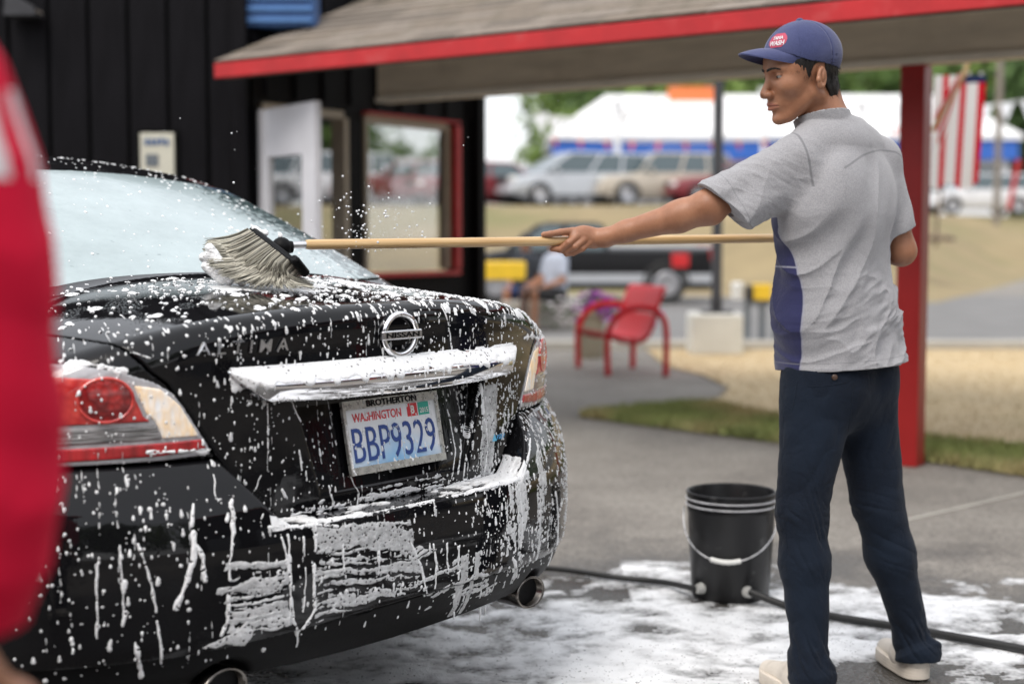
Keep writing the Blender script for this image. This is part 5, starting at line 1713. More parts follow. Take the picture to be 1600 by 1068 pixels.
# t-shirt
hemL, hemR = W(1240, 584, 3.60), W(1423, 557, 3.88)
slL = W(1136, 326, 3.60) ; slR = shR.lerp(elR, .80)
armd = (elL - shL).normalized(); armdR = (elR - shR).normalized()
sdr = -lf_
hemn = Vector((-.66, -.10, -.74)).normalized()
def d_shirt(p):
    z = p[:, 2]
    d = ecap(p, (upc + Vector((0, 0, .015)))[:], chest[:], (.150, .092), (.178, .126), TB)
    d = smin(d, ecap(p, chest[:], belly[:], (.178, .126), (.174, .130), TB), .05)
    d = smin(d, ecap(p, belly[:], (hipc + Vector((0, 0, .02)))[:], (.174, .130), (.190, .150), TB), .05)
    d = smin(d, cap(p, (neck0 - Vector((0, 0, .012)))[:], shL[:], .055, .062), .035)
    d = smin(d, cap(p, (neck0 - Vector((0, 0, .012)))[:], shR[:], .055, .062), .035)
    # shoulder blades
    d = smin(d, ell(p, (chest - fd * .075 + lf_ * .075 + Vector((0, 0, .045)))[:], (.075, .045, .095), TB), .04)
    d = smin(d, ell(p, (chest - fd * .070 - lf_ * .080 + Vector((0, 0, .045)))[:], (.075, .045, .095), TB), .04)
    dn = Vector((0, 0, -1))
    far = W(1085, 330, 3.60)
    e = cap(p, shL[:], far[:], .066, .060)
    e = smin(e, cap(p, (shL + dn * .03)[:], W(1150, 335, 3.60)[:], .055, .055), .02)
    t = (p - np.array(slL[:], np.float32)) @ np.array(hemn[:], np.float32)
    ph = (p - np.array(shL[:], np.float32)) @ np.array(armd[:], np.float32)
    e = e + .0055 * (np.abs(fbm(ph * 9 + z * 12, p[:, 1] * 8, z * 22 - ph * 16, 3)) ** .8) - .002
    e = np.maximum(e, t)
    e = np.maximum(e, -np.maximum(cap(p, shL.lerp(elL, .4)[:], (elL + armd * .05)[:], .050, .050), -(t + .035)))
    d = smin(d, e, .030)
    e = cap(p, shR[:], (slR + armdR * .05)[:], .062, .058)
    t = (p - np.array(slR[:], np.float32)) @ np.array(armdR[:], np.float32)
    e = np.maximum(e, t)
    e = np.maximum(e, -np.maximum(cap(p, shR.lerp(slR, .7)[:], (slR + armdR * .1)[:], .045, .045), -(t + .04)))
    d = smin(d, e, .028)
    # folds: long diagonals across the back, bunched rolls near the waist, pull lines from the armpit
    lx = (p - np.array(chest[:], np.float32)) @ np.array((-lf_)[:], np.float32)
    a1 = lx * .87 - (z - 1.15) * .50
    a2 = lx * .50 + (z - 1.15) * .87
    w1 = fbm(a1 * 11 + 3, a2 * 2.6, lx * 0 + p[:, 1] * 1.5, 2)
    r1 = 1 - np.abs(w1) * 2.4
    w2 = fbm(lx * 5 + z * 4, z * 17 - lx * 8, p[:, 1] * 3 + 7, 3)
    r2 = 1 - np.abs(w2) * 2.2
    lowm = np.clip((1.22 - z) / .22, 0, 1); mid = np.exp(-((z - 1.02) / .16) ** 2)
    d = d - .0115 * np.clip(r1, 0, 1) ** 1.5 * (.25 + .75 * np.clip((1.42 - z) / .25, 0, 1)) - .011 * np.clip(r2, 0, 1) ** 1.6 * lowm * (.35 + .65 * np.clip((lx + .10) / .15, 0, 1)) + .006
    # hem
    hx = (p[:, 0] - hemL.x) / (hemR.x - hemL.x)
    hem = hemL.z + (hemR.z - hemL.z) * hx + .004 * fbm(p[:, 0] * 12, p[:, 1] * 12, z * 0, 2)
    d = np.maximum(d, hem - z)
    inner = ecap(p, belly[:], (hipc + Vector((0, 0, .0)))[:], (.150, .108), (.166, .126), TB)
    d = np.maximum(d, -np.maximum(inner, z - hem - .02))
    # neckline
    nk = cap(p, (neck0 - Vector((0, 0, .03)))[:], hp(-.03, 0, -.035)[:], .0625, .066)
    nz_ = (neck0.z + .014) - .10 * ((p - np.array(neck0[:], np.float32)) @ np.array(fd[:], np.float32)) * 2.4
    nc = Vector((neck0.x, neck0.y, 0))
    d = smax(d, z - nz_ - .0, .006)
    col = np.abs(nk) - .006
    d = smin(d, np.maximum(np.maximum(nk - .010, -(nk - .000)), np.maximum(z - nz_ - .006, nz_ - .026 - z)), .003)
    d = np.maximum(d, -np.maximum(nk + .0005, nz_ - .05 - z))
    return d
pts = [shL, shR, slL, slR, neck0, hemL, hemR, hipc]
lo = np.min([q[:] for q in pts], 0) - .19; hi = np.max([q[:] for q in pts], 0) + .15
shirt = sdf_obj('t_shirt', d_shirt, lo, hi, .0036, M['shirt'], man, marg=1.6)
# navy side panel and seams as signed values on the cloth
V = np.array([v.co[:] for v in shirt.data.vertices], np.float32)
pr = V - np.array([0, 0, CAM_H], np.float32)
rel = V - np.array(chest[:], np.float32)
x_l = rel @ np.array(lf_[:], np.float32); x_f = rel @ np.array(fd[:], np.float32)
ang = np.degrees(np.arctan2(x_f, x_l))         # 0 = his left flank, -90 = his back
zz = V[:, 2]
tp = np.clip((zz - .87) / (1.215 - .87), 0, 1)
edge_b = -6 - 5 * np.sin(tp * 3.1) + 22 * tp ** 4 
panel = np.minimum((ang - edge_b) * .0028, (95 - ang) * .0028)
panel = np.minimum(panel, 1.255 - zz + .3 * np.clip(x_f, -1, .05) * 0)
panelR = np.minimum((np.degrees(np.arctan2(x_f, -x_l)) + 24) * .0028, (38 - np.degrees(np.arctan2(x_f, -x_l))) * .0028)
panelR = np.minimum(panelR, 1.22 - zz)
nd = (neck0.z + .030) - .24 * ((V - np.array(neck0[:], np.float32)) @ np.array(fd[:], np.float32))
coll = -.5 + 0 * zz
panel = np.minimum(panel, .205 - x_l)
panel = np.maximum(np.maximum(panel, panelR), coll)
fattr(shirt, 'panel', panel)
# yoke seam across the upper back, shoulder seam, arm hole, hems
yoke = 1.418 - .016 * (x_l / .12) ** 2 - .030 * np.clip(x_l / .12, -1.3, 1.3)
sm = .0026 - np.abs(zz - yoke); sm = np.where((x_f < .02) & (x_l < .108) & (x_l > -.20), sm, -.01)
ph = (V - np.array(shL[:], np.float32)) @ np.array(armd[:], np.float32)
ah = .0028 - np.abs(ph + .005 + .25 * (zz - shL.z)); ah = np.where((zz > 1.33) & (V[:, 0] < .80), ah, -.01)
ts = (V - np.array(slL[:], np.float32)) @ np.array(armd[:], np.float32)
sh_ = .0011 - np.abs(ts + .022); sh_ = np.where((V[:, 0] < .72) & (zz > 1.2), sh_, -.01)
hx = (V[:, 0] - hemL.x) / (hemR.x - hemL.x); hemz = hemL.z + (hemR.z - hemL.z) * hx
he = .0011 - np.abs(zz - hemz - .020)
fattr(shirt, 'seam', np.maximum(np.maximum(sm, ah), np.maximum(sh_, he)))
ln = .0022 - np.abs(zz - (1.122 + .05 * (x_l - .1)) - .0016 * (ang + 20) / 20); ln = np.minimum(ln, panel)
fattr(shirt, 'line', np.maximum(ln, np.where(zz < 1.23, .0020 - np.abs(panel), -.01)))
# shoes: knitted runners, toes pointing away to the left
def d_shoe(c, dirv):
    up = Vector((0, 0, 1)); side = up.cross(dirv).normalized()
    B = np.array([dirv[:], side[:], up[:]], np.float32); cc = np.array(c[:], np.float32)
    def fn(p):
        q = (p - cc) @ B.T
        d = cap(q, (-.005, 0, .060), (.05, 0, .055), .040, .043)
        d = smin(d, cap(q, (.05, 0, .045), (.185, .006, .030), .040, .028), .03)
        d = smin(d, cap(q, (-.014, 0, .05), (-.014, 0, .070), .030, .022), .012)    # heel tab
        d = smin(d, cap(q, (.05, 0, .08), (.035, 0, .118), .026, .020), .015)
        d = np.maximum(d, -np.maximum(cap(q, (.006, 0, .085), (.006, 0, .16), .0285, .034), .0 - q[:, 2] + .07))
        d = np.maximum(d, .028 - q[:, 2])
        d = d + .0005 * np.sin(q[:, 2] * 420) * (q[:, 0] < .02) * .5
        return d
    def so(p):
        q = (p - cc) @ B.T
        f = q[:, 0]
        wv = .042 + .006 * np.cos((f - .12) * 18)
        o = np.sqrt((np.maximum(np.abs(f - .078) - .085, 0)) ** 2 + q[:, 1] ** 2) - wv
        o = smax(o, np.abs(q[:, 2] - .018 - .010 * np.clip(-f + .02, 0, .06) / .06) - .018 - .006 * np.clip(-f + .03, 0, .06) / .06, .006)
        return o + .0003 * np.sin(q[:, 2] * 700)
    return fn, so
for a_, yw in ((anL, R(113)), (anR, R(97))):
    dirv = Vector((math.cos(yw), math.sin(yw), 0)); c = Vector((a_.x + .000, a_.y, 0.002)) - dirv * .008
    f1, f2 = d_shoe(c, dirv)
    so = sdf_obj('shoe', f1, np.array(c[:]) - np.array((.3, .3, .02)), np.array(c[:]) + np.array((.3, .3, .16)), .0032, M['shoe'], man)
    sdf_obj('sole', f2, np.array(c[:]) - np.array((.3, .3, .02)), np.array(c[:]) + np.array((.3, .3, .08)), .0036, M['sole'], so)

# ------------------------------------------------------------------ the helper in red at the near left edge
RX, RY = -.684, 1.22
red = thing('person', 'blurred person in a bright red shirt close to the viewer beside the car', 'person', (RX, RY, 0))
Rv = lambda x, y, z: (RX + x, RY + y, z)
rTB = np.eye(3, dtype=np.float32)
def d_redshirt(p):
    z = p[:, 2]
    rx = np.interp(z, [.80, .856, .91, .965, 1.075, 1.185, 1.268, 1.35, 1.42, 1.48, 1.52], [.235, .254, .275, .286, .290, .284, .273, .246, .20, .12, .03])
    d = (np.sqrt(((p[:, 0] - RX) / rx) ** 2 + ((p[:, 1] - RY) / np.minimum(.135, rx)) ** 2) - 1) * .12
    d = smax(d, z - 1.49, .03)
    d = smin(d, cap(p, Rv(-.19, -.02, 1.37), Rv(-.27, -.05, 1.15), .065, .06), .04)
    d = smin(d, cap(p, Rv(.10, .02, 1.38), Rv(-.12, .0, 1.40), .07, .07), .05)
    d = d - .003 * np.clip(1 - 2.2 * np.abs(fbm(p[:, 0] * 6 + p[:, 2] * 5, p[:, 1] * 6, p[:, 2] * 9, 2)), 0, 1)
    return np.maximum(d, .862 - p[:, 2])
def d_red(p):
    d = ell(p, Rv(-.10, .0, 1.62), (.078, .098, .125))
    d = smin(d, ell(p, Rv(-.10, .055, 1.57), (.052, .05, .07)), .03)
    d = smin(d, cap(p, Rv(-.10, .09, 1.60), Rv(-.10, .108, 1.585), .012, .012), .01)
    for s in (-1, 1): d = smin(d, ell(p, Rv(-.10 + s * .08, -.01, 1.61), (.010, .018, .03)), .006)
    d = smin(d, cap(p, Rv(-.10, -.01, 1.5), Rv(-.08, 0, 1.38), .055, .06), .03)
    d = smin(d, ecap(p, Rv(-.05, .0, 1.33), Rv(.0, 0, .95), (.15, .085), (.15, .10), rTB), .04)
    # right arm crosses in front: shows under the shirt hem
    d = smin(d, cap(p, Rv(.10, -.02, 1.30), Rv(.11, -.02, 1.05), .05, .042), .03)
    d = smin(d, cap(p, Rv(.11, -.02, 1.05), Rv(.135, .06, .87), .042, .038), .02)
    d = smin(d, cap(p, Rv(.135, .06, .87), Rv(.175, .13, .76), .038, .028), .02)
    d = smin(d, ell(p, Rv(.19, .155, .725), (.035, .03, .045)), .015)
    for i in range(4): 
        a = Rv(.175 + .012 * i, .15 + .012 * i, .70); b = Rv(.18 + .013 * i, .17 + .012 * i, .655); c = Rv(.18 + .012 * i, .155 + .012 * i, .625)
        d = smin(d, cap(p, a, b, .0095, .009), .004); d = smin(d, cap(p, b, c, .009, .0075), .003)
    d = smin(d, cap(p, Rv(.165, .14, .735), Rv(.15, .17, .69), .012, .010), .006)
    d = smin(d, cap(p, Rv(-.19, -.02, 1.35), Rv(-.28, -.05, 1.08), .05, .042), .03)
    d = smin(d, cap(p, Rv(-.28, -.05, 1.08), Rv(-.26, .10, .86), .042, .028), .02)
    d = smin(d, ell(p, Rv(-.255, .14, .80), (.022, .035, .05)), .015)
    for i in range(4): d = smin(d, cap(p, Rv(-.26, .12 + .018 * i, .77), Rv(-.25, .14 + .018 * i, .70), .009, .0075), .004)
    for s in (-1, 1): d = smin(d, cap(p, Rv(s * .09, 0, .92), Rv(s * .10, .02, .10), .075, .04), .03)
    return d
def d_redpants(p):
    d = ecap(p, Rv(0, 0, .95), Rv(0, 0, .86), (.155, .11), (.165, .12), rTB)
    for s in (-1, 1):
        e = cap(p, Rv(s * .09, 0, .88), Rv(s * .10, .01, .48), .095, .07); e = smin(e, cap(p, Rv(s * .10, .01, .48), Rv(s * .10, .03, .10), .07, .055), .03)
        d = smin(d, e, .02)
    return np.maximum(d - .004 * np.clip(fbm(p[:, 0] * 9, p[:, 1] * 9, p[:, 2] * 14, 2), 0, 1), .08 - p[:, 2])
sdf_obj('body', d_red, Rv(-.40, -.25, .06), Rv(.34, .30, 1.80), .0075, M['skin'], red)
rsh = sdf_obj('red_shirt', d_redshirt, Rv(-.42, -.25, .82), Rv(.34, .28, 1.52), .008, M['red_cloth'], red)
sdf_obj('trousers', d_redpants, Rv(-.32, -.22, .04), Rv(.32, .25, 1.12), .009, M['trousers'], red)
sdf_obj('hair', lambda p: np.maximum(np.maximum(ell(p, Rv(-.10, -.008, 1.645), (.086, .106, .125)), p[:, 1] - RY - .075 - (p[:, 2] - 1.7) * .2), np.maximum(1.56 - p[:, 2], -(ell(p, Rv(-.10, .06, 1.56), (.09, .07, .10))))), Rv(-.25, -.2, 1.5), Rv(.1, .2, 1.85), .006, M['hair'], red)
RBV = bvh_of([rsh])
gm = MB(); vs, fs, N = [], [], 9
for i in range(N):
    for j in range(N):
        z_ = 1.250 + .075 * j / (N - 1); 
        a = R(-50) + R(66) * i / (N - 1) 
        o = Vector((RX + .0, RY, z_)); dv = Vector((math.cos(a), math.sin(a), 0))
        hgt = RBV.ray_cast(o + dv * .6, -dv)
        vs.append((hgt[0] if hgt[0] else o + dv * .2) + dv * .0015)
for i in range(N - 1):
    for j in range(N - 1):
        if (i in (0, N - 2)) and (j in (0, N - 2)): continue
        fs.append((i * N + j, (i + 1) * N + j, (i + 1) * N + j + 1, i * N + j + 1))
gm.add(vs, fs); gm.build('shirt_print', M['print_white'], rsh, 'all')
for sx in (-1, 1):
    f1, f2 = d_shoe(Vector((RX + sx * .10, RY, .002)), Vector((0, 1, 0)))
    so = sdf_obj('shoe', f1, Rv(sx * .1 - .09, -.1, 0), Rv(sx * .1 + .09, .26, .16), .006, M['shoe'], red)
    sdf_obj('sole', f2, Rv(sx * .1 - .09, -.1, 0), Rv(sx * .1 + .09, .26, .06), .006, M['sole'], so)
# ------------------------------------------------------------------ ground and terrain
def ground_mat():
    m, nt, b, L = nodes('driveway_asphalt'); n = nt.nodes
    tc = n.new('ShaderNodeTexCoord')
    n1 = n.new('ShaderNodeTexNoise'); n1.inputs['Scale'].default_value = .9; n1.inputs['Detail'].default_value = 8; n1.inputs['Roughness'].default_value = .65
    L.new(tc.outputs['Object'], n1.inputs['Vector'])
    vo = n.new('ShaderNodeTexVoronoi'); vo.inputs['Scale'].default_value = 85
    L.new(tc.outputs['Object'], vo.inputs['Vector'])
    n2 = n.new('ShaderNodeTexNoise'); n2.inputs['Scale'].default_value = 30; n2.inputs['Detail'].default_value = 6
    L.new(tc.outputs['Object'], n2.inputs['Vector'])
    cr = n.new('ShaderNodeValToRGB'); e = cr.color_ramp.elements
    e[0].position = .36; e[0].color = (.17, .155, .138, 1); e[1].position = .66; e[1].color = (.27, .25, .222, 1)
    L.new(n1.outputs[0], cr.inputs[0])
    hv = n.new('ShaderNodeMapRange'); L.new(vo.outputs['Color'], hv.inputs[0]); hv.inputs[3].default_value = .65; hv.inputs[4].default_value = 1.45
    vm = n.new('ShaderNodeVectorMath'); vm.operation = 'SCALE'; L.new(cr.outputs[0], vm.inputs[0]); L.new(hv.outputs[0], vm.inputs['Scale'])
    # wet ground round the car: darker and smoother, with an uneven edge
    sx = n.new('ShaderNodeVectorMath'); sx.operation = 'DISTANCE'; sx.inputs[1].default_value = (.15, 2.6, 0)
    L.new(tc.outputs['Object'], sx.inputs[0])
    w1 = n.new('ShaderNodeMath'); w1.operation = 'MULTIPLY_ADD'; w1.inputs[1].default_value = 3.2
    L.new(n1.outputs[0], w1.inputs[0]); L.new(sx.outputs['Value'], w1.inputs[2])
    wr = n.new('ShaderNodeMapRange'); wr.inputs[1].default_value = 4.75; wr.inputs[2].default_value = 4.0; wr.inputs[3].default_value = 0; wr.inputs[4].default_value = 1
    L.new(w1.outputs[0], wr.inputs[0])
    v2 = n.new('ShaderNodeMix'); v2.data_type = 'RGBA'; L.new(wr.outputs[0], v2.inputs[0]); L.new(vm.outputs[0], v2.inputs[6])
    dk = n.new('ShaderNodeVectorMath'); dk.operation = 'SCALE'; dk.inputs['Scale'].default_value = .27; L.new(vm.outputs[0], dk.inputs[0])
    L.new(dk.outputs[0], v2.inputs[7]); L.new(v2.outputs[2], b.inputs['Base Color'])
    rr = n.new('ShaderNodeMapRange'); rr.inputs[3].default_value = .88; rr.inputs[4].default_value = .26; L.new(wr.outputs[0], rr.inputs[0]); L.new(rr.outputs[0], b.inputs['Roughness'])
    ad = n.new('ShaderNodeMath'); ad.operation = 'ADD'; L.new(vo.outputs['Distance'], ad.inputs[0]); L.new(n2.outputs[0], ad.inputs[1])
    bp = n.new('ShaderNodeBump'); bp.inputs['Distance'].default_value = .0045; L.new(ad.outputs[0], bp.inputs['Height']); L.new(bp.outputs[0], b.inputs['Normal'])
    return m
M['driveway'] = ground_mat()
M['slope_grass'] = mat('slope_grass', (.27, .21, .112), .95, var=.2, scale=.7, bump=.03, bscale=12, detail=8, dirt=((.19, .175, .075), .25, .50, .72))
M['dry_grass'] = mat('dry_grass', (.56, .44, .265), .95, var=.12, scale=1.1, bump=.006, bscale=25, detail=8, dirt=((.36, .31, .14), .35, .56, .72))
M['green_grass'] = mat('green_grass', (.30, .34, .12), .95, var=.3, scale=3, bump=.02, bscale=25, dirt=((.46, .38, .19), 1.5, .45, .66))
M['hill_green'] = mat('hill_green', (.055, .09, .025), .95, var=.4, scale=.3)
M['lot'] = mat('lot_asphalt', (.13, .13, .13), .85, var=.15, scale=1)
def sheet_xy(name, poly, z, m, kind='structure'):
    mb = MB(); mb.add([(x, y, z) for x, y in poly], [tuple(range(len(poly)))])
    o = mb.build(name, m, None, False); 
    o.data.update()
    if o.data.polygons[0].normal.z < 0: o.data.flip_normals()
    return tag(o, kind=kind)
sheet_xy('ground', [(-900, -900), (900, -900), (900, 900), (-900, 900)], 0, M['driveway'])
# street beyond the kerb
sheet_xy('road', [(-60, 15.55), (90, 15.55), (90, 30.0), (-60, 30.0)], .004, M['asphalt_far'])
sheet_xy('gutter', [(-60, 15.5), (90, 15.5), (90, 16.6), (-60, 16.6)], .008, M['concrete'])
kb = MB(); kb.box((15, 15.4, .045), (150, .2, .12), bev=.02); tag(kb.build('kerb', M['concrete'], None, True), kind='structure')
near_e = [(905, 651), (1000, 664), (1210, 691), (1450, 722), (1600, 745), (2100, 830)]
left_e = [(1040, 573), (1100, 588), (1140, 607), (1128, 622), (1080, 632), (1000, 641)]
lawn = [G(*p)[:2] for p in near_e] + [(40, 6.0), (60, 15.29), (G(1030, 563)[0], 15.29)] + [G(*p)[:2] for p in left_e]
sheet_xy('lawn', lawn, .012, M['dry_grass'])
gs = [(905, 651), (1000, 664), (1210, 691), (1450, 722), (1600, 745), (2100, 830), (2100, 790), (1700, 722), (1550, 700), (1450, 690), (1300, 668), (1200, 655), (1120, 636), (1080, 634), (1000, 641)]
sheet_xy('green_verge', [G(*p)[:2] for p in gs], .016, M['green_grass'])
# pale joint lines across the worn asphalt
jt = MB(); a, b_ = G(1380, 822), G(1640, 762); jt.beam((a.x, a.y, .001), (b_.x, b_.y, .001), .022, .012)
a, b_ = G(1040, 700), G(1380, 822); 
tag(jt.build('slab_joint', M['concrete'], None), kind='structure')
FT = [(-80, 29.5), (4.5, 29.5), (7.5, 25.5), (17, 46), (40, 62), (120, 90)]
def foot(x): return np.interp(x, [q[0] for q in FT], [q[1] for q in FT])
def slope_pt(u, v):
    x = -60 + 160 * u
    f = foot(x); d = 13.5 * v; t = min(1, v)
    h = 2.2 * (t * t * (3 - 2 * t)) if v < 1 else 2.2
    return (x, f + d, h + .12 * float(vnoise(np.float32(x * .5), np.float32(d * .5), np.float32(0))) * math.sin(PI * min(1, v)))
sl = MB(); sl.grid(slope_pt, 161, 16); tag(sl.build('grass_slope', M['slope_grass'], None, 'all'), kind='structure')
lp = MB(); lp.grid(lambda u, v: (-60 + 160 * u, foot(-60 + 160 * u) + 13.45 + 60 * v, 2.195), 81, 3); tag(lp.build('car_lot_ground', M['lot'], None, 'all'), kind='structure')
hl = MB(); hl.grid(lambda u, v: (-90 + 260 * u, 84 + 90 * v, 2.0 + 17 * v ** .8 * min(1, max(0, (u - .34) * 8))), 60, 12); tag(hl.build('hill', M['hill_green'], None, 'all'), kind='structure')
# grass blades
def blades(name, poly, n, h0, h1, m, w=.006):
    P = np.array(poly); lo, hi = P.min(0), P.max(0)
    hi = np.minimum(hi, (9, 16)); out = []
    xy = rng.uniform(lo, hi, (n * 3, 2)).astype(np.float32)
    sd_ = poly_sd(xy[:, 0], xy[:, 1], P); xy = xy[sd_ < .03][:n]
    k = len(xy); a = rng.uniform(0, 2 * PI, k); h = rng.uniform(h0, h1, k)
    lean = rng.uniform(-.5, .5, (k, 2)) * h[:, None]
    ww = w * (1 + xy[:, 1] / 12)
    dx, dy = np.cos(a) * ww, np.sin(a) * ww
    V = np.zeros((k, 3, 3)); V[:, 0] = np.stack([xy[:, 0] - dx, xy[:, 1] - dy, dx * 0 + .01], 1); V[:, 1] = np.stack([xy[:, 0] + dx, xy[:, 1] + dy, dx * 0 + .01], 1)
    V[:, 2] = np.stack([xy[:, 0] + lean[:, 0], xy[:, 1] + lean[:, 1], h], 1)
    o = mesh_obj(name, V.reshape(-1, 3), np.arange(k * 3).reshape(-1, 3), m)
    return tag(o, kind='stuff')
tag(blades('grass', [G(*p)[:2] for p in gs], 26000, .03, .085, M['green_grass']), 'short green grass along the edge of the driveway', 'grass')
tag(blades('grass', lawn, 60000, .012, .035, M['dry_grass'], .0028), 'dry straw coloured grass behind the red post', 'grass')

# ------------------------------------------------------------------ foam and puddles on the ground
gd = .009
gx = np.arange(-.9, 3.4, gd).astype(np.float32); gy = np.arange(2.5, 6.4, gd).astype(np.float32)
GX, GY = np.meshgrid(gx, gy, indexing='ij')
wx = GX + .10 * fbm(GX * 1.7, GY * 1.7, GX * 0 + 5, 3); wy = GY + .10 * fbm(GX * 1.7 + 9, GY * 1.7, GX * 0 + 2, 3)
b1 = fbm(wx * 2.2, wy * 2.8, GX * 0 + 1, 5)
b2 = fbm(wx * 9, wy * 11, GX * 0 + 3, 4)
mask = -.02 - np.clip((GY - 4.45 - .25 * (GX > .4) - .15 * np.sin(GX * 2.2)) / .55, -.2, 2.5) * .75 - np.clip((GX - 1.9) / .9, 0, 2) * .38
mask = mask + .5 * np.exp(-(((GX - .35) / .55) ** 2 + ((GY - 3.95) / .45) ** 2)) + .55 * np.exp(-(((GX - 1.0) / .6) ** 2 + ((GY - 4.3) / .25) ** 2))
mask -= 1.1 * np.exp(-(((GX - .98) / .36) ** 2 + ((GY - 3.86) / .17) ** 2))
v = mask + b1 * .95 + b2 * .62 + .26 * fbm(wx * 34, wy * 40, GX * 0, 3)
Fg = np.clip(v * 2.2, -1, 1).astype(np.float32)
V3 = np.stack([GX, GY, GX * 0 + .001], -1).astype(np.float32); N3 = np.zeros_like(V3); N3[..., 2] = 1
lump = .5 + .5 * np.clip(fbm(GX * 30, GY * 30, GX * 0 + 6, 3) + .5, 0, 1.4)
fo = field_mesh('ground_foam', V3, np.ones(Fg.shape, bool), np.where(Fg > 0, np.clip(Fg * lump, .02, 1), Fg), np.clip(.95 - Fg * .85 + .45 * fbm(GX * 16, GY * 18, GX * 0 + 2, 4), 0, .88).astype(np.float32), .007, N3, None, Fg.shape, M['foam'], None)
tag(fo, 'white soap foam spread over the wet ground around the bucket', 'foam', kind='stuff')

# ------------------------------------------------------------------ carport
dx = Vector((.82, -.57, 0)).normalized(); nx = Vector((-dx.y, dx.x, 0))      # along the eaves to the right, and away
FL = Vector((-1.78, 8.72, 0))
FRZ = math.atan2(dx.y, dx.x)
port = thing('carport', 'open carport with brown shingle roof, red fascia board and a red post', 'carport', (2.11, 7.5, 0), 0)
LEN = 13.0
def cp(t, s, z): 
    v = FL + dx * t + nx * s; return Vector((v.x, v.y, z))
RS = .40
def rz_(s): return 2.275 + RS * s
Fb = MB(); Fb.beam(cp(0, -.02, 2.210), cp(LEN, -.02, 2.210), .035, .088, bev=.004)
Fb.build('fascia_board', M['red_paint'], port)
rd = MB()      # roof deck
th = .09
vs = [cp(t, s, rz_(s) - .012 - k) for t in (0, LEN) for s in (-.02, 3.4) for k in (0, th)]
rd.add(vs, [(0, 2, 6, 4), (1, 5, 7, 3), (0, 1, 3, 2), (4, 6, 7, 5), (0, 4, 5, 1), (2, 3, 7, 6)])
rd.build('roof_deck', M['soffit'], port)
so_ = MB(); so_.add([cp(.05, .0, 2.16), cp(LEN, .0, 2.16), cp(LEN, 1.13, 2.35), cp(.05, 1.13, 2.35), cp(.05, .0, 2.17), cp(LEN, .0, 2.17), cp(LEN, 1.13, 2.36), cp(.05, 1.13, 2.36)],
    [(0, 3, 2, 1), (4, 5, 6, 7), (0, 1, 5, 4), (1, 2, 6, 5), (2, 3, 7, 6), (3, 0, 4, 7)]); so_.build('soffit', M['soffit'], port)
bs_ = (Vector((2.11, 7.5, 0)) - FL).dot(nx)
BL = (Vector((2.11, 7.5, 0)) - FL).dot(dx)
bmb = MB(); bmb.beam(cp(.28, bs_, 2.23), cp(LEN, bs_, 2.23), .14, .26, bev=.004); bmb.build('beam', M['beam_paint'], port)
bmb = MB(); bmb.beam(cp(.28, bs_ - .078, 2.115), cp(LEN, bs_ - .078, 2.115), .018, .035); bmb.build('beam_trim', M['trim_light'], port)
bmb = MB(); bmb.beam(cp(.28, bs_ - .076, 2.345), cp(LEN, bs_ - .076, 2.345), .014, .022); bmb.build('beam_trim', M['trim_light'], port)
ug = MB(); ug.beam(cp(.28, bs_ + .01, 2.52), cp(LEN, bs_ + .01, 2.52), .10, .30); ug.build('upper_board', M['soffit'], port)
for t in (BL, BL + 3.3, BL + 6.6):
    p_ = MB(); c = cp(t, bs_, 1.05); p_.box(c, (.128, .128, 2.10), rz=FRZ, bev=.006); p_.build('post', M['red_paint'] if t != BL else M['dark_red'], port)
shm = [mat('shingle_a', (.20, .165, .13), .95, var=.25, scale=14, bump=.004, bscale=90, dirt=((.13, .125, .08), 4, .55, .8)), mat('shingle_b', (.235, .20, .165), .95, var=.25, scale=14, bump=.004, bscale=90), mat('shingle_c', (.16, .135, .11), .95, var=.25, scale=14, bump=.004, bscale=90)]
sm_ = MB(); sm_.box((.15, 0, 0), (.294, .17, .010)); protos = []
tl = math.atan(RS)
for k in range(3):
    q = sm_.build('shingle', shm[k], None); protos.append(q.data)
    bpy.data.objects.remove(q)
ex = .145; cnt = 0; rest = MB()
for r_i in range(23):
    s = -.02 + r_i * ex * math.cos(tl)
    off = rnd.uniform(0, .3)
    t = -off
    while t < LEN:
        z = rz_(s + .07) + .004
        p = cp(max(t, 0), s + .07, z); p.z = z
        Rm = Matrix.Rotation(FRZ, 4, 'Z') @ Matrix.Rotation(tl - .035, 4, 'X')
        if r_i < 12 and t < 5.4 and cnt < 290:
            o = bpy.data.objects.new('shingle', protos[rnd.randrange(3)]); C.objects.link(o)
            put(o, port); o.matrix_basis = Matrix.Translation(p) @ Rm
            cnt += 1
        else:
            rest.cur = rnd.randrange(3); rest.box(Vector(p) + (Rm @ Vector((.15, 0, 0))), (.294, .17, .010), M=Rm)
        t += .3
tag(rest.build('shingles', shm, port), kind='stuff')

# ------------------------------------------------------------------ the black building
bld = thing('building', 'black board-clad office with an open white door and a red-trimmed window', 'building', (-1.67, 9.06, 0))
D0 = Vector((-1.67, 9.06, 0))
def Dp(t, z=0, o=0.):
    v = D0 + nx * t + dx * o; return Vector((v.x, v.y, z))
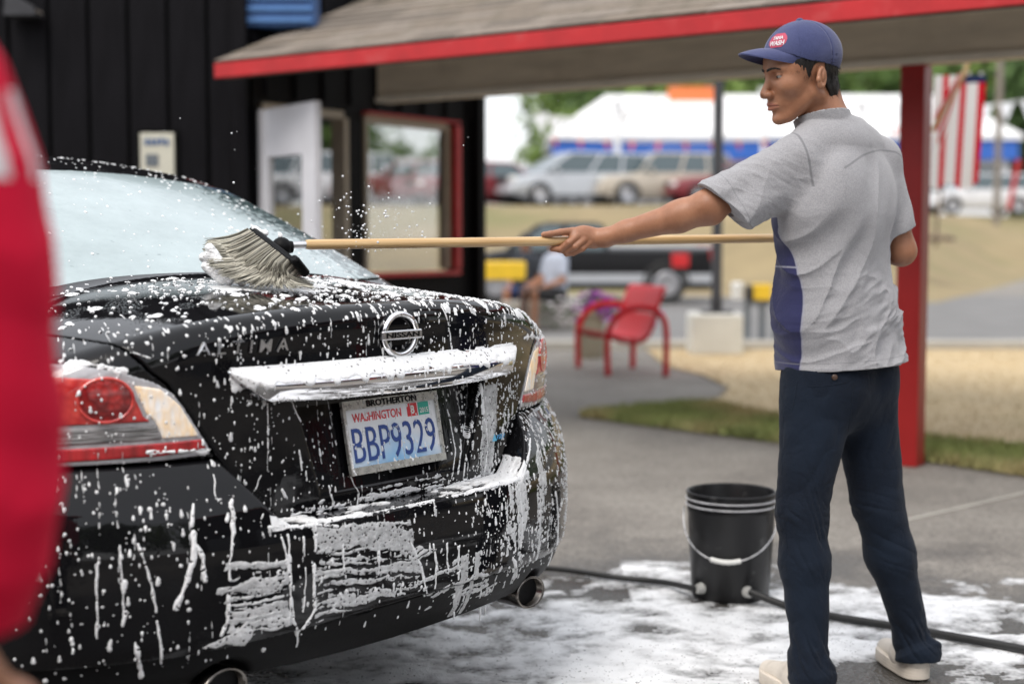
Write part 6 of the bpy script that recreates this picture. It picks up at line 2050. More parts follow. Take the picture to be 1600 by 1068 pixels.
# front wall: one board after another
bk = MB(); bk.box((-4.2, 9.16, 2.1), (5.06, .12, 4.2)); bk.build('wall', M['groove'], bld)
bd = MB(); bd.box((0, 0, 0), (.228, .03, 4.2), bev=.004); q = bd.build('board', M['black_boards'], None); bdm = q.data; bpy.data.objects.remove(q)
for i in range(19):
    o = bpy.data.objects.new('board', bdm); C.objects.link(o); put(o, bld); o.location = Vector((-1.795 - .25 * i, 9.085, 2.1))
cb = MB(); cb.box((-1.71, 9.06, 2.1), (.09, .11, 4.2), bev=.006); cb.build('corner_board', M['black_boards'], bld)
def wallpiece(t0, t1, z0, z1, nm='side_wall', m='black_boards', o=0., th=.10):
    w = MB(); w.beam(Dp((t0 + .0), (z0 + z1) / 2, o - th / 2), Dp(t1, (z0 + z1) / 2, o - th / 2), th, z1 - z0); return w.build(nm, M[m], bld)
wallpiece(0.05, .098, 0, 2.08); wallpiece(.93, 1.10, 0, 2.08); wallpiece(2.17, 2.45, 0, 2.08); wallpiece(1.10, 2.17, 0, .93); wallpiece(.05, 2.45, 2.08, 4.2)
for i in range(9):      # battens above the openings and on the far pier
    t = .18 + .27 * i
    w = MB(); w.beam(Dp(t - .02, 2.6, .012), Dp(t + .02, 2.6, .012), .02, .98); w.build('batten', M['black_boards'], bld)
w = MB(); w.box(Dp(2.43, 1.6, .02), (.10, .09, 3.2), rz=FRZ, bev=.005); w.build('corner_board', M['black_boards'], bld)
# door frame
for t in (.115, .905):
    w = MB(); w.box(Dp(t, 1.01, -.03), (.12, .045, 2.02), rz=FRZ); w.build('door_frame', M['white_paint'] if t < .5 else M['beige_frame'], bld)
w = MB(); w.beam(Dp(.14, 2.04, -.03), Dp(.88, 2.04, -.03), .12, .05); w.build('door_frame', M['beige_frame'], bld)
for z in (1.75, 1.0, .3):
    w = MB(); w.box(Dp(.15, z, .035), (.03, .05, .14), rz=FRZ); w.build('hinge_plate', M['steel'], bld)
# open leaf
l0 = Vector((-1.600, 9.13, 0)); l1 = Vector((-1.145, 8.46, 0)); ld = (l1 - l0).normalized(); lr = math.atan2(ld.y, ld.x); ll = (l1 - l0).length
door = MB()
def lp_(a, z): v = l0 + ld * a; return Vector((v.x, v.y, z))
door.box(lp_(ll / 2, 1.86), (ll, .04, .30), rz=lr); door.box(lp_(.07, .86), (.14, .04, 1.70), rz=lr); door.box(lp_(ll - .09, .86), (.18, .04, 1.70), rz=lr); door.box(lp_((ll - .04) / 2, .47), (ll - .32, .04, .92), rz=lr)
dr_ = door.build('door', M['white_paint'], bld)
w = MB(); w.box(lp_((ll - .04) / 2, 1.32), (ll - .33, .006, .78), rz=lr); w.build('door_glass', M['window_glass'], dr_)
w = MB(); w.tube([lp_(ll - .07, 1.0) + Vector((-.04, -.03, 0)), lp_(ll - .07, 1.0) + Vector((-.07, -.045, 0)), lp_(ll - .17, 1.0) + Vector((-.07, -.045, 0))], .009, 8); w.build('door_handle', M['steel'], dr_, True)
# window
wf = MB(); 
for (a, b_, z0, z1) in ((1.10, 2.17, 2.066, 2.08), (1.10, 2.17, .93, .962)):
    wf.beam(Dp(a, (z0 + z1) / 2, .01), Dp(b_, (z0 + z1) / 2, .01), .10, z1 - z0)
wf.beam(Dp(2.11, 1.51, .012), Dp(2.17, 1.51, .012), .10, 1.07)
win = wf.build('window_frame', M['red_paint'], bld)
wi = MB(); wi.beam(Dp(2.04, 1.51, -.02), Dp(2.11, 1.51, -.02), .06, 1.07); wi.beam(Dp(1.125, 1.51, -.02), Dp(1.15, 1.51, -.02), .06, 1.07); wi.beam(Dp(1.13, 2.035, -.02), Dp(2.06, 2.035, -.02), .06, .06); wi.build('window_sash', M['beige_frame'], win)
w = MB(); w.beam(Dp(1.15, 1.49, -.03), Dp(2.04, 1.49, -.03), .006, 1.03); w.build('window_glass', M['window_glass'], win)
# far wall of the little office, with its own window, floor and ceiling
E0 = D0 + nx * 2.45
def Ep(t, z, o=0.): v = E0 - dx * t + nx * o; return Vector((v.x, v.y, z))
def ew(t0, t1, z0, z1, nm='back_wall', m='black_boards'):
    w = MB(); w.beam(Ep(t0, (z0 + z1) / 2, -.05), Ep(t1, (z0 + z1) / 2, -.05), .10, z1 - z0); w.build(nm, M[m], bld)
ew(.10, .16, 0, 4.2); ew(.16, 2.45, 0, .86); ew(.16, 2.45, 2.15, 4.2); ew(2.45, 3.2, 0, 4.2)
w = MB(); w.beam(Ep(.16, 1.5, -.06), Ep(2.45, 1.5, -.06), .006, 1.27); w.build('back_window', M['window_glass'], bld)
w = MB(); w.beam(Ep(1.22, 1.5, -.05), Ep(1.28, 1.5, -.05), .05, 1.29); w.build('mullion', M['beige_frame'], bld)
fl_ = MB(); fl_.add([Dp(.1, .06, -.12), Dp(2.35, .06, -.12), Dp(2.35, .06, -3.1), Dp(.1, .06, -3.1)], [(0, 1, 2, 3)]); fl_.build('floor', M['concrete'], bld)
fl_ = MB(); fl_.add([Dp(.1, 2.5, -.12), Dp(2.35, 2.5, -.12), Dp(2.35, 2.5, -3.1), Dp(.1, 2.5, -3.1)], [(0, 1, 2, 3)]); fl_.build('ceiling', M['off_white'], bld)
w = MB(); w.box((-4.9, 11.0, 2.1), (.1, 3.9, 4.2)); w.build('wall', M['black_boards'], bld)
# things on the wall
lh = thing('wall_light', 'small grey hooded lamp high on the black wall', 'lamp', W(30, 22, 8.98))
c = W(26, 20, 8.98); w = MB()
w.prism([c + Vector((-.03, .06, .12)), c + Vector((.14, .06, .02)), c + Vector((.15, .06, -.03)), c + Vector((-.05, .06, -.03))], (0, 0, 0), (0, -.16, 0)); w.build('hood', M['dark_metal'], lh)
w = MB(); w.box(c + Vector((.09, -.01, -.005)), (.11, .12, .03), bev=.004); w.build('diffuser', M['beige_frame'], lh)
sg0 = thing('notice_board', 'pale price board with blue heading hung on the black wall', 'sign', W(246, 300, 8.98))
a = W(219, 208, 9.04); b_ = W(272, 208, 9.04); w = MB(); w.box(((a.x + b_.x) / 2, 9.045, a.z - .36), (b_.x - a.x, .03, .72), bev=.004); w.build('board_face', mat('board_face', (.60, .58, .48), .5, var=.08, scale=5), sg0)
w = MB(); w.box(((a.x + b_.x) / 2, 9.062, a.z - .36), (b_.x - a.x + .05, .02, .76)); w.build('frame', M['groove'], sg0)
w = MB()
for i in range(5): w.box((a.x + .042 + i * .032, 9.026, a.z - .055 + rnd.uniform(-.004, .004)), (.021, .004, .04))
w.build('heading', M['blue_box'], sg0)
w = MB(); w.box((a.x + .075, 9.026, a.z - .17), (.08, .004, .075)); w.build('picture', M['grey_metal'], sg0)
w = MB()
for i in range(9):
    w.box((a.x + .10 + rnd.uniform(-.01, .01), 9.026, a.z - .27 - i * .042), (rnd.uniform(.10, .15), .003, .010))
w.build('text_lines', mat('ink_grey', (.25, .25, .25), .6), sg0)
bb_ = thing('blue_cabinet', 'blue metal box with a ribbed front standing on the roof edge', 'box', W(440, 60, 9.2))
c = Vector((-1.49, 9.20, 2.68)); w = MB(); w.box(c, (.50, .26, .30), rz=0, bev=.008); w.build('cabinet', M['blue_box'], bb_)
for i in range(4):
    w = MB(); w.box(c + Vector((.06 * 0 + .02, -.138, -.11 + .07 * i)), (.42, .018, .022)); w.build('rib', mat('rib_blue', (.09, .22, .48), .5), bb_)
for s in (-1, 1):
    w = MB(); w.box(c + Vector((s * .2, 0, -.17)), (.05, .2, .06)); w.build('foot', M['dark_metal'], bb_)

# ------------------------------------------------------------------ street furniture
pole_y = 14.7
lb = G(1120, 555); 
lam = thing('street_lamp', 'dark grey lamp pole bolted on a white concrete block', 'street lamp', (lb.x, lb.y, 0))
w = MB(); w.box((lb.x, lb.y + .2, .215), (.53, .5, .43), bev=.02); w.build('concrete_base', M['pale_concrete'], lam)
w = MB(); w.box((lb.x + .02, lb.y + .2, .445), (.32, .32, .03), bev=.004); w.lathe([(.062, .46), (.062, .6), (.055, .62), (.05, 6.2)], 16, (lb.x + .02, lb.y + .2, 0)); w.build('pole', M['dark_metal'], lam, True)
w = MB(); w.beam((lb.x - .5, lb.y + .2, 6.25), (lb.x + .5, lb.y + .2, 6.25), .12, .06); w.build('arm', M['dark_metal'], lam)
for s in (-1, 1):
    w = MB(); w.box((lb.x + s * .6, lb.y + .2, 6.22), (.4, .28, .12), bev=.03); w.build('lamp_head', M['dark_metal'], lam)
# bench with bent tube frames
bch = thing('bench', 'bright red metal bench with bent tube legs on the grey path', 'bench', G(970, 578))
e1, e2 = G(925, 572), G(992, 587)
e1 = Vector((G(903, 573).x, 13.25, 0)); e2 = Vector((G(947, 583).x, 12.45, 0))      # front legs of both frames
f2 = Vector((G(1037, 585).x, 12.40, 0)); bx_ = (f2 - e2); bl_ = (e1 - e2)
def bp_(u, v, z): return Vector((e2.x, e2.y, 0)) + bl_ * u + bx_ * v + Vector((0, 0, z))
for u in (0, 1):
    w = MB(); w.tube(spline([bp_(u, 0, 0), bp_(u, -.01, .30), bp_(u, .06, .46), bp_(u, .30, .575), bp_(u, .65, .60), bp_(u, .90, .54), bp_(u, 1.0, .40), bp_(u, 1.0, 0)], 6), .028, 10); w.build('leg_frame', M['bench_red'], bch, 'all')
    w = MB(); w.tube(spline([bp_(u, .02, .34), bp_(u, .30, .30), bp_(u, .60, .31), bp_(u, .76, .42), bp_(u, .88, .66), bp_(u, .98, .76)], 6), .018, 8); w.build('seat_rail', M['bench_red'], bch, 'all')
prf = spline([Vector((.02, 0, .355)), Vector((.10, 0, .345)), Vector((.32, 0, .315)), Vector((.58, 0, .325)), Vector((.72, 0, .40)), Vector((.84, 0, .62)), Vector((.93, 0, .74)), Vector((1.02, 0, .775))], 5)
nsl = 17
for i in range(nsl):      # slats of the seat and back run along the bench
    q = prf[int(i * (len(prf) - 1) / nsl)]; q2 = prf[int(i * (len(prf) - 1) / nsl) + 1]
    tdir = Vector((bx_.x, bx_.y, 0)) * (q2.x - q.x) + Vector((0, 0, q2.z - q.z)); upv = bl_.cross(tdir).normalized()
    w = MB(); w.beam(bp_(-.03, q.x, q.z + .012), bp_(1.03, q.x, q.z + .012), max(.030, tdir.length * 2.0), .009, up=upv); w.build('slat', M['bench_red'], bch)
# flowers in a round planter behind the bench
pc = G(921, 569); pc.y += .75; pc.x *= 1.055
pln = thing('flower_planter', 'beige round planter overflowing with purple and white flowers', 'planter', (pc.x, pc.y, 0))
w = MB(); w.lathe([(.13, 0), (.15, .05), (.155, .42), (.175, .43), (.175, .47), (.15, .47), (.14, .42), (.01, .42)], 28, (pc.x, pc.y, 0), cap=False); w.build('pot', mat('pot_beige', (.36, .33, .25), .8), pln, True)
fm_ = [mat('petal_purple', (.36, .05, .42), .6), mat('petal_white', (.8, .75, .78), .6), mat('leaf', (.05, .11, .03), .6)]
w = MB()
for i in range(420):
    a, r_, z_ = rnd.uniform(0, 2 * PI), abs(rnd.gauss(0, .17)), rnd.uniform(-.05, .18)
    x_, y_ = pc.x + math.cos(a) * r_ * 1.5 + .02, pc.y + math.sin(a) * r_
    z = .50 + z_ - r_ * .35
    w.cur = 2 if rnd.random() < .35 else (0 if x_ > pc.x - .04 + rnd.gauss(0, .08) else 1)
    w.ball((x_, y_, z), rnd.uniform(.018, .032), None, .014, 6, 4)
tag(w.build('flowers', fm_, pln, 'all', fix=False), kind='stuff')
# payment post group beyond the lamp
vs0 = G(1185, 541)
st = thing('vacuum_stand', 'grey metal rail stand carrying a yellow box and a white canister', 'stand', (vs0.x, vs0.y, 0))
for px in (1167, 1190, 1212):
    w = MB(); g0 = G(px, 541); w.box((g0.x, vs0.y, .25), (.07, .07, .50), bev=.005); w.build('post', M['grey_metal'], st)
for z in (.49, .06):
    w = MB(); w.beam((G(1163, 541).x, vs0.y, z), (G(1216, 541).x, vs0.y, z), .09, .06); w.build('rail', M['grey_metal'], st)
w = MB(); w.box((W(1190, 455, vs0.y).x, vs0.y, .61), (.20, .16, .18), bev=.01); w.build('yellow_box', M['yellow'], st, True)
w = MB(); w.box((W(1170, 455, vs0.y).x, vs0.y, .60), (.07, .14, .16), bev=.008); w.build('black_box', M['dark_metal'], st, True)
w = MB(); w.lathe([(.001, .53), (.065, .53), (.07, .70), (.05, .72), (.001, .72)], 18, (W(1152, 452, vs0.y).x, vs0.y, 0), cap=False); w.build('canister', M['white_plastic'], st, True)
# folding table with a yellow cloth
tc_ = W(783, 420, 18.0)
tb_ = thing('table', 'folding table under a bright yellow cloth near the seated people', 'table', (tc_.x, 18, 0))
w = MB(); w.box((tc_.x, 18, .80), (.62, .5, .23), bev=.02); w.build('tablecloth', M['yellow'], tb_, True)
for sx in (-1, 1):
    for sy in (-1, 1):
        w = MB(); w.tube([(tc_.x + sx * .28, 18 + sy * .2, 0), (tc_.x + sx * .26, 18 + sy * .2, .7)], .018, 8); w.build('leg', M['dark_metal'], tb_)
def seated(px, y, shirt, shorts, hair, lab, face):
    c = W(px, 500, y); x0 = c.x
    fx = Vector((math.cos(face), math.sin(face), 0)); sx = Vector((-fx.y, fx.x, 0))
    P = lambda f, s, z: tuple((Vector((x0, y, 0)) + fx * f + sx * s + Vector((0, 0, z)))[:])
    t = thing('person', lab, 'person', (x0, y, 0))
    I = np.array([sx[:], fx[:], (0, 0, 1)], np.float32)
    def dsk(p):
        d = ell(p, P(.03, 0, 1.15), (.08, .075, .11))
        d = smin(d, cap(p, P(0, 0, 1.08), P(-.01, 0, .95), .05, .06), .03)
        d = smin(d, cap(p, P(-.01, 0, .90), P(0, 0, .52), .12, .12), .05)
        for s in (-1, 1):
            d = smin(d, cap(p, P(0, s * .17, .93), P(.05, s * .22, .66), .045, .04), .03); d = smin(d, cap(p, P(.05, s * .22, .66), P(.28, s * .12, .58), .038, .028), .02)
            d = smin(d, cap(p, P(.28, s * .12, .58), P(.36, s * .10, .55), .03, .022), .02)
            d = smin(d, cap(p, P(.02, s * .10, .48), P(.42, s * .12, .50), .075, .055), .03); d = smin(d, cap(p, P(.42, s * .12, .50), P(.44, s * .12, .10), .052, .038), .02)
            d = smin(d, cap(p, P(.42, s * .12, .05), P(.58, s * .12, .04), .04, .03), .03)
        return d
    lo, hi = np.array(P(0, 0, .6)) - (.7, .7, .62), np.array(P(0, 0, .6)) + (.7, .7, .75)
    sdf_obj('body', dsk, lo, hi, .02, M['skin'], t)
    sdf_obj('shirt', lambda p: np.maximum(smin(smin(cap(p, P(-.01, 0, .90), P(0, 0, .52), .145, .155), cap(p, P(0, .17, .93), P(.03, .21, .76), .065, .06), .04), cap(p, P(0, -.17, .93), P(.03, -.21, .76), .065, .06), .04), .46 - p[:, 2]), lo, hi, .02, shirt, t)
    sdf_obj('shorts', lambda p: smin(cap(p, P(.0, .10, .47), P(.36, .12, .49), .10, .085), cap(p, P(.0, -.10, .47), P(.36, -.12, .49), .10, .085), .04), lo, hi, .02, shorts, t)
    sdf_obj('hair', lambda p: np.maximum(ell(p, P(.02, 0, 1.175), (.092, .088, .115)), -(ell(p, P(.11, 0, 1.10), (.08, .08, .09)))), lo, hi, .014, hair, t)
    # the low wall seat
    return t
seated(868, 18.6, mat('pale_shirt', (.42, .46, .55), .9), mat('black_shorts', (.02, .02, .022), .9), M['hair'], 'person in a pale blue shirt and black shorts sitting beyond the bench', R(215))
seated(822, 19.2, mat('dark_shirt', (.03, .035, .045), .9), mat('blue_shorts', (.03, .06, .16), .9), M['hair'], 'person in a dark shirt sitting next to the yellow table', R(250))
w = MB(); a = W(800, 500, 18.9); b_ = W(905, 500, 18.9); w.box(((a.x + b_.x) / 2, 19.0, .19), (b_.x - a.x + .3, .5, .38), bev=.03)
tag(w.build('low_wall', M['concrete'], None, True), 'low concrete wall that two people sit on', 'wall')

# ------------------------------------------------------------------ parked cars on the street and on the raised lot
def car_mats(nm, col, metal=.0): return mat('body_' + nm, col, .3, metal=metal, var=.05, coat=.6)
_bk = mat('body_truck_black', (.008, .008, .009), .35, var=.05, spec=.3)
CM = {'white': car_mats('white', (.72, .72, .74)), 'silver': car_mats('silver', (.50, .52, .55), .3), 'beige': car_mats('beige', (.50, .44, .36)), 'maroon': car_mats('maroon', (.20, .018, .025)),
      'black': _bk, 'grey': car_mats('grey', (.25, .27, .29), .3)}
GL = mat('tinted_glass', (.06, .09, .10), .08, var=.05, spec=.9)
SPEC = {
 'sedan': dict(L=4.7, W=.89, belt=[(-2.35, .55), (-2.3, .80), (-1.7, .92), (-.9, .98), (.8, .98), (1.5, .93), (2.2, .90), (2.33, .55)], cab=(-.95, 1.55, -.35, 1.05, 1.43), wh=.32),
 'van':   dict(L=4.9, W=.95, belt=[(-2.45, .6), (-2.4, .85), (-1.7, 1.0), (-1.1, 1.08), (2.2, 1.12), (2.4, 1.05), (2.45, .6)], cab=(-1.35, 2.36, -.35, 2.20, 1.72), wh=.34),
 'suv':   dict(L=4.7, W=.93, belt=[(-2.35, .6), (-2.3, .95), (-1.2, 1.05), (-1.0, 1.1), (2.2, 1.14), (2.3, 1.05), (2.35, .6)], cab=(-1.05, 2.25, -.45, 2.05, 1.74), wh=.37),
 'compact': dict(L=5.0, W=.88, belt=[(-2.5, .5), (-2.45, .82), (-1.5, .98), (-1.2, 1.02), (2.42, 1.02), (2.5, 1.0), (2.501, .5)], cab=(-1.35, .46, -.75, .38, 1.50), wh=.36),
 'coupe': dict(L=5.0, W=.93, belt=[(-2.5, .5), (-2.45, .78), (-1.6, .90), (-.8, .98), (.9, 1.02), (1.7, 1.02), (2.42, 1.0), (2.5, .55)], cab=(-1.0, 1.9, -.2, 1.3, 1.24), wh=.36),
 'pickup': dict(L=5.7, W=1.0, belt=[(-2.85, .65), (-2.8, 1.0), (-1.6, 1.12), (-1.3, 1.18), (2.7, 1.18), (2.83, 1.12), (2.85, .6)], cab=(-1.35, .75, -.75, .62, 1.86), wh=.39),
}
def make_car(kind, colour, loc, rz, lab, trim=None, group=None):
    S = SPEC[kind]; t = thing('parked_car' if kind not in ('pickup', 'compact') else 'pickup_truck', lab, 'car' if kind not in ('pickup', 'compact') else 'pickup truck', loc, rz, group)
    m = CM[colour]; w_ = S['W']
    b = MB(); xs = [q[0] for q in S['belt']]; zs = [q[1] for q in S['belt']]
    X = sorted(set(list(np.linspace(xs[0], xs[-1], 15)) + xs)); rows = []
    for x in X:
        z = float(np.interp(x, xs, zs)); e = abs(x) / (S['L'] / 2); ww = w_ * (1 - .16 * max(0, (e - .8) / .2) ** 2); z0 = .26 + (.12 if e > .97 else 0)
        rows.append([(x, -ww * .9, z0), (x, -ww, z0 + .12), (x, -ww, z * .72), (x, -ww * .97, z - .06), (x, -ww * .84, z), (x, ww * .84, z), (x, ww * .97, z - .06), (x, ww, z * .72), (x, ww, z0 + .12), (x, ww * .9, z0)])
    n = 10; vs = [q for r in rows for q in r]
    fs = [(i * n + k, (i + 1) * n + k, (i + 1) * n + (k + 1) % n, i * n + (k + 1) % n) for i in range(len(rows) - 1) for k in range(n)]
    fs += [tuple(range(n)), tuple((len(rows) - 1) * n + k for k in range(n))]
    b.add(vs, fs)
    if kind == 'pickup':      # open bed: rim walls
        pass
    b.build('body', m, t, True, False)
    x0, x1, x2, x3, zr = S['cab']; zb = float(np.interp((x0 + x1) / 2, xs, zs)) - .03
    wb, wt = w_ * .90, w_ * .72
    g = MB(); g.add([(x0, -wb, zb), (x1, -wb, zb), (x1, wb, zb), (x0, wb, zb), (x2, -wt, zr - .05), (x3, -wt, zr - .05), (x3, wt, zr - .05), (x2, wt, zr - .05)], [(0, 1, 5, 4), (1, 2, 6, 5), (2, 3, 7, 6), (3, 0, 4, 7), (4, 5, 6, 7)])
    g.build('window_glass', GL, t, False, False)
    r = MB(); r.add([(x2 - .02, -wt - .01, zr - .06), (x3 + .02, -wt - .01, zr - .06), (x3 + .02, wt + .01, zr - .06), (x2 - .02, wt + .01, zr - .06), (x2 + .1, -wt + .08, zr), (x3 - .1, -wt + .08, zr), (x3 - .1, wt - .08, zr), (x2 + .1, wt - .08, zr)],
        [(0, 1, 5, 4), (1, 2, 6, 5), (2, 3, 7, 6), (3, 0, 4, 7), (4, 5, 6, 7), (0, 3, 2, 1)]); r.build('roof', m, t, False, False)
    pl_ = [((x0, x2), ), ((x1, x3), )]
    fr_x = [0, 1] + ([.42] if kind != 'pickup' else []) + ([.72] if kind in ('van', 'suv') else [])
    for s in (-1, 1):
        for fx in fr_x:
            k = MB(); xb = x0 + (x1 - x0) * fx; xt = x2 + (x3 - x2) * fx
            k.beam((xb, s * (wb + .002), zb), (xt, s * (wt + .002), zr - .05), .05, .07 if fx not in (0, 1) else .06, up=(1, 0, 0)); k.build('pillar', m, t, False, False)
    for fx in (-S['L'] / 2 * .63, S['L'] / 2 * .62):
        for s in (-1, 1):
            k = MB(); T = Matrix.Rotation(PI / 2, 4, 'X'); R0 = S['wh']
            k.lathe([(R0 * .6, -.11), (R0 * .95, -.11), (R0, -.08), (R0, .08), (R0 * .95, .11), (R0 * .6, .11)], 20, (fx, s * (w_ - .07), R0), M=T); wh = k.build('wheel', M['tyre'], t, True, False)
            k = MB(); k.lathe([(.001, .0), (R0 * .15, .0), (R0 * .2, -.015), (R0 * .6, -.02), (R0 * .66, .0), (R0 * .66, .02)], 16, (fx, s * (w_ + .045), R0), M=Matrix.Rotation(PI / 2 * s, 4, 'X'), cap=False)
            k.build('rim', M['hubcap'], wh, True, False)
            k = MB(); k.tube([(fx + (R0 + .05) * math.cos(a), s * (w_ - .004), R0 + (R0 + .05) * math.sin(a)) for a in np.linspace(.0, PI, 14)], .035, 6); k.build('wheel_arch', M['rubber'], t, 'all', False)
    L2 = S['L'] / 2
    for s in (-1, 1):
        zl = .70 if kind == 'sedan' else .85
        k = MB(); k.box((-L2 + .10, s * w_ * .70, zl), (.16, .34, .15), bev=.02); k.build('headlight', M['white_plastic'], t, True, False)
        k = MB(); k.box((L2 - .08, s * w_ * .80, zl + .08), (.16, .28 if kind == 'sedan' else .16, .15 if kind == 'sedan' else .34), bev=.02); k.build('tail_light', M['red_lamp'], t, True, False)
        k = MB(); k.box((x0 + .35, s * (w_ + .08), zb + .06), (.10, .16, .12), bev=.02); k.build('mirror', m, t, True, False)
    for s in (-1, 1):
        k = MB(); k.box((s * (L2 + .0), 0, .48), (.12, w_ * 1.86, .20), bev=.03); k.build('bumper', CM['grey'] if kind == 'pickup' else m, t, True, False)
    k = MB(); k.box((-L2 - .02, 0, .70 if kind == 'sedan' else .85), (.06, w_ * .9, .16)); k.build('grille', M['dark_metal'], t, False, False)
    if trim:
        for s in (-1, 1):
            k = MB(); k.box((0, s * (w_ + .004), .47), (S['L'] * .96, .02, .17)); k.build('side_cladding', CM[trim], t, False, False)
    return t
LZ = 2.198
def on_lot(px, y): return (ray(px, 300).x / ray(px, 300).y * y, y, LZ)
# model frames have the nose at -x
tk = make_car('compact', 'black', (1.27, 27.0, .006), 0.02, 'small black pickup truck with silver lower panels and bed rail on the street', trim='silver')
for s in (-1, 1):
    k = MB(); k.box((1.50, s * .86, 1.055), (1.95, .07, .07), bev=.01); k.build('bed_rail', CM['silver'], tk, True, False)
    k = MB(); k.box((1.80, s * .905, .80), (.32, .03, .26), bev=.01); k.build('side_lamp', M['red_lamp'], tk, True, False)
G1 = 'cars parked on the raised lot'
make_car('van', 'silver', on_lot(893, 45.5), R(24), 'silver minivan parked nose left at the front of the raised lot', group=G1)
make_car('suv', 'beige', on_lot(1030, 46.0), R(18), 'beige off-roader parked just right of the silver minivan', group=G1)
make_car('sedan', 'maroon', on_lot(1145, 45.8), R(14), 'maroon sedan parked behind the lamp pole on the lot', group=G1)
make_car('sedan', 'white', on_lot(790, 48.0), R(35), 'white sedan parked left of the silver minivan', group=G1)
make_car('sedan', 'maroon', on_lot(742, 45.4), R(30), 'maroon sedan half hidden by the corner of the black office', group=G1)
make_car('sedan', 'maroon', on_lot(640, 45.2), R(4), 'maroon sedan seen through the red-trimmed office window', group=G1)
make_car('van', 'white', on_lot(600, 50.0), R(10), 'white minivan behind the maroon car seen through the office window', group=G1)
make_car('suv', 'white', on_lot(512, 46.0), R(12), 'white car seen through the open office doorway', group=G1)
make_car('suv', 'white', on_lot(436, 47.0), R(12), 'white car seen through the glass of the open white door', group=G1)
make_car('suv', 'white', (on_lot(1590, 56)[0], 61.0, LZ), R(8), 'white estate car at the far right beyond the flag', group=G1)
for px, y, k, c, lab in [(960, 53, 'sedan', 'white', 'white sedan in the second row above the silver minivan'), (1090, 54, 'van', 'white', 'white van in the second row right of the beige car'), (1230, 54, 'suv', 'silver', 'silver car in the second row behind the shoulder of the man'),
                         (850, 54.5, 'van', 'white', 'white van in the second row above the white sedan'), (1330, 53, 'sedan', 'white', 'white sedan hidden behind the back of the man'), (690, 54, 'suv', 'silver', 'silver car in the second row behind the office window')]:
    make_car(k, c, on_lot(px, y), R(20), lab, group=G1)

# ------------------------------------------------------------------ white dealership building
wb_ = thing('building', 'long white building with a blue band under its white roof beyond the parked cars', 'building', (12, 76, LZ))
X0, X1, YF = 2.3, 25.0, 72.0
w = MB(); w.box(((X0 + X1) / 2, YF + 6, LZ + 1.8), (X1 - X0, 12, 3.6)); w.build('wall', M['off_white'], wb_)
w = MB(); w.box(((X0 + X1) / 2, YF - .3, LZ + 3.55), (X1 - X0 + .6, .3, 1.2)); w.build('blue_band', M['blue_paint'], wb_)
w = MB(); za, zb_ = LZ + 4.18, LZ + 6.45
w.add([(X0 - .5, YF - .6, za), (X1 + .5, YF - .6, za), (X1 + .5, YF + 12.5, za), (X0 - .5, YF + 12.5, za), (X0 + 2.6, YF + 2.6, zb_), (X1 - 2.6, YF + 2.6, zb_), (X1 - 2.6, YF + 9, zb_), (X0 + 2.6, YF + 9, zb_), (X0 - .5, YF - .6, za - .25), (X1 + .5, YF - .6, za - .25), (X1 + .5, YF + 12.5, za - .25), (X0 - .5, YF + 12.5, za - .25)],
    [(0, 1, 5, 4), (1, 2, 6, 5), (2, 3, 7, 6), (3, 0, 4, 7), (4, 5, 6, 7), (8, 11, 10, 9), (0, 8, 9, 1), (1, 9, 10, 2), (2, 10, 11, 3), (3, 11, 8, 0)]); w.build('roof', M['off_white'], wb_)
for i in range(8):
    x = X0 + 1.8 + i * 2.8
    w = MB(); w.box((x, YF - .02, LZ + 1.7), (1.9, .08, 1.9)); f_ = w.build('window', M['grey_metal'], wb_)
    w = MB(); w.box((x, YF - .07, LZ + 1.7), (1.7, .03, 1.7)); w.build('pane', GL, f_)
w = MB(); w.box((W(1085, 144, 73).x, 74.2, W(1085, 144, 73).z), (2.4, .3, .75)); 
sgn = w.build('roof_sign', M['orange'], None); tag(sgn, 'orange sign board standing on the white roof', 'sign')
w = MB()
for s in (-.9, .9): w.box((W(1085, 144, 73).x + s, 74.3, LZ + 7.1), (.1, .1, 1.2))
w.build('post', M['grey_metal'], sgn)
for px, y0_, y1_ in ((965, 155, 200), (1195, 138, 175)):
    c = W(px, y0_, 70); w = MB(); w.lathe([(.16, c.z - 4.5), (.16, c.z - .5), (.28, c.z - .45), (.28, c.z)], 14, (c.x, 70, 0)); tag(w.build('vent_stack', M['off_white'], None, True), 'white round-topped mast left on the roof line of the white building' if px < 1000 else 'white mast to the right of the orange sign', 'mast')
# strings of pennants
def pennants(P0, P1, n, sag, cols, lab, size=.42):
    t = thing('pennant_string', lab, 'bunting', P0)
    P = [P0.lerp(P1, i / 40) - Vector((0, 0, sag * 4 * (i / 40) * (1 - i / 40))) for i in range(41)]
    w = MB(); w.tube(P, .015, 5); w.build('cord', M['off_white'], t)
    for i in range(n):
        u = (i + .5) / n; q = P0.lerp(P1, u) - Vector((0, 0, sag * 4 * u * (1 - u))); d = (P1 - P0).normalized()
        tw = rnd.uniform(-.12, .12)
        w = MB(); w.prism([q - d * size * .42, q + d * size * .42, q - Vector((0, 0, size * 1.15)) + Vector((tw, tw, 0))], (0, -.006, 0), (0, .006, 0)); w.build('pennant', cols[i % len(cols)], t)
Mw, Mr = mat('pennant_white', (.78, .80, .84), .7), mat('pennant_red', (.62, .09, .07), .7)
pennants(W(835, 176, 40), W(1030, 150, 40), 9, .35, [Mw], 'white pennant string high in front of the dark trees', .5)
pennants(W(845, 214, 42), W(1420, 196, 42), 14, .3, [Mr], 'red pennant string in front of the blue band of the white building', .25)
pennants(W(1330, 158, 36), W(1720, 130, 36), 12, .35, [Mw], 'white pennant string above the cars on the right', .42)
pennants(W(748, 318, 44.6), W(1240, 318, 44.6), 9, .15, [Mr, Mr, Mw], 'red pennant string hanging low in front of the parked cars', .50)

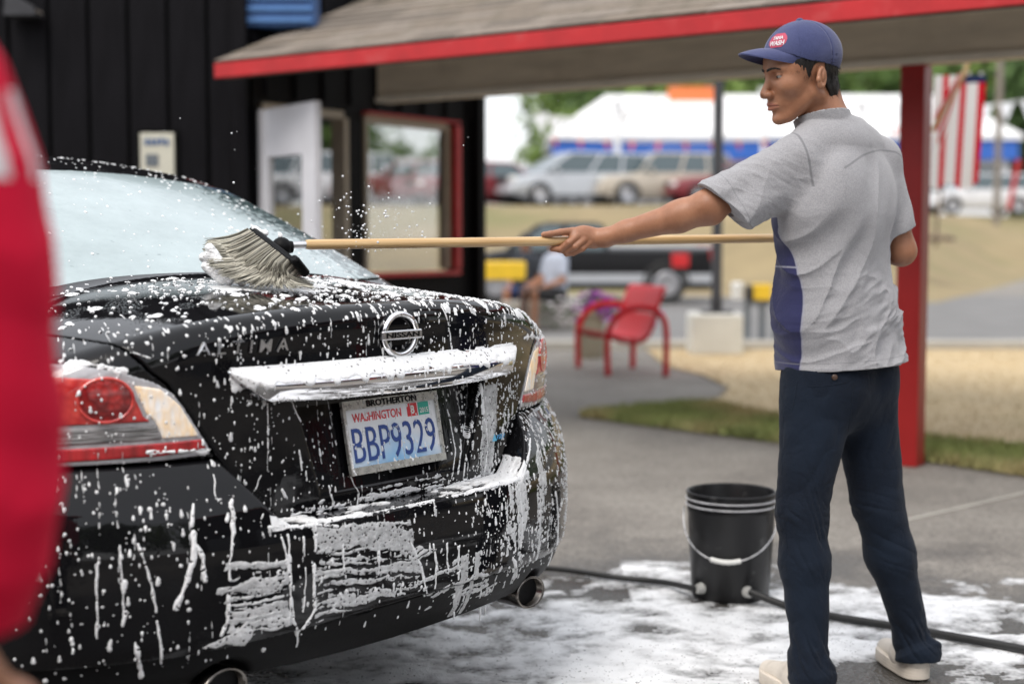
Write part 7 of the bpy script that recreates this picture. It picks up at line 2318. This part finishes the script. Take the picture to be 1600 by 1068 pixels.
# ------------------------------------------------------------------ flag, poles, sapling on the right
def thin_cloth(name, col):
    m, nt, b, L = nodes(name); n = nt.nodes
    b.inputs['Base Color'].default_value = (*col, 1); b.inputs['Roughness'].default_value = .8
    t = n.new('ShaderNodeBsdfTranslucent'); t.inputs[0].default_value = (*col, 1)
    mx = n.new('ShaderNodeMixShader'); mx.inputs[0].default_value = .6
    L.new(b.outputs[0], mx.inputs[1]); L.new(t.outputs[0], mx.inputs[2]); L.new(mx.outputs[0], n['Material Output'].inputs[0])
    return m
def flag():
    t = thing('flag', 'star-spangled flag with red and white stripes hanging beside the red post', 'flag', W(1495, 200, 10.5))
    m = [thin_cloth('flag_red', (.72, .008, .03)), thin_cloth('flag_white', (.95, .94, .95)), thin_cloth('flag_blue', (.02, .035, .12))]
    Y = 10.5
    # hanging part: columns are stripes
    edges_top = [1466, 1477, 1486, 1500, 1508, 1530, 1540]
    edges_bot = [1452, 1466, 1474, 1492, 1501, 1517, 1527]
    cols = [1, 0, 1, 0, 1, 0]
    edges_top = [1460, 1474, 1483, 1502, 1511, 1529, 1541]; edges_bot = [1451, 1465, 1474, 1491, 1500, 1519, 1528]
    w = MB(); nv = 16; sub = 4
    vs = []; fs = []; mi = []
    U = []
    for k in range(6):
        for j in range(sub): U.append((k + j / sub))
    U.append(6)
    for u in U:
        et = np.interp(u, range(7), edges_top); eb = np.interp(u, range(7), edges_bot)
        for v in range(nv):
            tv = v / (nv - 1); px = et + (eb - et) * tv; py = 118 + (291 + 5 * math.sin(u * 1.9) - 118) * tv
            vs.append(W(px, py, Y + .022 * math.sin(u * 1.7 + .5) * (.4 + .6 * tv) + .01 * math.sin(tv * 5 + u)))
    for i in range(len(U) - 1):
        for v in range(nv - 1):
            w.cur = cols[min(5, int(U[i]))]
            if v == 0 and U[i] > 3.2: w.cur = 2
            fs.append(((i * nv + v), ((i + 1) * nv + v), ((i + 1) * nv + v + 1), (i * nv + v + 1))); mi.append(w.cur)
    w.v = [Vector(q) for q in vs]; w.f = fs; w.mi = mi
    o = w.build('stripes', m, t, 'all', fix=False)
    # upper fold thrown over the pole, its stripes run the other way
    w = MB(); N = 10
    for k in range(6):
        w.cur = [0, 1, 0, 1, 0, 1][k]
        def fn(u, v, k=k):
            a = (k + v) / 6
            px = 1500 - 8 * a - (40 - 6 * a) * u + 6 * a; py = 112 + 42 * a * u + 70 * u + 6 * a
            return W(px + 4 * a, py + a * 6, Y - .06 - .03 * math.sin(a * 6))
        w.grid(fn, N, 3)
    o = w.build('upper_fold', m, t, 'all', fix=False)
    w = MB(); w.tube([W(1512, 98, Y - .02), W(1506, 118, Y - .04), W(1456, 205, Y - .10)], .017, 10); w.build('staff', M['pale_wood'], t, True)
    w = MB()
    for px in (1512, 1531):
        c = W(px, 116, Y - .02); P = [c + Vector((math.cos(PI / 2 + i * PI / 5), 0, math.sin(PI / 2 + i * PI / 5))) * (.018 if i % 2 == 0 else .008) for i in range(10)]
        w.prism(P, (0, -.03, 0), (0, -.034, 0))
    w.build('star', m[1], t)
    return t
flag()
c = W(1557, 335, 40); w = MB(); w.lathe([(.10, c.z - .3), (.09, c.z + 6)], 12, (c.x, 40, 0)); tag(w.build('utility_pole', mat('pole_wood', (.22, .19, .16), .9), None, True), 'thin grey wooden pole standing on the slope right of the flag', 'pole')
a, b_ = W(1576, 328, 41), W(1592, 250, 41); w = MB(); w.tube([a, b_], .07, 8); tag(w.build('marker_post', M['red_paint'], None, True), 'slanted red post in front of the white car at the far right', 'post')
sc_ = W(1462, 372, 33); sap = thing('sapling', 'thin bare young tree in a ring of dark mulch on the slope', 'tree', sc_)
w = MB(); w.tube(spline([sc_ - Vector((0, 0, .2)), sc_ + Vector((.03, 0, .5)), sc_ + Vector((.10, 0, 1.0)), sc_ + Vector((.13, 0, 1.8)), sc_ + Vector((.2, 0, 2.5))]), .035, 8); w.build('trunk', M['bark'], sap, 'all')
for i in range(7):
    z = 1.0 + i * .2; a_ = rnd.uniform(0, 6.28)
    w = MB(); w.tube([sc_ + Vector((.11, 0, z)), sc_ + Vector((.11 + .3 * math.cos(a_), .3 * math.sin(a_), z + .35))], .012, 5); w.build('branch', M['bark'], sap)
w = MB(); w.lathe([(.45, -.06), (.40, .04), (.01, .07)], 20, sc_); w.build('mulch_ring', M['bark'], sap, 'all')

# ------------------------------------------------------------------ trees
leafm = [mat('foliage_a', (.10, .17, .035), .7, var=.45, scale=.9, sub=0), mat('foliage_b', (.16, .24, .05), .7, var=.45, scale=.9), mat('foliage_c', (.065, .12, .03), .7, var=.45, scale=.9)]
def tree_mesh(seed, n=3400, R_=3.2, H=7.):
    r2 = np.random.default_rng(seed)
    k = 26; cc = r2.normal(0, 1, (k, 3)); cc /= np.linalg.norm(cc, axis=1, keepdims=True); cc *= (r2.random((k, 1)) ** .5) * np.array([R_ * .8, R_ * .8, H * .32]); cc[:, 2] += H * .62
    rr = r2.uniform(.7, 1.5, k) * R_ / 3.2
    i = r2.integers(0, k, n); d = r2.normal(0, 1, (n, 3)); d /= np.linalg.norm(d, axis=1, keepdims=True)
    P = cc[i] + d * (rr[i] * r2.random(n) ** .25)[:, None]
    a = r2.normal(0, 1, (n, 3)); a /= np.linalg.norm(a, axis=1, keepdims=True); b = np.cross(a, d + .01); b /= np.linalg.norm(b, axis=1, keepdims=True)
    s = r2.uniform(.10, .22, n)[:, None]
    V = np.stack([P - a * s, P + b * s * .6, P + a * s, P - b * s * .6], 1).reshape(-1, 3)
    F = np.arange(n * 4).reshape(-1, 4)
    o = mesh_obj('crown', V, F, None); me = o.data; bpy.data.objects.remove(o)
    t = MB(); t.tube([(0, 0, -.5), (.05, .02, H * .3), (-.05, .05, H * .7)], [.22, .16, .07], 8)
    for j in range(7):
        q = cc[j]; t.tube([(0, 0, H * (.25 + .05 * j)), tuple(q * np.array((.5, .5, .8))), tuple(q)], [.09, .05, .02], 5)
    o = t.build('trunk', M['bark'], None, 'all'); mt = o.data; bpy.data.objects.remove(o)
    return me, mt
TM = [tree_mesh(s) for s in (1, 2, 3)]
def tree(x, y, z, sc, lab, k, group):
    t = thing('tree', lab, 'tree', (x, y, z), rnd.uniform(0, 6), group); t.scale = (sc, sc, sc * rnd.uniform(.9, 1.15))
    me = TM[k][0]
    if not me.materials: me.materials.append(leafm[k])
    o = bpy.data.objects.new('crown', me); C.objects.link(o); o.parent = t
    o = bpy.data.objects.new('trunk', TM[k][1]); C.objects.link(o); o.parent = t
GT = 'trees on the wooded hill beyond the lot'
def hillz(x, y):
    u = (x + 90) / 260; v = max(0, (y - 84) / 90); return 2.0 + 17 * v ** .8 * min(1, max(0, (u - .34) * 8))
for row, (y, sc) in enumerate(((88, 1.5), (97, 1.7), (108, 1.9))):
    for i in range(15):
        px = 900 + i * 58 + (row % 2) * 30 + rnd.uniform(-12, 12)
        x = (px - 800) / 2222 * y
        where = 'above the left half of the white roof' if px < 1090 else ('behind the head and shoulders of the man' if px < 1420 else ('behind the hanging flag' if px < 1545 else 'right of the flag by the wooden pole'))
        tree(x, y + rnd.uniform(-2, 2), hillz(x, y) - .2, sc * rnd.uniform(.85, 1.2), 'tree in the %s row of the wood %s' % (('front', 'middle', 'rear')[row], where), rnd.randrange(3), GT)
for px, y, sc in ((892, 84, 1.0), (866, 90, .8)):
    tree((px - 800) / 2222 * y, y, 2.2, sc, 'tree at the left end of the wood against the white sky' if sc > .9 else 'smallest tree of the wood, leftmost beside the bright sky', 1, None)
for px, y, sc in ((440, 60, .8), (520, 62, .9), (600, 68, .55), (700, 70, .5)):
    tree((px - 800) / 2222 * y, y, 2.2, sc, 'small tree seen through %s' % {440: 'the glass of the open white door', 520: 'the open office doorway', 600: 'the left half of the office window', 700: 'the right half of the office window'}[px], 0, 'trees seen through the office')
# unseen dark buildings, added so the car paint mirrors black instead of sky
def added_dark_building(x0, x1, y0, y1, h, face, lab):
    b = thing('added_dark_building', lab, 'building', ((x0 + x1) / 2, (y0 + y1) / 2, 0))
    k = MB(); k.box(((x0 + x1) / 2, (y0 + y1) / 2, h / 2), (x1 - x0, y1 - y0, h)); k.build('wall', M['black_boards'], b)
    k = MB(); k.box(((x0 + x1) / 2, (y0 + y1) / 2, h + .09), (x1 - x0 + .5, y1 - y0 + .5, .18), bev=.02); k.build('roof_edge', M['red_paint'], b)
    for i in range(3):
        if face == 'y': c = (x0 + (x1 - x0) * (i + .5) / 3, y1 + .03, 1.5); sz = ((x1 - x0) / 3 - 1.2, .06, 3.0)
        else: c = (x0 - .03, y0 + (y1 - y0) * (i + .5) / 3, 1.5); sz = (.06, (y1 - y0) / 3 - 1.6, 3.0)
        k = MB(); k.box(c, sz); k.build('added_door', M['grey_metal'], b)
added_dark_building(-13, 1.5, -11, -5.5, 5.2, 'y', 'added black building with grey doors behind the viewer, darkening the paint reflections')
added_dark_building(11.5, 17, -8, 5.4, 4.8, 'x', 'added unseen black building with grey doors right of the yard, darkening the paint reflections')
# unseen trees, added to give the paint dark surroundings to mirror
GB = 'unseen trees added around the yard for dark reflections'
for i in range(17):
    a = R(35 - i * 12.5); r_ = 24 + rnd.uniform(-2, 3)
    x, y = r_ * math.cos(a), 1 + r_ * math.sin(a)
    tree(x, y, 0, rnd.uniform(.95, 1.25), 'unseen tree added at the yard edge for dark reflections in the car', i % 3, GB)
